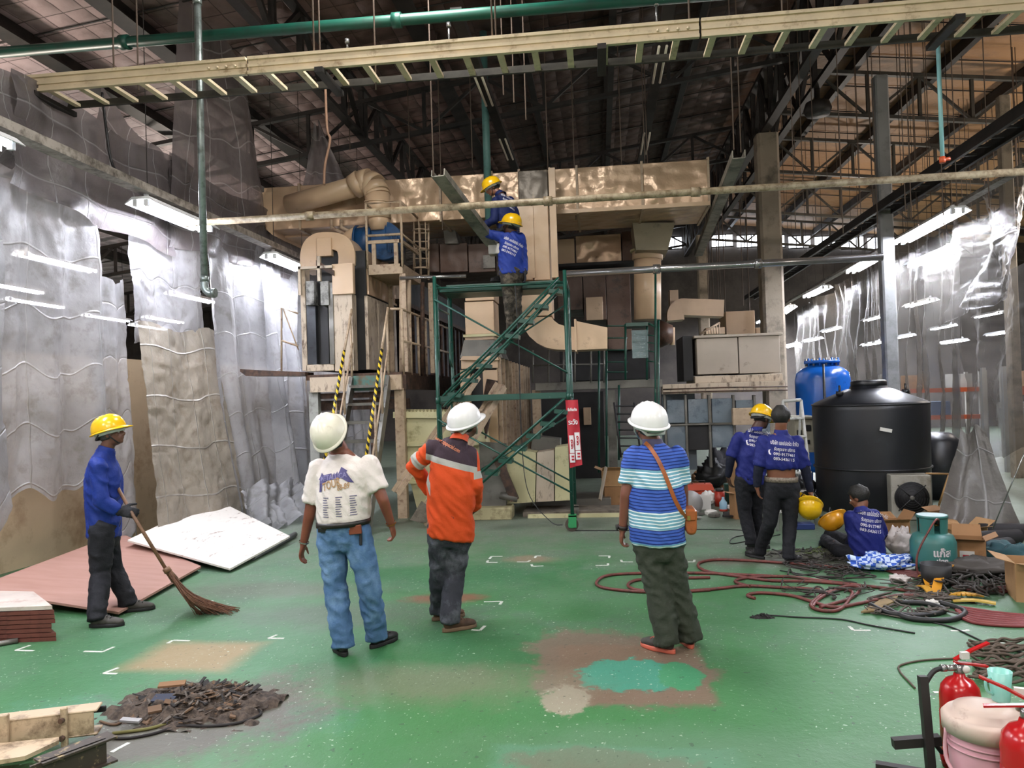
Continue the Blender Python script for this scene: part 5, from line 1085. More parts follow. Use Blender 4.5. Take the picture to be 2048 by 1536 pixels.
# 4 striped polo --------------------------------------------------
p4 = person('man in blue striped polo, olive trousers and white helmet with a brown shoulder bag', dict(head=(1297, 854, 0), neck=(1306, 884, 0), shL=(1268, 912, 0), shR=(1354, 912, .0), elL=(1252, 990, -.02), elR=(1365, 985, .06), wrL=(1245, 1060, .03), wrR=(1368, 1042, .2), haL=(1241, 1090, .06), haR=(1362, 1065, .25),
    hipL=(1292, 1075, 0), hipR=(1340, 1075, .0), knL=(1318, 1185, .0), knR=(1352, 1178, .05), heelL=(1348, 1308), toeL=(1283, 1290), heelR=(1383, 1298), toeR=(1362, 1270)), (-.35, .85, .25), (-.1, 1), skin='7f4f3f', shirt=(COBALT, .011), trouser=(OLIVE, .014), shoes=(GREYSH, CORAL), hat='white', sleeve='short', belly=.035,
    hem=.07, tiltv=(.05, -.2, 1), flare=.02, curl=(.9, .6))
# shirts that are dyed in parts
def proj_axes(pr):
    J_ = pr['J']; return J_['hp'], J_['up'], J_['X']
def dyed(name, pr, layers_fn, rough=.75):
    n = NT(name); pos = n.n('ShaderNodeNewGeometry').outputs['Position']; O, U, X = proj_axes(pr); X = (X-U*X.dot(U)).normalized()
    def dot(v, o): return n.n('ShaderNodeVectorMath', operation='DOT_PRODUCT').outputs['Value'] if False else dp(v, o)
    def dp(v, o):
        sb = n.n('ShaderNodeVectorMath', operation='SUBTRACT'); n.l(pos, sb.inputs[0]); sb.inputs[1].default_value = o
        d = n.n('ShaderNodeVectorMath', operation='DOT_PRODUCT'); n.l(sb.outputs[0], d.inputs[0]); d.inputs[1].default_value = v; return d.outputs['Value']
    col = layers_fn(n, dp, O, U, X); n.l(col, n.b.inputs['Base Color']); n.b.inputs['Roughness'].default_value = rough; n.b.inputs['Specular IOR Level'].default_value = .25
    n.bump(n.noise(n.coord(), 10, 4), .014); return n.m
def polo(n, dp, O, U, X):
    H = (p4['J']['sh']-O).length; z = n.math('DIVIDE', dp(U, O), H); z = n.math('ADD', z, n.math('MULTIPLY', n.math('ABSOLUTE', dp(X, O)), -.12))
    z = n.math('ADD', z, n.math('MULTIPLY', n.math('SUBTRACT', n.noise(n.coord(), 6, 2), .5), .03))
    blk = n.ramp(n.math('ADD', n.math('MULTIPLY', z, .7), .15), [(0, (0, 0, 0, 1)), (.075+.0, (1, 1, 1, 1)), (.115, (0, 0, 0, 1)), (.24, (1, 1, 1, 1)), (.385, (0, 0, 0, 1)), (.58, (1, 1, 1, 1)), (.735, (0, 0, 0, 1))], True)
    st = n.math('LESS_THAN', n.math('FRACT', n.math('MULTIPLY', z, 25.0)), .34)
    a = n.mix(st, hexc('3f5fb4'), hexc('1d2f6e')); b_ = n.mix(st, hexc('6fa3b8'), hexc('e6eef2')); return n.mix(blk, a, b_)
PM = dyed('striped_polo_cloth', p4, polo); p4['shirt'].data.materials[0] = PM
for ch in [o for o in COL.objects if o.parent == p4['root'] and o.name.startswith('collar')]: ch.data.materials[0] = mat('grey_collar', '4d4a66', .8)
def hivis(n, dp, O, U, X):
    J_ = p3['J']; H = (J_['sh']-O).length; z = n.math('DIVIDE', dp(U, O), H); x = dp(X, O)
    zz = n.math('ADD', z, n.math('MULTIPLY', x, .5)); inside = n.math('LESS_THAN', n.math('ABSOLUTE', n.math('ADD', x, 0.0)), .195)
    yoke = n.math('MULTIPLY', n.math('GREATER_THAN', zz, .88), inside); band = n.math('MULTIPLY', n.math('LESS_THAN', n.math('ABSOLUTE', n.math('SUBTRACT', zz, .85)), .042), inside)
    col = n.mix(yoke, hexc('cf4d22'), hexc('3b2e38')); col = n.mix(band, col, hexc('a9a9a4'))
    for S_, E_ in ((J_['sL'], J_['eL']), (J_['sR'], J_['eR'])):
        ax = (E_-S_).normalized(); t = dp(ax, S_); L = (E_-S_).length; side = n.math('GREATER_THAN', n.math('ABSOLUTE', x), .165)
        bd = n.math('MULTIPLY', n.math('LESS_THAN', n.math('ABSOLUTE', n.math('SUBTRACT', t, L*.72)), .028), side)
        sgn = n.math('GREATER_THAN', n.math('MULTIPLY', x, -1.0 if S_ is J_['sL'] else 1.0), 0.0); col = n.mix(n.math('MULTIPLY', bd, sgn), col, hexc('a9a9a4'))
    return col
HM = dyed('hivis_jacket_cloth', p3, hivis); p3['shirt'].data.materials[0] = HM; OR = mat('orange_cloth', 'cf4d22', .75)
for ch in [o for o in COL.objects if o.parent == p3['root'] and o.name.startswith('collar')]: ch.data.materials[0] = OR
for pr, c in ((p4, PM), (p3, HM)): pass
WP = mat('white_shirt_print', 'd9d6de', .6); OP = mat('orange_shirt_print', 'e8906a', .6)
def lettering(pr, lines, cpx, m, tilt=0.0, k=1.0):
    J_ = pr['J']; c = pr['q'](cpx) if isinstance(cpx, str) else P(cpx[0], cpx[1], pr['J']['sh'].y); N = -J_['Yd']; U = (J_['X']-N*J_['X'].dot(N)).normalized(); Vv = N.cross(U).normalized(); Vv = Vv if Vv.z > 0 else -Vv
    U = Vv.cross(N); U = U*math.cos(tilt)+Vv*math.sin(tilt); Vv = N.cross(U); Vv = Vv if Vv.z > 0 else -Vv; U = Vv.cross(N).normalized(); y = 0
    for s_, size, wid in lines:
        vs, fs = text_mesh(s_, 1.0, .012); w_ = max(v.x for v in vs)-min(v.x for v in vs); kx = wid/w_
        decal(pr, [(v.x*kx, v.y*size*1.0+y) for v in vs], fs, c, U, Vv, m); y -= size*1.15
lettering(p3, [('www.sjspecial.com', .042, .21)], (893, 887), OP, -.33)
# band t-shirt print
def px_decal(pr, pts, m, name, lift=.004):
    """outline given in the shirt's back plane, read from the photograph"""
    N = -pr['J']['Yd']; Yp = pr['J']['sh'].y; W = [P(x, y, Yp) for x, y in pts]; c = sum(W, V((0, 0, 0)))/len(W)
    U = rt.copy(); U = (U-N*U.dot(N)).normalized(); Vv = N.cross(U).normalized(); Vv = Vv if Vv.z > 0 else -Vv; U = Vv.cross(N).normalized()
    vs, fs = grid_poly([((p-c).dot(U), (p-c).dot(Vv)) for p in W]); return decal(pr, vs, fs, c, U, Vv, m, name, lift)
K = 100/1536; VIO = mat('violet_print', '5a5488', .7); GREYV = mat('slate_print', '6c6a86', .7); TANP = mat('tan_print', 'b08a5e', .7); LILAC = mat('lilac_print', '8d88b8', .7)
def zz(pts): return [(630+x*K, 900+y*K) for x, y in pts]
px_decal(p2, zz([(300, 1240), (320, 880), (285, 860), (365, 655), (440, 720), (700, 660), (730, 840), (560, 880), (420, 1000), (400, 1210)]), VIO, 'logo_print')
px_decal(p2, zz([(735, 740), (780, 630), (810, 720), (870, 600), (900, 690), (975, 470), (1160, 575), (1130, 620), (1365, 940), (1200, 920), (1000, 790), (740, 835)]), VIO, 'logo_print')
for o_ in ((430, 760, .06), (700, 740, .05)): pass
lettering_lines = [('METALLICA', (700, 755), .085, 1.0, LILAC, .16, .006)]
def put_text(pr, s_, cpx, height, width, m, tilt, shear=0.0, lift=.006):
    N = -pr['J']['Yd']; U = (rt-N*rt.dot(N)).normalized(); Vv = N.cross(U).normalized(); Vv = Vv if Vv.z > 0 else -Vv; U = Vv.cross(N).normalized(); U2 = U*math.cos(tilt)+Vv*math.sin(tilt); V2 = Vv*math.cos(tilt)-U*math.sin(tilt)
    vs, fs = text_mesh(s_, 1.0, .015, shear); w_ = max(v.x for v in vs)-min(v.x for v in vs); h_ = max(v.y for v in vs)-min(v.y for v in vs)
    decal(pr, [(v.x*width/w_, v.y*height/h_) for v in vs], fs, P(cpx[0], cpx[1], pr['J']['sh'].y), U2, V2, m, 'lettering', lift)
put_text(p2, 'METALLICA', zz([(740, 770)])[0], .035, .19, LILAC, .18)
put_text(p2, 'TOUR', zz([(690, 1000)])[0], .055, .13, TANP, .38, .3, .007); put_text(p2, "88-89", zz([(1060, 1060)])[0], .04, .085, TANP, .25, .3, .007)
for k in range(3):
    for j in range(9): px_decal(p2, [(660+k*26+j*.2, 990+j*4.6-k*2), (672+k*26+j*.2-(j*7 % 4), 989.5+j*4.6-k*2), (672+k*26-(j*7 % 4), 991.3+j*4.6-k*2), (660+k*26, 991.8+j*4.6-k*2)], GREYV, 'tour_dates', .004) if j % 1 == 0 else None
# belts, wallet, pocket items, bracelets
def belt(pr, m, t=.1, w=.035, g=.03, bel=0.0):
    J_ = pr['J']; b = MB(); rings = []; c = J_['hp'].lerp(J_['sh'], t); 
    for z_, e in ((-w/2, 0), (-w/2, .006), (w/2, .006), (w/2, 0)): rings.append([c+J_['up']*z_+J_['X']*(.150+g+e)*math.cos(2*math.pi*k/32)+J_['Yd']*(.118+g+e)*math.sin(2*math.pi*k/32) for k in range(32)])
    b.loft(rings, cap=False); return b.build('belt', m, pr['root'])
belt(p2, mat('black_belt', '1a1817', .4), .15, .035, .035)
def pocket_item(pr, name, px, w, h, m, rot=0.0, hit='trousers'):
    o = [x for x in COL.objects if x.parent == pr['root'] and x.name.startswith(hit)][0]; t = bvh(o); c = P(px[0], px[1], pr['J']['hp'].y-.4); h_ = t.ray_cast(c, (c-CAM).normalized()); 
    if h_[0] is None: return
    b = MB(); b.obox(h_[0]-fw*.008, w, .02, h, basis(rt*math.cos(rot)+up*math.sin(rot), fw, up*math.cos(rot)-rt*math.sin(rot))); return b.build(name, m, pr['root'], bevel=.003)
pocket_item(p2, 'wallet', (711, 1059), .085, .06, mat('brown_leather', '7a3d26', .4), .1); pocket_item(p2, 'phone', (646, 1060), .06, .03, mat('black_plastic', '18181a', .3)); pocket_item(p2, 'pocket_flap', (722, 1075), .018, .10, mat('key_cord', '202026', .5))
for w_, e_, m in ((p2['J']['wL'], p2['J']['eL'], shiny), (p2['J']['wR'], p2['J']['eR'], mat('copper_band', 'a5713c', .3, .8))):
    b = MB(); d = (e_-w_).normalized(); b.tube([w_+d*.01, w_+d*.02], .036, 16, False); b.build('bracelet', m, p2['root'])
J_ = p4['J']; b = MB(); d = (J_['eL']-J_['wL']).normalized(); b.tube([J_['wL']+d*.01, J_['wL']+d*.035], .036, 16); wb = b.build('watch_strap', mat('dark_leather', '2c1f1c', .5), p4['root']); b = MB(); b.tube([J_['wL']+d*.02+V((-.035, -.005, 0)), J_['wL']+d*.02+V((-.045, -.007, 0))], .02, 14); b.build('watch_face', BLKSHOE, wb)
# 5, 6 workers in the rear right ----------------------------------
p5 = person('worker in indigo shirt and yellow helmet looking down, rear right', dict(head=(1523, 838, .06), neck=(1512, 858, .02), shL=(1478, 876, 0), shR=(1532, 880, .1), elL=(1461, 918, .0), elR=(1545, 925, .2), wrL=(1456, 955, .04), wrR=(1540, 955, .3), haL=(1462, 975, .06),
    hipL=(1486, 960, 0), hipR=(1516, 960, .05), knL=(1490, 1028, 0), knR=(1512, 1028, .1), heelL=(1493, 1099), toeL=(1520, 1098), heelR=(1505, 1092), toeR=(1530, 1088)), (.7, .6, -.35), (.35, 1), skin='46291f', shirt=(INDIGO, .014), trouser=(BLACKT, .007), shoes=(BLKSHOE, BLKSOLE), hat='yellow', under=NAVYU, sleeve='elbow',
    hem=.1, tiltv=(.2, .2, 1), s=.95)
p6 = person('bare-headed worker in indigo shirt with exposed lower back, holding a yellow helmet', dict(head=(1562, 838, 0), neck=(1562, 864, 0), shL=(1528, 884, 0), shR=(1592, 884, 0), elL=(1517, 938, -.02), elR=(1611, 940, 0), wrL=(1514, 975, .0), wrR=(1621, 985, .02), haL=(1519, 998, .02), haR=(1626, 1003, .0),
    hipL=(1546, 972, 0), hipR=(1580, 972, .0), knL=(1540, 1045, 0), knR=(1580, 1045, .0), heelL=(1528, 1119), toeL=(1492, 1110), heelR=(1571, 1130), toeR=(1602, 1122)), (.35, .9, -.1), (0, 1), skin='7a4d38', shirt=(INDIGO, .014), trouser=(BLACKT, .006), shoes=(BLKSHOE, BLKSOLE), hair='black', under=NAVYU, sleeve='elbow',
    hem=-.40, waist_gap=.16, s=.97, flare=-.004)
TH = [('บริษัท แอปปอร์ต จำกัด', .052, .27), ('รับขุดเจาะ บริการ', .042, .20), ('090-9177461', .040, .20), ('083-5436115', .040, .20)]
lettering(p6, TH, (1565, 886), WP, -.10); lettering(p5, TH, (1510, 864), WP, -.10)
for pr, cp in ((p6, (1536, 903)), (p5, (1483, 885))):
    N = -pr['J']['Yd']; px_decal(pr, [(cp[0]-2.4, cp[1]-5), (cp[0]+1, cp[1]-5.6), (cp[0]-.6, cp[1]-3), (cp[0]-.4, cp[1]+1), (cp[0]+1.6, cp[1]+3.4), (cp[0], cp[1]+5), (cp[0]-2.6, cp[1]+2.6), (cp[0]-3.2, cp[1]-1.5)], WP, 'phone_symbol')
J_ = p6['J']; b = MB(); rings = []
for z_, e in ((-.03, .0), (-.03, .008), (.02, .008), (.02, 0)): c = J_['hp'].lerp(J_['sh'], .17); rings.append([c+J_['up']*z_+J_['X']*(.153+e)*math.cos(2*math.pi*k/32)+J_['Yd']*(.12+e)*math.sin(2*math.pi*k/32) for k in range(32)])
b.loft(rings, cap=False); b.build('waistband', mat('grey_lace_waistband', '8b7f72', .8, dirt='4f463d', amt=.5, scale=30), p6['root'])
hd = p6['q']('haR'); hard_hat(P(1619, 1010, hd.y+.02), head_frame((-.2, -.6, .4), (-.1, -.45, -1)), 'yellow', s=.98, label='yellow helmet hanging from the hand of the bare-headed worker', cat='helmet')
hard_hat(P(1607, 1000, hd.y+.28), head_frame((-.3, -.3, .3), (-.3, -.3, -1)), 'yellow', s=.8, label='yellow helmet behind the hanging one, held by the same worker', cat='helmet')
# 7 seated worker --------------------------------------------------
p7 = person('worker in indigo shirt sitting on the floor beside the black tank', dict(head=(1718, 996, .05), neck=(1722, 1018, .02), shL=(1702, 1036, .05), shR=(1746, 1030, .02), elL=(1706, 1072, .1), elR=(1765, 1070, .2), wrL=(1694, 1092, .2), wrR=(1740, 1095, .35), haL=(1684, 1100, .22),
    hipL=(1722, 1106, .05), hipR=(1752, 1104, .05), knL=(1680, 1102, .15), knR=(1700, 1085, .5), heelL=(1652, 1098), toeL=(1636, 1082), heelR=(1660, 1085), toeR=(1645, 1075)), (-.7, .6, -.35), (-.6, .8), Y=7.9, skin='7a4d38', shirt=(INDIGO, .014), trouser=(BLACKT, .007), shoes=(mat('navy_shoe', '2b3850', .6), BLKSOLE),
    hair='black', under=NAVYU, sleeve='elbow', hem=.2, s=.92, curl=(.6, .6))
lettering(p7, TH, (1742, 1025), WP, -.35)
hard_hat(P(1662, 1038, 8.3), head_frame((.8, -.1, .4), (-.6, -.35, -.75)), 'orange', s=.86, label='amber upturned helmet in front of the black tank beside the seated worker', cat='helmet')
# 8 worker on the scaffold steps ----------------------------------
p8 = person('worker in cobalt shirt and yellow helmet standing on the scaffold steps reaching up', dict(head=(1021, 452, 0), neck=(1028, 466, .02), shL=(1004, 474, .02), shR=(1040, 474, .05), elL=(978, 468, .05), elR=(1046, 512, .05), wrL=(950, 448, .1), wrR=(1049, 545, .02), haL=(944, 442, .1), haR=(1051, 560, 0),
    hipL=(1014, 545, 0), hipR=(1034, 545, .04), knL=(1018, 602, -.02), knR=(1032, 600, .05), heelL=(1027, 668, 9.98), toeL=(1016, 662, 10.1), heelR=(1040, 666, 10.03), toeR=(1030, 660, 10.15)), (-.9, .35, .25), (-.5, 1), Y=9.98, skin='5f3d2e', shirt=(COBALT, .014), trouser=(CAMO, .009), shoes=(BLKSHOE, BLKSOLE), hat='yellow',
    hem=.06, s=.97, gloves=(0, 1), tiltv=(.1, 0, 1))
lettering(p8, TH, (1027, 488), WP, -.45)
p9 = person('worker in navy shirt and yellow helmet bending over the held tray, above the other', dict(head=(985, 376, 0), neck=(1000, 388, 0), shL=(992, 402, -.05), shR=(1020, 402, .12), elL=(988, 440, -.12), elR=(1032, 430, .15), wrL=(965, 452, -.1), wrR=(1005, 458, -.1), haL=(958, 456, -.08), haR=(995, 463, -.15),
    hipL=(1010, 466, .0), hipR=(1026, 466, .1), knL=(1003, 512, -.05), knR=(1026, 512, .05), heelL=(1008, 566, 10.5), toeL=(995, 568, 10.4), heelR=(1032, 564, 10.55), toeR=(1020, 566, 10.45)), (-.85, -.15, -.4), (-.8, .2), Y=10.5, skin='7a4d38', shirt=(NAVY, .009), trouser=(CAMO, .008), shoes=(BLKSHOE, BLKSOLE), hat='yellow',
    hem=.1, s=.93, gloves=(0, 1))
lettering(p9, TH, (1016, 398), WP, -.5)
# things held or worn across the shoulder --------------------------
J_ = p4['J']; t4 = bvh(p4['shirt']); LE = metal_mat('tan_leather', 'a35a2c', '6f3a1c', .2, .35, .002)
bag = thing('shoulder_bag', 'small tan leather shoulder bag at the right hip of the striped shirt', 'bag', P(1378, 1060, J_['hp'].y)); b = MB(); c = P(1379, 1040, J_['hp'].y+.05)
rings = []
for y, k in ((-.09, .8), (-.085, 1), (.085, 1), (.09, .8)): rings.append([c+V((.038*k*math.copysign(abs(math.cos(2*math.pi*j/24))**.7, math.cos(2*math.pi*j/24)), y, .085*k*math.copysign(abs(math.sin(2*math.pi*j/24))**.6, math.sin(2*math.pi*j/24)))) for j in range(24)])
b.loft(rings); b.build('pouch', LE, bag); b = MB(); b.obox(c+V((-.002, -.005, .045)), .086, .19, .085); b.build('flap', LE, bag, bevel=.015); b = MB(); b.obox(c+V((-.015, -.1, .03)), .02, .012, .03); b.build('buckle', mat('brass', 'c9a860', .25, .9), bag)
sp = []
for f, (x, y) in enumerate(((1290, 885), (1300, 895), (1315, 918), (1328, 945), (1340, 975), (1350, 1000), (1362, 1022), (1371, 1035))):
    o = P(x, y, J_['sh'].y-.45); d = (o-CAM).normalized(); h = t4.ray_cast(o, d); sp.append((h[0]-d*.008) if h[0] else P(x, y, J_['sh'].y-.08))
sp = cat_spline(sp, 4); b = MB()
for k in range(len(sp)-1): b.bar(sp[k], sp[k+1], .026, .007, side=-fw)
b.build('strap', LE, bag)
# broom
BW = mat('bamboo_handle', '7a5a42', .6, dirt='4f3828', amt=.4, scale=8); BR = mat('palm_rib_bristle', '6e4a35', .8, dirt='3a261a', amt=.4, scale=20)
a, m_, e = P(219, 945, p1['J']['wL'].y-.0), P(262, 1024, p1['J']['wR'].y+.02), FL(400, 1222, .10); d = FL(345, 1165, .35)
t = thing('broom', 'long bamboo broom with splayed bristles held by the sweeper', 'broom', FL(430, 1222))
b = MB(); b.tube([a, m_, P(333, 1140, 5.95)], .014, 10); b.build('handle', BW, t); k0 = P(333, 1138, 5.95)
b = MB(); b.tube([k0, k0.lerp(FL(380, 1200, .12), .35)], [.024, .032], 12); b.tube([k0-(m_-k0).normalized()*-.01, k0+(m_-k0).normalized()*-.03], .03, 12); b.build('binding', BW, t)
rnd = random.Random(5); b = MB()
for k in range(110):
    f = rnd.random(); e = FL(395+82*f+rnd.uniform(-8, 5), 1228-12*rnd.random()*f+rnd.uniform(-4, 3), .006); md = FL(372+18*f, 1196+rnd.uniform(-8, 8), .13+rnd.uniform(-.02, .05)); b.tube(cat_spline([k0+V((rnd.uniform(-.02, .02), rnd.uniform(-.02, .02), 0)), md, e], 4), [.003]*9, 4)
b.build('bristles', BR, t, kind='stuff')
# ================================================================ things on the floor
CARD = mat('cardboard', '9c7550', .85, dirt='7a5838', amt=.3, var=.08); CARD2 = mat('pale_cardboard', 'b08a62', .85, dirt='8a6845', amt=.25); PAPER = mat('white_paper', 'cfcdc8', .7, var=.04)
BLKP = metal_mat('black_polyethylene', '17191e', '22252b', .2, .38, .004); BLUET = metal_mat('blue_tank_paint', '1458b0', '0e3f86', .1, .25, .004); TEALC = metal_mat('teal_cylinder_paint', '37706c', '6a5a45', .22, .4, .003)
REDE = metal_mat('red_extinguisher_paint', 'b51a1e', '8d1014', .05, .22, .001); PINK = metal_mat('pink_plastic', 'd3a0ac', 'a87a80', .12, .4, .003); LIDM = metal_mat('dirty_pale_lid', 'cdb9ad', '8f7468', .3, .5, .004); CUPM = mat('mint_plastic', '86c4bb', .35, var=.04)
BLKR = mat('black_rubber', '19191b', .55); HOSE = mat('red_hose', '6e3530', .55, dirt='3d2522', amt=.4, scale=12); ROPE = mat('dusty_rope', '5d5147', .9); YEL = mat('yellow_webbing', 'c79324', .7, dirt='7a5a1c', amt=.35, scale=10)
# black water tank
c = V((3.73, 11.24, 0)); t = thing('water_tank', 'large black plastic water tank with a domed top and screw lid', 'tank', c)
b = MB(); b.lathe([(0, 0), (.70, 0), (.73, .03), (.735, .5), (.75, 1.40), (.745, 1.47), (.72, 1.50), (.30, 1.68), (.245, 1.69), (.245, 1.72), (0, 1.72)], c, 48); b.build('body', BLKP, t)
b = MB(); b.lathe([(0, 1.72), (.23, 1.70), (.235, 1.78), (.21, 1.80), (0, 1.80)], c, 36); b.build('lid', BLKP, t)
for z in (.6, 1.46): b = MB(); b.lathe([(.74, z), (.758, z), (.758, z+.02), (.74, z+.02)], c, 48); b.build('rim', BLKP, t)
q = P(1773, 860, 10.42); b = MB(); b.obox(V((q.x, q.y+.02, q.z)), .15, .01, .045, Matrix.Rotation(.22, 3, 'Y')); b.build('sticker', PAPER, t)
for dx, dy in ((.45, -.1), (-.45, -.2)): b = MB(); b.tube([c+V((dx, dy, 1.6)), c+V((dx, dy, 1.66))], .05, 12); b.tube([c+V((dx, dy, 1.62)), c+V((dx, dy, 1.74))], .015, 8); b.build('vent_stub', BLKP, t)
c = P(1877, 1000, 12.3); c.z = 0; t = thing('black_drum', 'black drum half hidden right of the large black tank', 'drum', c); b = MB(); b.lathe([(0, 0), (.33, 0), (.34, .5), (.33, .85), (.2, .98), (0, 1.0)], c, 28); b.build('body', BLKP, t)
c = P(1650, 900, 13.6); c.z = 0; t = thing('pressure_tank', 'blue steel pressure tank with bolted top flange behind the black tank', 'tank', c)
b = MB(); b.lathe([(0, .25), (.38, .3), (.44, .42), (.445, 1.85), (.42, 1.96), (.33, 2.04), (.22, 2.08), (.22, 2.12), (0, 2.12)], c, 40); b.build('body', BLUET, t)
b = MB(); b.lathe([(0, 2.12), (.29, 2.12), (.29, 2.17), (0, 2.17)], c, 30); b.build('flange', BLUET, t)
for k in range(16): a = 2*math.pi*k/16; b = MB(); b.tube([c+V((.26*math.cos(a), .26*math.sin(a), 2.08)), c+V((.26*math.cos(a), .26*math.sin(a), 2.21))], .016, 6); b.build('flange_bolt', BLUET if k % 2 else GREYD, t)
for k in range(3): a = 2*math.pi*k/3; b = MB(); b.box(c.x+.36*math.cos(a)-.04, c.x+.36*math.cos(a)+.04, c.y+.36*math.sin(a)-.04, c.y+.36*math.sin(a)+.04, 0, .5); b.build('leg', BLUET, t)
b = MB(); b.tube([c+V((-.1, -.45, .6)), c+V((-.1, -.45, 2.1))], .02, 8); b.build('level_pipe', BLKR, t)
# AC condenser
c = FL(1826, 1042); M_ = rotz(-.12); t = thing('ac_condenser', 'scuffed white air conditioner outdoor unit with round fan grille', 'air conditioner', c)
def L(x, y, z): return c + M_ @ V((x, y, z))
b = MB(); b.obox(L(0, .16, .29), .47, .28, .57, M_); b.build('casing', mat('aged_white_casing', '9d9a90', .5, dirt='6c6558', amt=.4), t, bevel=.01)
b = MB(); b.lathe([(0, 0), (.2, 0), (.205, .015), (0, .015)], L(0, .02, .29), 32, M_ @ Matrix.Rotation(math.pi/2, 3, 'X')); b.build('fan_recess', SOOT, t)
for r in (.06, .09, .12, .15, .18, .2): b = MB(); b.tube([L(r*math.cos(2*math.pi*k/24), -.005, .29+r*math.sin(2*math.pi*k/24)) for k in range(25)], .003, 4); b.build('grille_ring', BLKR, t)
for k in range(4): a = math.pi/4+k*math.pi/2; b = MB(); b.tube([L(.03*math.cos(a), -.006, .29+.03*math.sin(a)), L(.23*math.cos(a), -.006, .29+.23*math.sin(a))], .007, 5); b.build('grille_spoke', BLKR, t)
b = MB(); b.sphere(L(0, -.01, .29), (.03, .012, .03), 8); b.build('hub', GREYD, t)
# gold frame
b = MB(); Q = [P(1848, 952, 10.4), P(1853, 947, 10.4), P(1898, 948, 10.4), P(1878, 1010, 10.3)]; b.tube([Q[0], Q[1], Q[2]], .014, 6); b.tube([Q[2], Q[3]], .014, 6); Q4 = V((Q[0].x-.12, Q[0].y, .02)); b.tube([Q[0], Q4], .014, 6); b.tube([Q[3], V((Q[3].x, Q[3].y, 0.02))], .012, 6); b.build('metal_stand', mat('brass_paint', 'b08a5c', .35, .4), label='thin gold coloured frame behind the air conditioner unit', cat='stand')
# LPG cylinder
c = FL(1868, 1140); c.z = 0; t = thing('gas_cylinder', 'teal gas cylinder with guard collar standing near the sitting worker', 'gas cylinder', c)
b = MB(); b.lathe([(0, .02), (.15, .02), (.19, .06), (.195, .12), (.195, .27), (.17, .33), (.11, .36), (0, .37)], c, 32); b.build('body', TEALC, t)
b = MB(); b.lathe([(.15, 0), (.155, 0), (.155, .03), (.15, .03)], c, 28); b.build('foot_ring', TEALC, t)
cc = []; 
for a0, a1 in ((.15, 1.35), (1.8, 2.95), (3.35, 4.45), (4.85, 6.0)):
    b = MB(); n_ = 8; vs = []
    for k in range(n_+1):
        a = a0+(a1-a0)*k/n_
        for r, z in ((.118, .34), (.125, .34), (.130, .50), (.123, .50)): vs.append(c+V((r*math.cos(a), r*math.sin(a), z)))
    b.add(vs, [(k*4+j, k*4+(j+1) % 4, k*4+4+(j+1) % 4, k*4+4+j) for k in range(n_) for j in range(4)]+[(0, 1, 2, 3), (n_*4+3, n_*4+2, n_*4+1, n_*4)]); b.build('guard_plate', TEALC, t)
b = MB(); b.lathe([(.122, .49), (.134, .49), (.134, .515), (.122, .515)], c, 28); b.build('collar_ring', TEALC, t)
b = MB(); b.tube([c+V((0, 0, .36)), c+V((0, 0, .45))], .02, 10); b.tube([c+V((0, -.01, .42)), c+V((.05, -.03, .42))], .012, 8); b.build('valve', mat('brass', 'c9a860', .25, .9), t)
vs, fs = text_mesh('แก๊ส', .09, .003); b = MB(); b.add([c+V((math.sin(v.x/.197)*.1975, -math.cos(v.x/.197)*.1975, .19+v.y)) for v in vs], fs); b.build('lettering', WP, t)
vs, fs = text_mesh('ปตท', .055, .003); b = MB(); b.add([c+V((math.sin(v.x/.197)*.1975, -math.cos(v.x/.197)*.1975, .12+v.y)) for v in vs], fs); b.build('lettering', WP, t)
cord('gas_hose', [c+V((.05, -.03, .42)), c+V((-.02, -.16, .5)), c+V((-.12, -.24, .42)), c+V((-.24, -.26, .2)), c+V((-.24, -.28, .02)), c+V((-.12, -.30, .015)), c+V((.1, -.27, .05)), c+V((.22, -.2, .12)), c+V((.3, 0, .02))], .01, HOSE, 'brown gas hose looping round the teal cylinder', 'hose')
# cardboard boxes
def carton(c, w, d, h, rz, m, label, flaps=(1, 1, 1, 1), open_=True, tilt=0.0, extra=None, group=None):
    t = thing('cardboard_box', label, 'box', c, group); M_ = rotz(rz) @ Matrix.Rotation(tilt, 3, 'Y'); g = lambda x, y, z: V(c) + M_ @ V((x, y, z)); th = .006
    for nm, (x, y, z, a, b_, e) in {'side': (0, -d/2, h/2, w, th, h), 'side2': (0, d/2, h/2, w, th, h), 'end': (-w/2, 0, h/2, th, d, h), 'end2': (w/2, 0, h/2, th, d, h), 'bottom': (0, 0, th/2, w, d, th)}.items():
        b = MB(); b.obox(g(x, y, z), a, b_, e, M_); b.build('panel', m, t)
    if open_:
        for k, (x, y, ax, sg) in enumerate(((0, -d/2, 'X', -1), (0, d/2, 'X', 1), (-w/2, 0, 'Y', -1), (w/2, 0, 'Y', 1))):
            if not flaps[k]: continue
            ang = rnd.uniform(.3, 1.1); ln = min(w, d)*.45; out = V((0, sg, 0)) if ax == 'X' else V((sg, 0, 0)); dirn = out*math.cos(ang)+V((0, 0, 1))*math.sin(ang)*(1 if k % 2 else .4); p = V((x, y, h)); s_ = (w if ax == 'X' else d)/2*.96; al = V((1, 0, 0)) if ax == 'X' else V((0, 1, 0))
            b = MB(); q_ = [p-al*s_, p+al*s_, p+al*s_*.95+dirn*ln, p-al*s_*.95+dirn*ln]; b.prism([g(*v) for v in q_], M_ @ V((0, 0, .005))); b.build('flap', m, t)
    else:
        b = MB(); b.obox(g(0, 0, h), w, d, th, M_); b.build('lid', m, t)
    if extra: extra(t, g, M_)
    return t
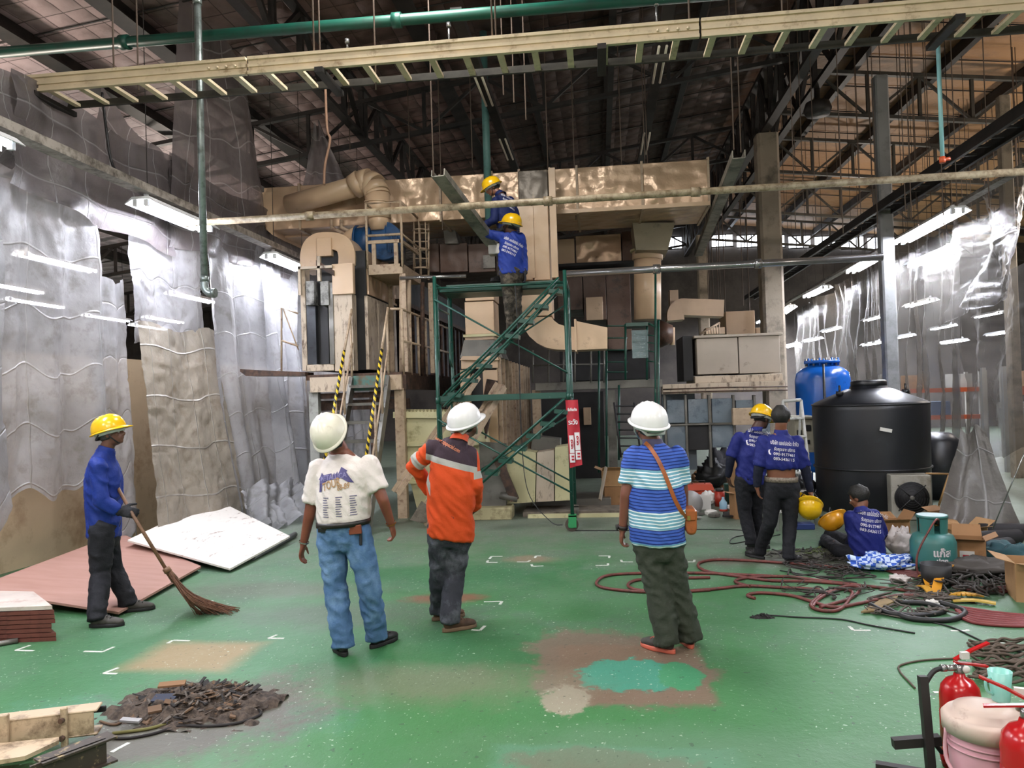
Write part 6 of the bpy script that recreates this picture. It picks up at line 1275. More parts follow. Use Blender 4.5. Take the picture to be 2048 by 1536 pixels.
def lbl(t, g, M_): b = MB(); b.obox(g(-.02, -.135, .10), .12, .004, .13, M_); o = b.build('label_sheet', PAPER, t); b = MB(); b.obox(g(-.03, -.139, .12), .05, .003, .02, M_); b.build('red_mark', mat('red_print', 'b81f33', .5), o)
carton(FL(1938, 1132), .26, .26, .26, -.35, CARD, 'cardboard box with a white label right of the gas cylinder', extra=lbl)
carton(FL(1920, 1075), .45, .3, .12, .3, CARD2, 'flattened opened carton behind the gas cylinder'); carton(FL(1895, 1058), .3, .25, .2, .6, CARD, 'small carton with raised flap below the grey draped tarpaulin')
carton(FL(2075, 1196), .36, .34, .3, -.25, CARD2, 'open cardboard box cut by the right picture edge', (1, 0, 1, 1)); carton(FL(1765, 1062), .5, .3, .12, .1, CARD, 'low torn carton behind the sitting worker')
carton(V((FL(1232, 990).x, 12.0, 0.0)), .42, .35, .30, .1, CARD, 'lower cardboard box of the pile left of the striped shirt', open_=False); carton(V((FL(1232, 990).x, 12.0, .31)), .44, .35, .24, -.05, CARD2, 'upper cardboard box of the pile left of the striped shirt', (1, 0, 1, 1))
carton(V((2.05, 11.6, 0)), .34, .3, .75, .2, CARD2, 'tall open cardboard carton right of the striped shirt', (1, 0, 0, 1)); carton(FL(1480, 1036), .2, .2, .34, .2, CARD, 'narrow upright carton left of the helmeted rear worker', (1, 0, 1, 0))
carton(FL(1455, 972)+V((0, 0, .0)), .35, .25, .3, .2, CARD2, 'small carton on the debris heap behind the rear worker', (0, 1, 0, 0))
# orange toolbox
c = FL(1400, 1000); t = thing('orange_toolbox', 'orange red metal toolbox standing in the debris', 'toolbox', c); OG = metal_mat('orange_box_paint', 'b9401f', '7d2a14', .2, .4, .003)
b = MB(); b.box(c.x-.24, c.x+.22, c.y, c.y+.25, 0, .14); b.build('body', OG, t, bevel=.008); b = MB(); b.prism([(c.x-.25, c.y-.01, .15), (c.x+.23, c.y-.01, .15), (c.x+.2, c.y+.03, .24), (c.x-.22, c.y+.03, .24)], (0, .24, 0)); b.build('lid', OG, t); b = MB(); b.tube([(c.x-.1, c.y+.12, .24), (c.x-.1, c.y+.12, .29), (c.x+.1, c.y+.12, .29), (c.x+.1, c.y+.12, .24)], .008, 6); b.build('handle', BLKR, t)
# small debris
def crumple(name, c, r, m, label, cat, sz=1.0, seed=1, n=16):
    b = MB(); rings = []
    for i in range(1, n):
        a = math.pi*i/n; ring = []
        for k in range(n*2):
            th = 2*math.pi*k/(n*2); d = V((math.sin(a)*math.cos(th), math.sin(a)*math.sin(th), -math.cos(a))); f = 1+.45*noise.noise(d*2.2+V((seed, 0, 0)))+.18*noise.noise(d*7+V((seed, 1, 0)))
            ring.append(V(c)+V((d.x*r[0]*f, d.y*r[1]*f, max(0.002-V(c).z*0, (d.z+1)*r[2]*f*sz))))
        rings.append(ring)
    b.loft(rings); return b.build(name, m, label=label, cat=cat)
WBAG = mat('white_plastic_bag', 'bdb5b2', .35, bump=.01, bscale=14)
crumple('plastic_bag', FL(1800, 1112), (.13, .12, .13), WBAG, 'crumpled white plastic bag between sitting worker and gas cylinder', 'bag', seed=3); crumple('plastic_bag', FL(1232, 1006)+V((0, .1, .05)), (.14, .12, .06), PAPER, 'folded white sacks on the slab left of the striped shirt', 'sack', seed=9)
crumple('plastic_bag', FL(1800, 1165), (.09, .06, .03), WBAG, 'small clear plastic bag lying on the red hoses', 'bag', seed=5); crumple('plastic_bag', FL(1835, 1218)+V((.15, .1, 0)), (.05, .04, .02), PAPER, 'small crumpled white scrap among grey cables', 'scrap', seed=6)
crumple('plastic_bag', FL(1415, 1010), (.16, .14, .09), PAPER, 'white plastic rubbish bag in front of the orange toolbox', 'bag', seed=12); crumple('plastic_bag', FL(1468, 1005), (.09, .1, .14), WBAG, 'pale sack beside the narrow upright carton', 'bag', seed=14)
crumple('cloth_bundle', V((2.75, 11.7, 0)), (.35, .3, .22), BLKR, 'dark cloth bundle behind the rear workers', 'cloth', seed=15); crumple('cloth_bundle', V((5.1, 8.6, 0)), (.4, .3, .16), mat('charcoal_cloth', '232226', .8), 'charcoal cloth heap at the right edge behind the boxes', 'cloth', seed=17)
crumple('teal_cloth', FL(2030, 1130), (.3, .2, .1), mat('dark_teal_cloth', '20484f', .8), 'dark teal cloth heap at the right picture edge', 'cloth', seed=18); crumple('cloth_bundle', FL(1960, 1150), (.35, .2, .08), mat('dusty_grey_cloth', '45413d', .85), 'dusty grey cloth heap right of the gas cylinder', 'cloth', seed=19)
b = MB(); c = FL(1440, 1012); b.lathe([(0, 0), (.075, 0), (.075, .22), (0, .22)], c, 20); o = b.build('paint_tin', mat('tin_red', 'a5301f', .4), label='red tin with a dark cap in the debris', cat='tin'); b = MB(); b.lathe([(0, .22), (.06, .22), (.05, .26), (0, .26)], c, 16); b.build('cap', BLKR, o)
b = MB(); c = FL(1458, 1010)+V((.03, .15, 0)); b.box(c.x-.07, c.x+.09, c.y, c.y+.12, 0, .3); b.build('green_can', mat('can_green', '20433a', .4), label='dark green square can beside the red tin', cat='can', bevel=.015)
b = MB(); c = FL(1447, 1022); b.lathe([(0, .0), (.05, .0), (.055, .02), (.055, .12), (.02, .17), (.018, .2), (0, .2)], c, 20); o = b.build('water_bottle', mat('pale_blue_plastic', '8fb3c8', .2), label='pale blue plastic bottle with red base in debris', cat='bottle'); b = MB(); b.lathe([(.052, .0), (.058, .0), (.058, .03), (.052, .03)], c, 20); b.build('base', mat('tin_red', 'a5301f', .4), o)
b = MB(); c = FL(1385, 1030); b.lathe([(0, 0), (.17, 0), (.17, .012), (0, .012)], c+V((0, .1, .16)), 28, Matrix.Rotation(1.2, 3, 'X') @ Matrix.Rotation(.3, 3, 'Y')); b.build('grey_disc', mat('pale_grey_plastic', '8e8b88', .5), label='pale grey disc leaning in the debris by the shoulder bag', cat='disc')
rnd = random.Random(11)
for k in range(14):
    px, py = 1385+rnd.random()*75, 1012+rnd.random()*26; c = FL(px, py); b = MB(); b.obox(c+V((0, 0, .02+.02*rnd.random())), rnd.uniform(.06, .2), rnd.uniform(.05, .15), .015+.03*rnd.random(), Matrix.Rotation(rnd.uniform(-.2, .2), 3, 'X') @ rotz(rnd.random()*3))
    b.build('debris_scrap', (PAPER, GREYD, BLKR, mat('pale_grey_plastic', '8e8b88', .5))[k % 4], label='small flat scrap in the debris right of the shoulder bag', cat='scrap', group='scraps in the debris by the shoulder bag')
b = MB(); c = FL(1400, 1020); b.box(c.x, c.x+.16, c.y, c.y+.14, 0, .2); b.build('white_carton', PAPER, label='small white carton in front of the orange toolbox', cat='box', bevel=.005)
b = MB(); c = FL(1610, 1060); b.box(c.x-.12, c.x+.12, c.y, c.y+.2, 0, .07); b.build('blue_crate', mat('navy_box', '1c2f63', .5), label='low navy blue box under the step ladder', cat='box', bevel=.008)
# pallet panel boards standing behind, wood
b = MB(); b.bar(P(1200, 1000, 11.4), P(1212, 935, 11.7), .03, .06); b.build('wood_strip', mat('pale_wood', '9a8f80', .8), label='pale wood strip leaning on the cardboard pile', cat='strip')
boxes('drawer_cabinet', 'grey cabinet with round holes behind the rear workers', 'cabinet', [('side', (1590, 838, 1630, 905), 11.9, .5, mat('putty_cabinet', '9c9888', .6, dirt='6f6b5e')), ('top', (1586, 833, 1634, 838), 11.85, .6, MATS['putty_cabinet']), ('dark_gap', (1594, 860, 1604, 870), 11.88, .02, SOOT), ('dark_gap', (1612, 850, 1622, 862), 11.88, .02, SOOT), ('dark_gap', (1608, 880, 1620, 888), 11.88, .02, SOOT)])
# step ladder
t = thing('step_ladder', 'white step ladder standing behind the bare-headed worker', 'ladder', FL(1600, 1040)); WL = mat('white_ladder_paint', 'b9b9b6', .4, dirt='6c6a66', amt=.3)
def lb_(pts, r, n): b = MB(); b.tube(pts, r, 8); return b.build(n, WL, t)
ta, tb_2 = P(1566, 802, 9.9), P(1602, 800, 9.9); fa, fb = FL(1555, 1062), FL(1632, 1050); ra, rb_ = V((ta.x-.05, 11.0, 0)), V((tb_2.x+.15, 11.0, 0))
lb_([ta, tb_2], .02, 'top_bar'); lb_([tb_2, fb], .018, 'front_stile'); lb_([ta, fa], .018, 'front_stile'); lb_([ta, ra], .014, 'rear_leg'); lb_([tb_2, rb_], .014, 'rear_leg')
for k in range(1, 7):
    f = k/7; a, c = ta.lerp(fa, f), tb_2.lerp(fb, f); b = MB(); b.bar(a, c, .07, .02, (0, 0, 1)); b.build('step', WL, t)
# towel
ck = NT('checked_towel'); c_ = ck.coord(); wv = ck.n('ShaderNodeTexChecker'); ck.l(c_, wv.inputs[0]); wv.inputs['Scale'].default_value = 22; wv.inputs[1].default_value = hexc('2a55b4'); wv.inputs[2].default_value = hexc('c2d2ea'); ck.l(wv.outputs[0], ck.b.inputs['Base Color']); ck.b.inputs['Roughness'].default_value = .8
crumple('checked_towel', FL(1765, 1140), (.27, .14, .07), ck.m, 'blue and white checked towel on the floor beside the sitting worker', 'towel', seed=21, n=22); crumple('checked_towel', FL(1925, 1128)+V((0, -.15, 0)), (.05, .05, .06), mat('blue_cloth', '2a46a0', .8), 'small blue cloth knot right of the gas cylinder', 'cloth', seed=23)
# grey ash heap, debris heap
def heap(name, px, rx, ry, h, m, label, n, size, seed, mats):
    rnd = random.Random(seed); c = FL(*px); b = MB(); nn = 44; vs = []; fs = []
    for j in range(nn+1):
        for i in range(nn+1):
            x, y = (i/nn-.5)*2, (j/nn-.5)*2; r = math.hypot(x, y); e = 1+.35*noise.noise(V((x*1.7+seed, y*1.7, 0)))+.35*noise.noise(V((x*6+seed, y*6, 4))); z = h*max(0, 1-(r/e)**2)*(.6+.9*abs(noise.noise(V((x*5, y*5, seed)))))-.004; vs.append(c+V((x*rx*1.15, y*ry*1.15, z)))
    for j in range(nn):
        for i in range(nn): k = j*(nn+1)+i; fs.append((k, k+1, k+nn+2, k+nn+1))
    b.add(vs, fs, True); root = b.build(name, m, label=label, cat='heap', kind='stuff')
    for q_, mm in enumerate(mats):
        b = MB()
        for k in range(n//len(mats)):
            a, r = rnd.random()*6.28, rnd.random()**.6; x, y = math.cos(a)*rx*r, math.sin(a)*ry*r; s_ = size*rnd.uniform(.4, 1.5); R_ = rotz(rnd.random()*3) @ Matrix.Rotation(rnd.uniform(-.6, .6), 3, 'X') @ Matrix.Rotation(rnd.uniform(-.5, .5), 3, 'Y')
            b.obox(c+V((x, y, h*max(0, 1-r*r)*.85+.006)), s_*rnd.uniform(.8, 3.6), s_*rnd.uniform(.2, .8), s_*rnd.uniform(.08, .25), R_)
        b.build('fragment', mm, root, kind='stuff')
    return root
EARTH = mat('dark_rubbish', '5a4e45', .95, dirt='251f1b', amt=.6, scale=12, bump=.01); BR2 = mat('brown_scrap', '6a5340', .9); BK2 = mat('black_scrap', '221f20', .8); TN2 = mat('tan_scrap', '8c6a4c', .9)
heap('rubbish_heap', (392, 1412), .43, .30, .10, EARTH, 'swept heap of dark rubbish and strips on the floor at lower left', 420, .028, 4, (EARTH, BR2, BK2, mat('grey_scrap', '6a625c', .9), EARTH))
heap('rubbish_heap', (1640, 1108), .62, .22, .04, mat('grey_ash', '55564b', .95, dirt='35362f', amt=.5, scale=14), 'flat grey heap of dust and shreds by the feet of the sitting worker', 260, .025, 9, (mat('grey_ash', '55564b'), BK2, mat('moss_scrap', '4f5c30', .9)))
heap('rubbish_heap', (1525, 1236), .08, .03, .03, BK2, 'tiny black clump of shreds on the floor in front of the hoses', 30, .015, 13, (BK2,))
rnd = random.Random(8)
for k, (px, py, w_, d_, rz_, m_) in enumerate(((345, 1402, .15, .05, .3, TN2), (330, 1424, .13, .07, .1, mat('navy_rag', '2a3145', .8)), (310, 1440, .07, .06, .6, BR2), (262, 1455, .12, .03, -.1, mat('silver_tape', 'a9a9ad', .3)), (400, 1395, .10, .03, .4, TN2))):
    b = MB(); b.obox(FL(px, py)+V((0, 0, .1-.02*k)), w_, d_, .012, rotz(rz_) @ Matrix.Rotation(.2, 3, 'X')); b.build('rubbish_piece', m_, label='%s on the swept rubbish heap' % ('tan curled strip', 'dark navy rag', 'brown flat chip', 'silver tape strip at the left tip', 'short tan strip near the top')[k], cat='scrap')
def fcord(name, pts, r, m, label, cat='cable', z=.0, group=None): return cord(name, [FL(x, y)+V((0, 0, r+z)) for x, y in pts], r, m, label, cat, 8, 6, group)
fcord('cable', [(190, 1472), (240, 1480), (300, 1472), (360, 1455), (420, 1455), (480, 1448), (522, 1430), (500, 1418), (450, 1412), (400, 1425)], .008, BK2, 'long dark cable looping out of the swept heap'); fcord('cable', [(200, 1445), (230, 1452), (260, 1440), (320, 1433), (380, 1432)], .007, BR2, 'brown cord along the left side of the swept heap')
fcord('cable', [(225, 1470), (290, 1462), (330, 1452), (370, 1440), (400, 1432)], .009, mat('olive_strip', '6d6a3c', .8), 'yellowish green strip on the swept heap')
# hoses and cables on the right
HG = 'red brown hoses on the floor at right'
hs = [([(1560, 1156), (1500, 1153), (1400, 1149), (1300, 1149), (1220, 1153), (1194, 1166), (1205, 1178), (1270, 1186), (1340, 1187), (1420, 1182), (1490, 1175), (1560, 1178), (1640, 1182)], 'hose making the widest loop left of the olive trousers'),
      ([(1420, 1183), (1340, 1187), (1275, 1183), (1256, 1173), (1275, 1163), (1330, 1160), (1420, 1158)], 'short inner hose loop behind the olive trousers'),
      ([(1700, 1140), (1560, 1128), (1450, 1122), (1405, 1126), (1397, 1136), (1420, 1147), (1480, 1156), (1540, 1164), (1620, 1166), (1700, 1172)], 'hose with a rounded loop right of the olive trousers'),
      ([(1500, 1176), (1470, 1166), (1500, 1158), (1570, 1156), (1640, 1164), (1740, 1176), (1830, 1186)], 'hose crossing in the middle of the hose tangle'),
      ([(1510, 1200), (1495, 1194), (1520, 1189), (1580, 1194), (1622, 1206), (1668, 1218), (1720, 1210), (1800, 1194), (1880, 1198), (1950, 1206)], 'front hose passing below the tan board'),
      ([(1690, 1180), (1650, 1190), (1622, 1212), (1640, 1224), (1680, 1222), (1705, 1190), (1690, 1182)], 'upright hose loop left of the tan board'),
      ([(1640, 1218), (1700, 1200), (1720, 1180), (1690, 1176), (1640, 1200), (1625, 1217)], 'second crossed hose loop left of the tan board')]
for pts, lb in hs: fcord('hose', pts, .014, HOSE, lb, 'hose', group=HG)
for k in range(7): fcord('hose', [(1905+k*3, 1215+k*4), (1950, 1222+k*4.5), (2000, 1229+k*4.2), (2060, 1234+k*3.6), (2120, 1232+k*3)], .012, mat('crimson_hose', '7a2f31', .5), 'crimson hose at the right edge, %s' % ('farthest back of the bundle', 'second from the back', 'third from the back', 'in the middle of the bundle', 'third from the front', 'second from the front', 'frontmost of the bundle')[k], 'hose', group='crimson hose bundle at the right edge')
for k in range(4): fcord('hose', [(1750+k*8, 1138+k*2), (1800, 1142+k*3), (1860, 1152+k*3), (1900, 1160+k*4), (1960, 1178+k*3), (2050, 1172+k*4)], .012, mat('maroon_hose', '5d2a28', .5), 'maroon hose behind the yellow straps, %s' % ('farthest back', 'second from the back', 'second from the front', 'frontmost')[k], 'hose', group='maroon hoses behind the yellow straps')
cs = [([(1500, 1236), (1530, 1232), (1600, 1236), (1680, 1240), (1740, 1252), (1830, 1268)], 'thin cable running from the tiny black clump to the right'), ([(1760, 1225), (1830, 1240), (1900, 1255), (1980, 1290), (2060, 1310)], 'dark cable running to the lower right'),
      ([(1600, 1130), (1680, 1142), (1740, 1146), (1700, 1158), (1640, 1155), (1560, 1142)], 'thin cable ring in front of the rear workers feet'), ([(1140, 1062), (1250, 1062), (1340, 1060), (1460, 1060), (1520, 1066)], 'thin cable along the floor from the scaffold wheel to the right'),
      ([(1520, 1068), (1470, 1075), (1462, 1088), (1500, 1082), (1560, 1070)], 'thin cable loop at the feet of the helmeted rear worker'), ([(1930, 1318), (1850, 1322), (1802, 1332), (1800, 1345), (1818, 1365), (1830, 1378)], 'brown cord curling left from the rope heap'),
      ([(1740, 1214), (1780, 1232), (1840, 1236), (1890, 1226), (1850, 1212), (1790, 1210)], 'coil of thick grey cable in front of the tan board'), ([(1770, 1220), (1820, 1242), (1900, 1245), (1930, 1228), (1880, 1210)], 'second coil of grey cable near the yellow straps')]
for k, (pts, lb) in enumerate(cs): fcord('cable', pts, .006 if k < 6 else .02, BLKR if k not in (5,) else ROPE, lb)
rnd = random.Random(21); b = MB()
for k in range(26):
    pts = []; x, y = 1935+rnd.random()*20, 1292+k*3.1
    for j in range(7): pts.append(FL(x+j*22, y+rnd.uniform(-5, 5))+V((0, 0, .012+rnd.random()*.05)))
    b.tube(cat_spline(pts, 4), .009, 5)
b.build('rope_heap', ROPE, label='heap of tangled dusty rope behind the red extinguisher', cat='rope', kind='stuff')
b = MB()
for k in range(40):
    x, y = 1880+rnd.random()*150, 1145+rnd.random()*50; pts = [FL(x+rnd.uniform(-30, 30), y+rnd.uniform(-12, 12))+V((0, 0, .01+rnd.random()*.09)) for j in range(5)]; b.tube(cat_spline(pts, 4), .009, 5)
b.build('cable_tangle', mat('dark_cable_tangle', '35302d', .8), label='tangle of dark cables around the yellow straps', cat='cable', kind='stuff')
for nm, x0, x1, y0, y1, n_, lb in (('cable_tangle', 1590, 1740, 1112, 1150, 30, 'thin dark cable tangle on the grey heap near the rear workers'), ('cable_tangle', 1745, 1905, 1160, 1236, 46, 'dusty cable tangle under the tan board and straps'), ('cable_tangle', 1560, 1720, 1155, 1200, 14, 'loose dark cables crossing the red hoses')):
    b = MB()
    for k in range(n_):
        x, y = rnd.uniform(x0, x1), rnd.uniform(y0, y1); pts = [FL(x+rnd.uniform(-38, 38), y+rnd.uniform(-9, 9))+V((0, 0, .008+rnd.random()*.04)) for j in range(5)]; b.tube(cat_spline(pts, 4), rnd.choice((.004, .006, .008)), 5)
    b.build(nm, MATS['dark_cable_tangle'] if 'thin' in lb or 'loose' in lb else mat('dusty_cables', '57504a', .85), label=lb, cat='cable', kind='stuff')
for k, (x, y, r_, m_, lb) in enumerate(((1425, 975, (.28, .2, .22), BLKR, 'black bag behind the orange toolbox'), (1440, 950, (.3, .2, .25), mat('charcoal_cloth', '232226', .8), 'charcoal bag against the blue grey housing'), (1395, 968, (.12, .1, .1), CARD, 'crumpled brown paper behind the orange toolbox'), (1490, 985, (.14, .12, .13), PAPER, 'white sack behind the helmeted rear worker'), (1470, 1022, (.1, .08, .05), WBAG, 'white scrap bag in front of the red tin'))):
    crumple('rubbish_bag', FL(x, y), r_, m_, lb, 'bag', seed=50+k)
# yellow straps, tan board, drums
def strap(pts, w_, lb, m=YEL, name='yellow_strap', cat='strap'):
    b = MB(); p = cat_spline([FL(x, y)+V((0, 0, z)) for x, y, z in pts], 5)
    for k in range(len(p)-1): b.bar(p[k], p[k+1], w_, .012)
    return b.build(name, m, label=lb, cat=cat)
strap([(1834, 1178, .02), (1850, 1185, .05), (1870, 1198, .01)], .06, 'yellow webbing strap lying leftmost in the cable tangle'); strap([(1870, 1195, .02), (1885, 1170, .12), (1905, 1152, .10), (1912, 1150, .02)], .07, 'orange yellow strap standing up in an arch', mat('amber_webbing', 'cf8f1d', .6)); strap([(1842, 1160, .03), (1850, 1170, .08), (1858, 1178, .02)], .05, 'short orange strap behind the leftmost one', MATS['amber_webbing'])
strap([(1898, 1196, .03), (1930, 1200, .05), (1960, 1198, .03)], .09, 'flat yellow strap in front of the arch strap'); strap([(1905, 1206, .02), (1950, 1208, .03), (1992, 1212, .02)], .06, 'pale yellow strap pointing right', mat('pale_yellow_webbing', 'c2a44c', .7))
b = MB(); b.prism([FL(1722, 1226, .01), FL(1760, 1202, .01), FL(1796, 1194, .03), FL(1790, 1204, .03), FL(1750, 1224, .01)], (0, 0, .012)); b.build('tan_board', mat('tan_board_wood', '8f7a55', .8, dirt='5f5038', amt=.4), label='pointed tan board lying between the red hoses', cat='board')
b = MB(); c = FL(1873, 1172); b.lathe([(0, .0), (.11, 0), (.125, .19), (.118, .19), (.10, .02), (0, .02)], c, 24); b.build('black_bucket', BLKR, label='black bucket behind the arched yellow strap', cat='bucket')
for k, (x, y, l_, rz_) in enumerate(((1990, 1090, .55, .2), (2020, 1075, .6, -.1), (1985, 1110, .5, .5))):
    c = FL(x, y); b = MB(); d = V((math.cos(rz_), math.sin(rz_), 0))*l_/2; b.tube([c-d+V((0, 0, .08)), c+d+V((0, 0, .08))], .075, 14); b.build('dark_roll', mat('dark_roll_cloth', '232124', .8), label='dark rolled cloth bundle at right, %s' % ('in front of the tarpaulin', 'farthest right', 'nearest the labelled box')[k], cat='roll')
b = MB(); b.tube([P(1985, 1058, 8.3), P(2060, 880, 8.1)], .006, 6); b.build('guy_wire', shiny, label='thin diagonal metal rod at the right edge', cat='rod')
crumple('red_cloth', FL(2020, 1062), (.1, .07, .05), mat('red_rag', 'b23a30', .8), 'small red rag at the right below the draped tarpaulin', 'cloth', seed=30)
# grey door panel and racks behind the right tarps
b = MB(); b.box(6.0, 7.4, 11.1, 11.2, 0, 1.35); b.build('screen_board', mat('pale_grey_panel', '7f8480', .5), label='pale grey panel standing at the right edge behind the tarpaulin', cat='panel')
SR_ = mat('orange_rack', 'b5522c', .5); CR_ = mat('rack_white', 'a9a9a6', .6)
for j, (x0, y0) in enumerate(((7.6, 15.5), (9.5, 19.5), (7.8, 22.5))):
    t = thing('storage_rack', 'orange beamed storage rack behind the right tarpaulins, %s' % ('nearest', 'middle', 'farthest')[j], 'rack', (x0+1.3, y0, 0))
    for x in (x0, x0+2.6):
        for y in (y0, y0+.8): b = MB(); b.box(x-.04, x+.04, y-.04, y+.04, 0, 2.0); b.build('upright', CR_, t)
    for z in (.7, 1.45): b = MB(); b.box(x0, x0+2.6, y0-.03, y0+.03, z, z+.12); b.build('beam', SR_, t)
    for k in range(4): b = MB(); b.box(x0+.15+k*.6, x0+.65+k*.6, y0+.1, y0+.6, .82+.75*(k % 2), 1.2+.75*(k % 2)); b.build('stored_box', (CR_, CARD, mat('blue_crate', '3a5b8a', .6), CR_)[k], t)
for j, (x, y, h) in enumerate(((8.3, 12.6, 1.7), (9.8, 15.0, 1.9), (-9.2, 9.0, 1.9), (-8.6, 13.5, 2.6), (-10.5, 16.5, 2.2), (-9.6, 5.8, 2.0))):
    t = thing('control_cabinet', 'pale machine cabinet behind the %s tarpaulins, %s' % (('right', 'nearest the rack'), ('right', 'farther back'), ('left', 'behind the sweeper'), ('left', 'tall one behind the creased sheet'), ('left', 'farthest'), ('left', 'nearest the camera'))[j], 'cabinet', (x, y, 0))
    b = MB(); b.box(x-.5, x+.5, y, y+.7, 0, h); b.build('casing', CR_, t, bevel=.01); b = MB(); b.box(x-.42, x+.42, y-.02, y, .15, h-.5); b.build('door', mat('cabinet_door', '8d9298', .5), t); b = MB(); b.box(x-.3, x+.3, y-.02, y, h-.4, h-.12); b.build('display_panel', SOOT, t)
# ---------------------------------------------------------------- boards at left
PLY = NT('pink_plywood'); c_ = PLY.coord(); mp = PLY.n('ShaderNodeMapping'); PLY.l(c_, mp.inputs[0]); mp.inputs['Scale'].default_value = (1, 6, 1); PLY.l(PLY.mix(PLY.noise(mp.outputs[0], 2, 6, .6), hexc('b08a80'), hexc('93695c')), PLY.b.inputs['Base Color']); PLY.b.inputs['Roughness'].default_value = .7
WB = NT('scuffed_white_board'); c_ = WB.coord(); mp = WB.n('ShaderNodeMapping'); WB.l(c_, mp.inputs[0]); mp.inputs['Scale'].default_value = (9, 3, 1); mp.inputs['Rotation'].default_value = (0, 0, .5); f = WB.math('MULTIPLY', WB.step(WB.noise(mp.outputs[0], 1.6, 8, .75), .56, .64), WB.step(WB.noise(c_, 1.1, 2), .42, .62)); WB.l(WB.mix(f, hexc('ddd8d2'), hexc('7d6254')), WB.b.inputs['Base Color']); WB.b.inputs['Roughness'].default_value = .5
def board(pts, m, lb, edge, th=.02, name='plywood_board', group=None):
    b = MB(); b.prism([FL(x, y, z) for x, y, z in pts], (0, 0, -th)); return b.build(name, m, label=lb, cat='board', group=group)
board([(-60, 1178, .17), (240, 1066, .20), (402, 1132, .06), (237, 1224, .05)], PLY.m, 'large pinkish plywood board lying left behind the sweeper', None)
board([(428, 997, .38), (580, 1072, .10), (460, 1137, .05), (255, 1080, .24)], WB.m, 'large scuffed white board resting on the pink board', None)
b = MB(); b.tube([FL(505, 1122)+V((0, 0, .04)), FL(590, 1075)+V((0, 0, .04))], .035, 12); b.build('grey_roll', mat('grey_roll_vinyl', '66686a', .5), label='grey roll under the right edge of the white board', cat='roll')
for k, (x, y) in enumerate(((330, 1085), (420, 1060))): c = FL(x, y); b = MB(); b.obox(c+V((-.1, .1, .015)), .3, .25, .03, rotz(.5)); b.build('support_block', RUST, label='%s hidden under the boards' % ('short rusty block', 'far rusty block')[k], cat='block')
b = MB(); c = FL(32, 1212, 0); b.obox(c+V((-.15, .02, .05)), .5, .2, .1, rotz(.1)); b.build('rusty_box', RUST, label='rusty box between the pink board and the stacked boards', cat='block', bevel=.01)
BE = mat('board_core', '6b3a30', .8, dirt='4a241d', amt=.4, scale=8)
rnd = random.Random(2)
for k in range(8):
    z = .034*(k+1); j_ = rnd.uniform(-5, 5); base = [(108+j_, 1282), (-150+j_, 1292), (-250, 1240), (70+j_, 1248)]; P4 = [FL(x, y) for x, y in base]; b = MB(); b.prism([p+V((0, 0, z-.034)) for p in P4], (0, 0, .028)); b.build('stacked_board', BE if k < 7 else mat('pale_board_top', 'cbbfb6', .7, dirt='a58a7e', amt=.3), label='%s board of the stack at the left picture edge' % ('lowest', 'second lowest', 'third lowest', 'fourth from the floor', 'fifth from the floor', 'third from the top', 'second from the top', 'topmost pale')[k], cat='board', group='stacked boards at the left edge')
b = MB(); b.tube([FL(-20, 1296)+V((0, 0, .02)), FL(36, 1286)+V((0, 0, .02))], .02, 8); b.build('metal_bar', GREYD, label='grey metal bar in front of the stacked boards', cat='bar')
# cream beams in the near left corner
t = thing('bracket_beam', 'cream painted steel beam with bolted brackets at lower left corner', 'beam', FL(90, 1470)); CB = metal_mat('cream_beam_paint', 'c4ae92', '5a4836', .35, .45, .003)
a, c = FL(-90, 1478, .12), FL(188, 1444, .12); d = (c-a).normalized(); s = d.cross(V((0, 0, 1)))
def bb(p, q_, w_, h_, nm, m=CB): b = MB(); b.bar(p, q_, w_, h_); return b.build(nm, m, t, bevel=.004)
bb(a, c, .012, .13, 'web'); bb(a+V((0, .05, .06)), c+V((0, .05, .06)), .11, .012, 'upper_flange'); bb(a+V((0, .05, -.06)), c+V((0, .05, -.06)), .11, .012, 'lower_flange'); bb(a+V((0, .1, .03)), c+V((0, .1, .03)), .02, .03, 'dark_strip', BLKR)
for f in (.33, .80): p = a.lerp(c, f); b = MB(); b.obox(p+V((0, -.02, 0)), .09 if f < .5 else .03, .03, .2, rotz(math.atan2(d.y, d.x))); b.build('bracket', CB, t, bevel=.004); b = MB(); b.tube([p+V((0, -.05, .04)), p+V((0, -.02, .04))], .014, 8); b.tube([p+V((0, -.05, -.05)), p+V((0, -.02, -.05))], .014, 8); b.build('bolt', RUST, t)
b = MB(); b.prism([FL(-60, 1530, .10), FL(50, 1512, .10), FL(118, 1480, .10), FL(118, 1474, .10), FL(-60, 1492, .10)], (0, 0, -.02)); b.build('gusset', CB, t)
a, c = FL(60, 1560, .12), FL(212, 1502, .12); b = MB(); d = (c-a).normalized(); b.bar(a, c, .012, .12); b.bar(a+V((0, .05, .055)), c+V((0, .05, .055)), .10, .01); b.bar(a+V((0, .05, -.055)), c+V((0, .05, -.055)), .10, .01); b.build('channel_beam', mat('dark_brown_channel', '3c322a', .6, dirt='b9a378', amt=.2, scale=10), label='dark channel beam end nearest the lower left corner', cat='beam')
b = MB(); b.box(-2.9, -2.2, 3.3, 3.36, 0, .06); 
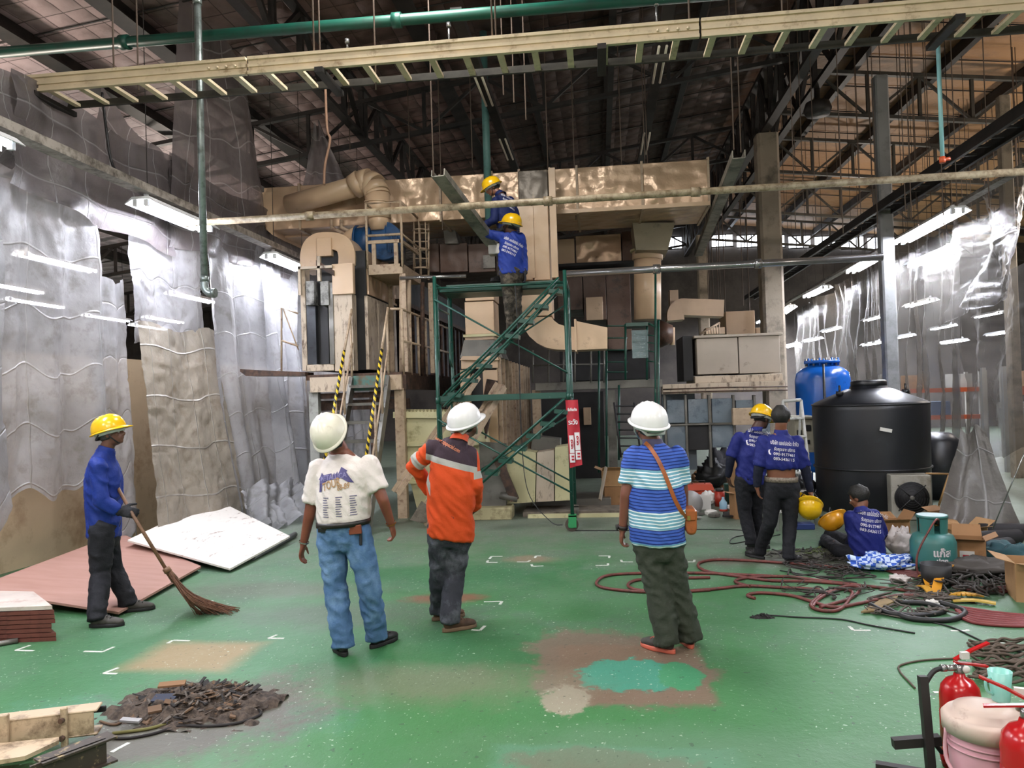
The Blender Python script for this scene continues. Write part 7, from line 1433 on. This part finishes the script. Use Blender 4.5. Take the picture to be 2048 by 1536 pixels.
# ---------------------------------------------------------------- near right corner
def extinguisher(c, label, rz, hose=True, s=1.0):
    t = thing('fire_extinguisher', label, 'fire extinguisher', c); M_ = rotz(rz); g = lambda x, y, z: V(c)+M_ @ V((x*s, y*s, z*s))
    b = MB(); b.lathe([(0, .0), (.078, .0), (.085, .01), (.085, .33), (.078, .37), (.055, .40), (.026, .415), (.022, .43), (0, .43)], c, 32, Matrix.Scale(s, 3)); b.build('cylinder', REDE, t)
    b = MB(); b.tube([g(0, 0, .42), g(0, 0, .47)], .02, 12); b.tube([g(0, 0, .455), g(-.06, 0, .455)], .014, 10); o = b.build('valve', shiny, t)
    b = MB(); b.bar(g(-.02, 0, .48), g(.13, 0, .455), .024, .008); b.build('carry_handle', REDE, t); b = MB(); b.bar(g(-.02, 0, .49), g(.06, 0, .53), .024, .008); b.bar(g(.06, 0, .53), g(.14, 0, .56), .022, .008); b.build('squeeze_lever', REDE, t)
    b = MB(); b.sphere(g(.015, -.03, .455), (.017, .01, .017), 8); b.build('gauge', PAPER, t); b = MB(); b.obox(g(.015, -.02, .515), .035, .02, .03, M_); b.build('seal_tag', PAPER, t)
    b = MB(); b.lathe([(.0852, .12), (.0858, .12), (.0858, .26), (.0852, .26)], c, 32, Matrix.Scale(s, 3)); b.build('label_band', mat('label_red_dark', '9c1a1c', .3), t)
    if hose:
        b = MB(); pts = cat_spline([g(-.06, 0, .455), g(-.13, -.01, .44), g(-.19, -.02, .33), g(-.17, -.04, .18), (g(-.115, -.05, .09))], 5); b.tube(pts, .011, 8); b.build('hose', BLKR, t); b = MB(); b.tube([g(-.118, -.05, .10), g(-.10, -.05, .045)], [.016, .022], 10); b.build('nozzle', REDE, t)
        b = MB(); b.tube([g(-.06, 0, .455), g(-.085, 0, .455)], .016, 10); b.build('hose_collar', shiny, t)
    return t
c = P(1975, 1520, 3.40); c.z = 0
t = thing('pink_bucket', 'pink plastic pail with dirty pale lid and pink handle by the extinguishers', 'bucket', c)
b = MB(); b.lathe([(0, 0), (.125, 0), (.13, .01), (.15, .335), (.145, .34), (0, .34)], c, 40); b.build('pail', PINK, t)
b = MB(); b.lathe([(.145, .30), (.163, .30), (.165, .355), (.15, .372), (.12, .365), (.118, .395), (.07, .405), (0, .405)], c, 40); b.build('lid', LIDM, t)
for z in (.24, .265): b = MB(); b.lathe([(.142, z), (.152, z), (.152, z+.006), (.142, z+.006)], c, 40); b.build('rim_ring', PINK, t)
b = MB(); b.tube(cat_spline([c+V((-.158, 0, .31)), c+V((-.165, -.02, .18)), c+V((-.11, -.13, .10)), c+V((.0, -.17, .07)), c+V((.11, -.14, .06))], 5), .008, 8); b.build('handle', PINK, t)
extinguisher(P(1927, 1480, 3.62)*V((1, 1, 0)).x*0+V((P(1940, 1480, 3.62).x, 3.70, 0)), 'red fire extinguisher with black hose behind the pink bucket', .15)
e2 = extinguisher(V((P(2052, 1500, 3.15).x+.0, 3.14, 0)), 'red fire extinguisher in front of the pink bucket at lower right corner', math.pi-.35, False, 1.07)
q = V((c.x+.085, c.y+.05, .405)); b = MB(); n_ = 28
b.lathe([(0, 0), (.032, 0), (.034, .004), (.046, .125), (.043, .125), (.031, .006), (0, .006)], q, n_); o = b.build('mint_cup', CUPM, label='mint green plastic mug standing on the pink bucket lid', cat='cup')
b = MB(); b.tube(cat_spline([q+V((-.04, -.01, .10)), q+V((-.066, -.02, .09)), q+V((-.062, -.02, .05)), q+V((-.036, -.01, .03))], 4), .006, 8); b.build('handle', CUPM, o)
b = MB(); p = FL(1864, 1565); top = P(1845, 1352, p.y+.05); b.bar(p, top, .035, .035); o = b.build('black_stand', mat('black_steel_tube', '211e1c', .6), label='black square post stand left of the extinguishers', cat='stand')
p2_ = p.lerp(top, .33); b = MB(); b.bar(p2_+V((-.14, .03, .0)), p2_+V((.06, .03, .02)), .04, .04); b.build('cross_bar', MATS['black_steel_tube'], o); b = MB(); b.bar(p+V((-.2, .1, .02)), p+V((.2, -.05, .02)), .04, .035); b.build('foot', MATS['black_steel_tube'], o)
# ---------------------------------------------------------------- floor tape marks
TP = mat('white_floor_tape', 'd5d8d2', .6, dirt='8fa090', amt=.3, scale=10)
marks = [[(60, 1291), (31, 1301), (68, 1302)], [(168, 1303), (206, 1304), (228, 1294)], [(335, 1287), (346, 1281), (379, 1282)], [(237, 1336), (207, 1347), (234, 1348)], [(554, 1270), (537, 1277), (568, 1277)], [(401, 1202), (425, 1202), (416, 1208)],
 [(1005, 1113), (983, 1113), (979, 1118)], [(976, 1121), (974, 1125), (995, 1125)], [(1034, 1124), (1055, 1124), (1060, 1121)], [(1082, 1112), (1072, 1112), (1070, 1116)], [(1063, 1129), (1065, 1133), (1087, 1132)], [(1197, 1112), (1219, 1112), (1218, 1116)], [(1216, 1127), (1216, 1131), (1191, 1131)],
 [(1242, 1120), (1244, 1124), (1266, 1124)], [(1389, 1120), (1388, 1124), (1369, 1124)], [(968, 1204), (1004, 1203), (1000, 1209)], [(970, 1252), (960, 1261), (943, 1260)], [(1698, 1253), (1707, 1261), (1741, 1261)], [(1902, 1262), (1937, 1262), (1934, 1259)], [(1990, 1286), (2030, 1286)], [(223, 1505), (258, 1486)], [(1867, 1385), (1895, 1385)]]
MK = ['tape corner mark nearest the stacked boards at the left edge', 'tape corner mark second from the left edge of the floor', 'tape corner mark just above the tan floor patch', 'tape corner mark at the lower left of the tan floor patch', 'tape corner mark between the tan floor patch and the blue jeans', 'tape corner mark behind the broom bristles', 'upper left corner of the small tape rectangle right of the orange jacket', 'lower left corner of the small tape rectangle right of the orange jacket', 'lower right corner of the small tape rectangle right of the orange jacket', 'upper left corner of the wide tape rectangle in mid floor', 'lower left corner of the wide tape rectangle in mid floor', 'upper right corner of the wide tape rectangle in mid floor', 'lower right corner of the wide tape rectangle in mid floor', 'tape mark just left of the olive trousers', 'tape mark just right of the olive trousers', 'tape mark right of the dark worn jeans', 'tape mark at the toe of the brown shoe', 'tape corner mark below the right end of the thin dark cable', 'tape mark below the crimson hoses', 'straight tape strip at the far right above the rope heap', 'slanting tape strip below the swept rubbish heap', 'tape strip behind the black stand and the extinguisher hose']
for mi, mk in enumerate(marks):
    b = MB(); p = [FL(x, y)+V((0, 0, .0015)) for x, y in mk]
    for k in range(len(p)-1): d = (p[k+1]-p[k]).normalized()*.0; b.bar(p[k]-d, p[k+1]+d, .024, .002)
    b.build('tape_mark', TP, label='white '+MK[mi], cat='floor mark', group='white tape marks on the floor')
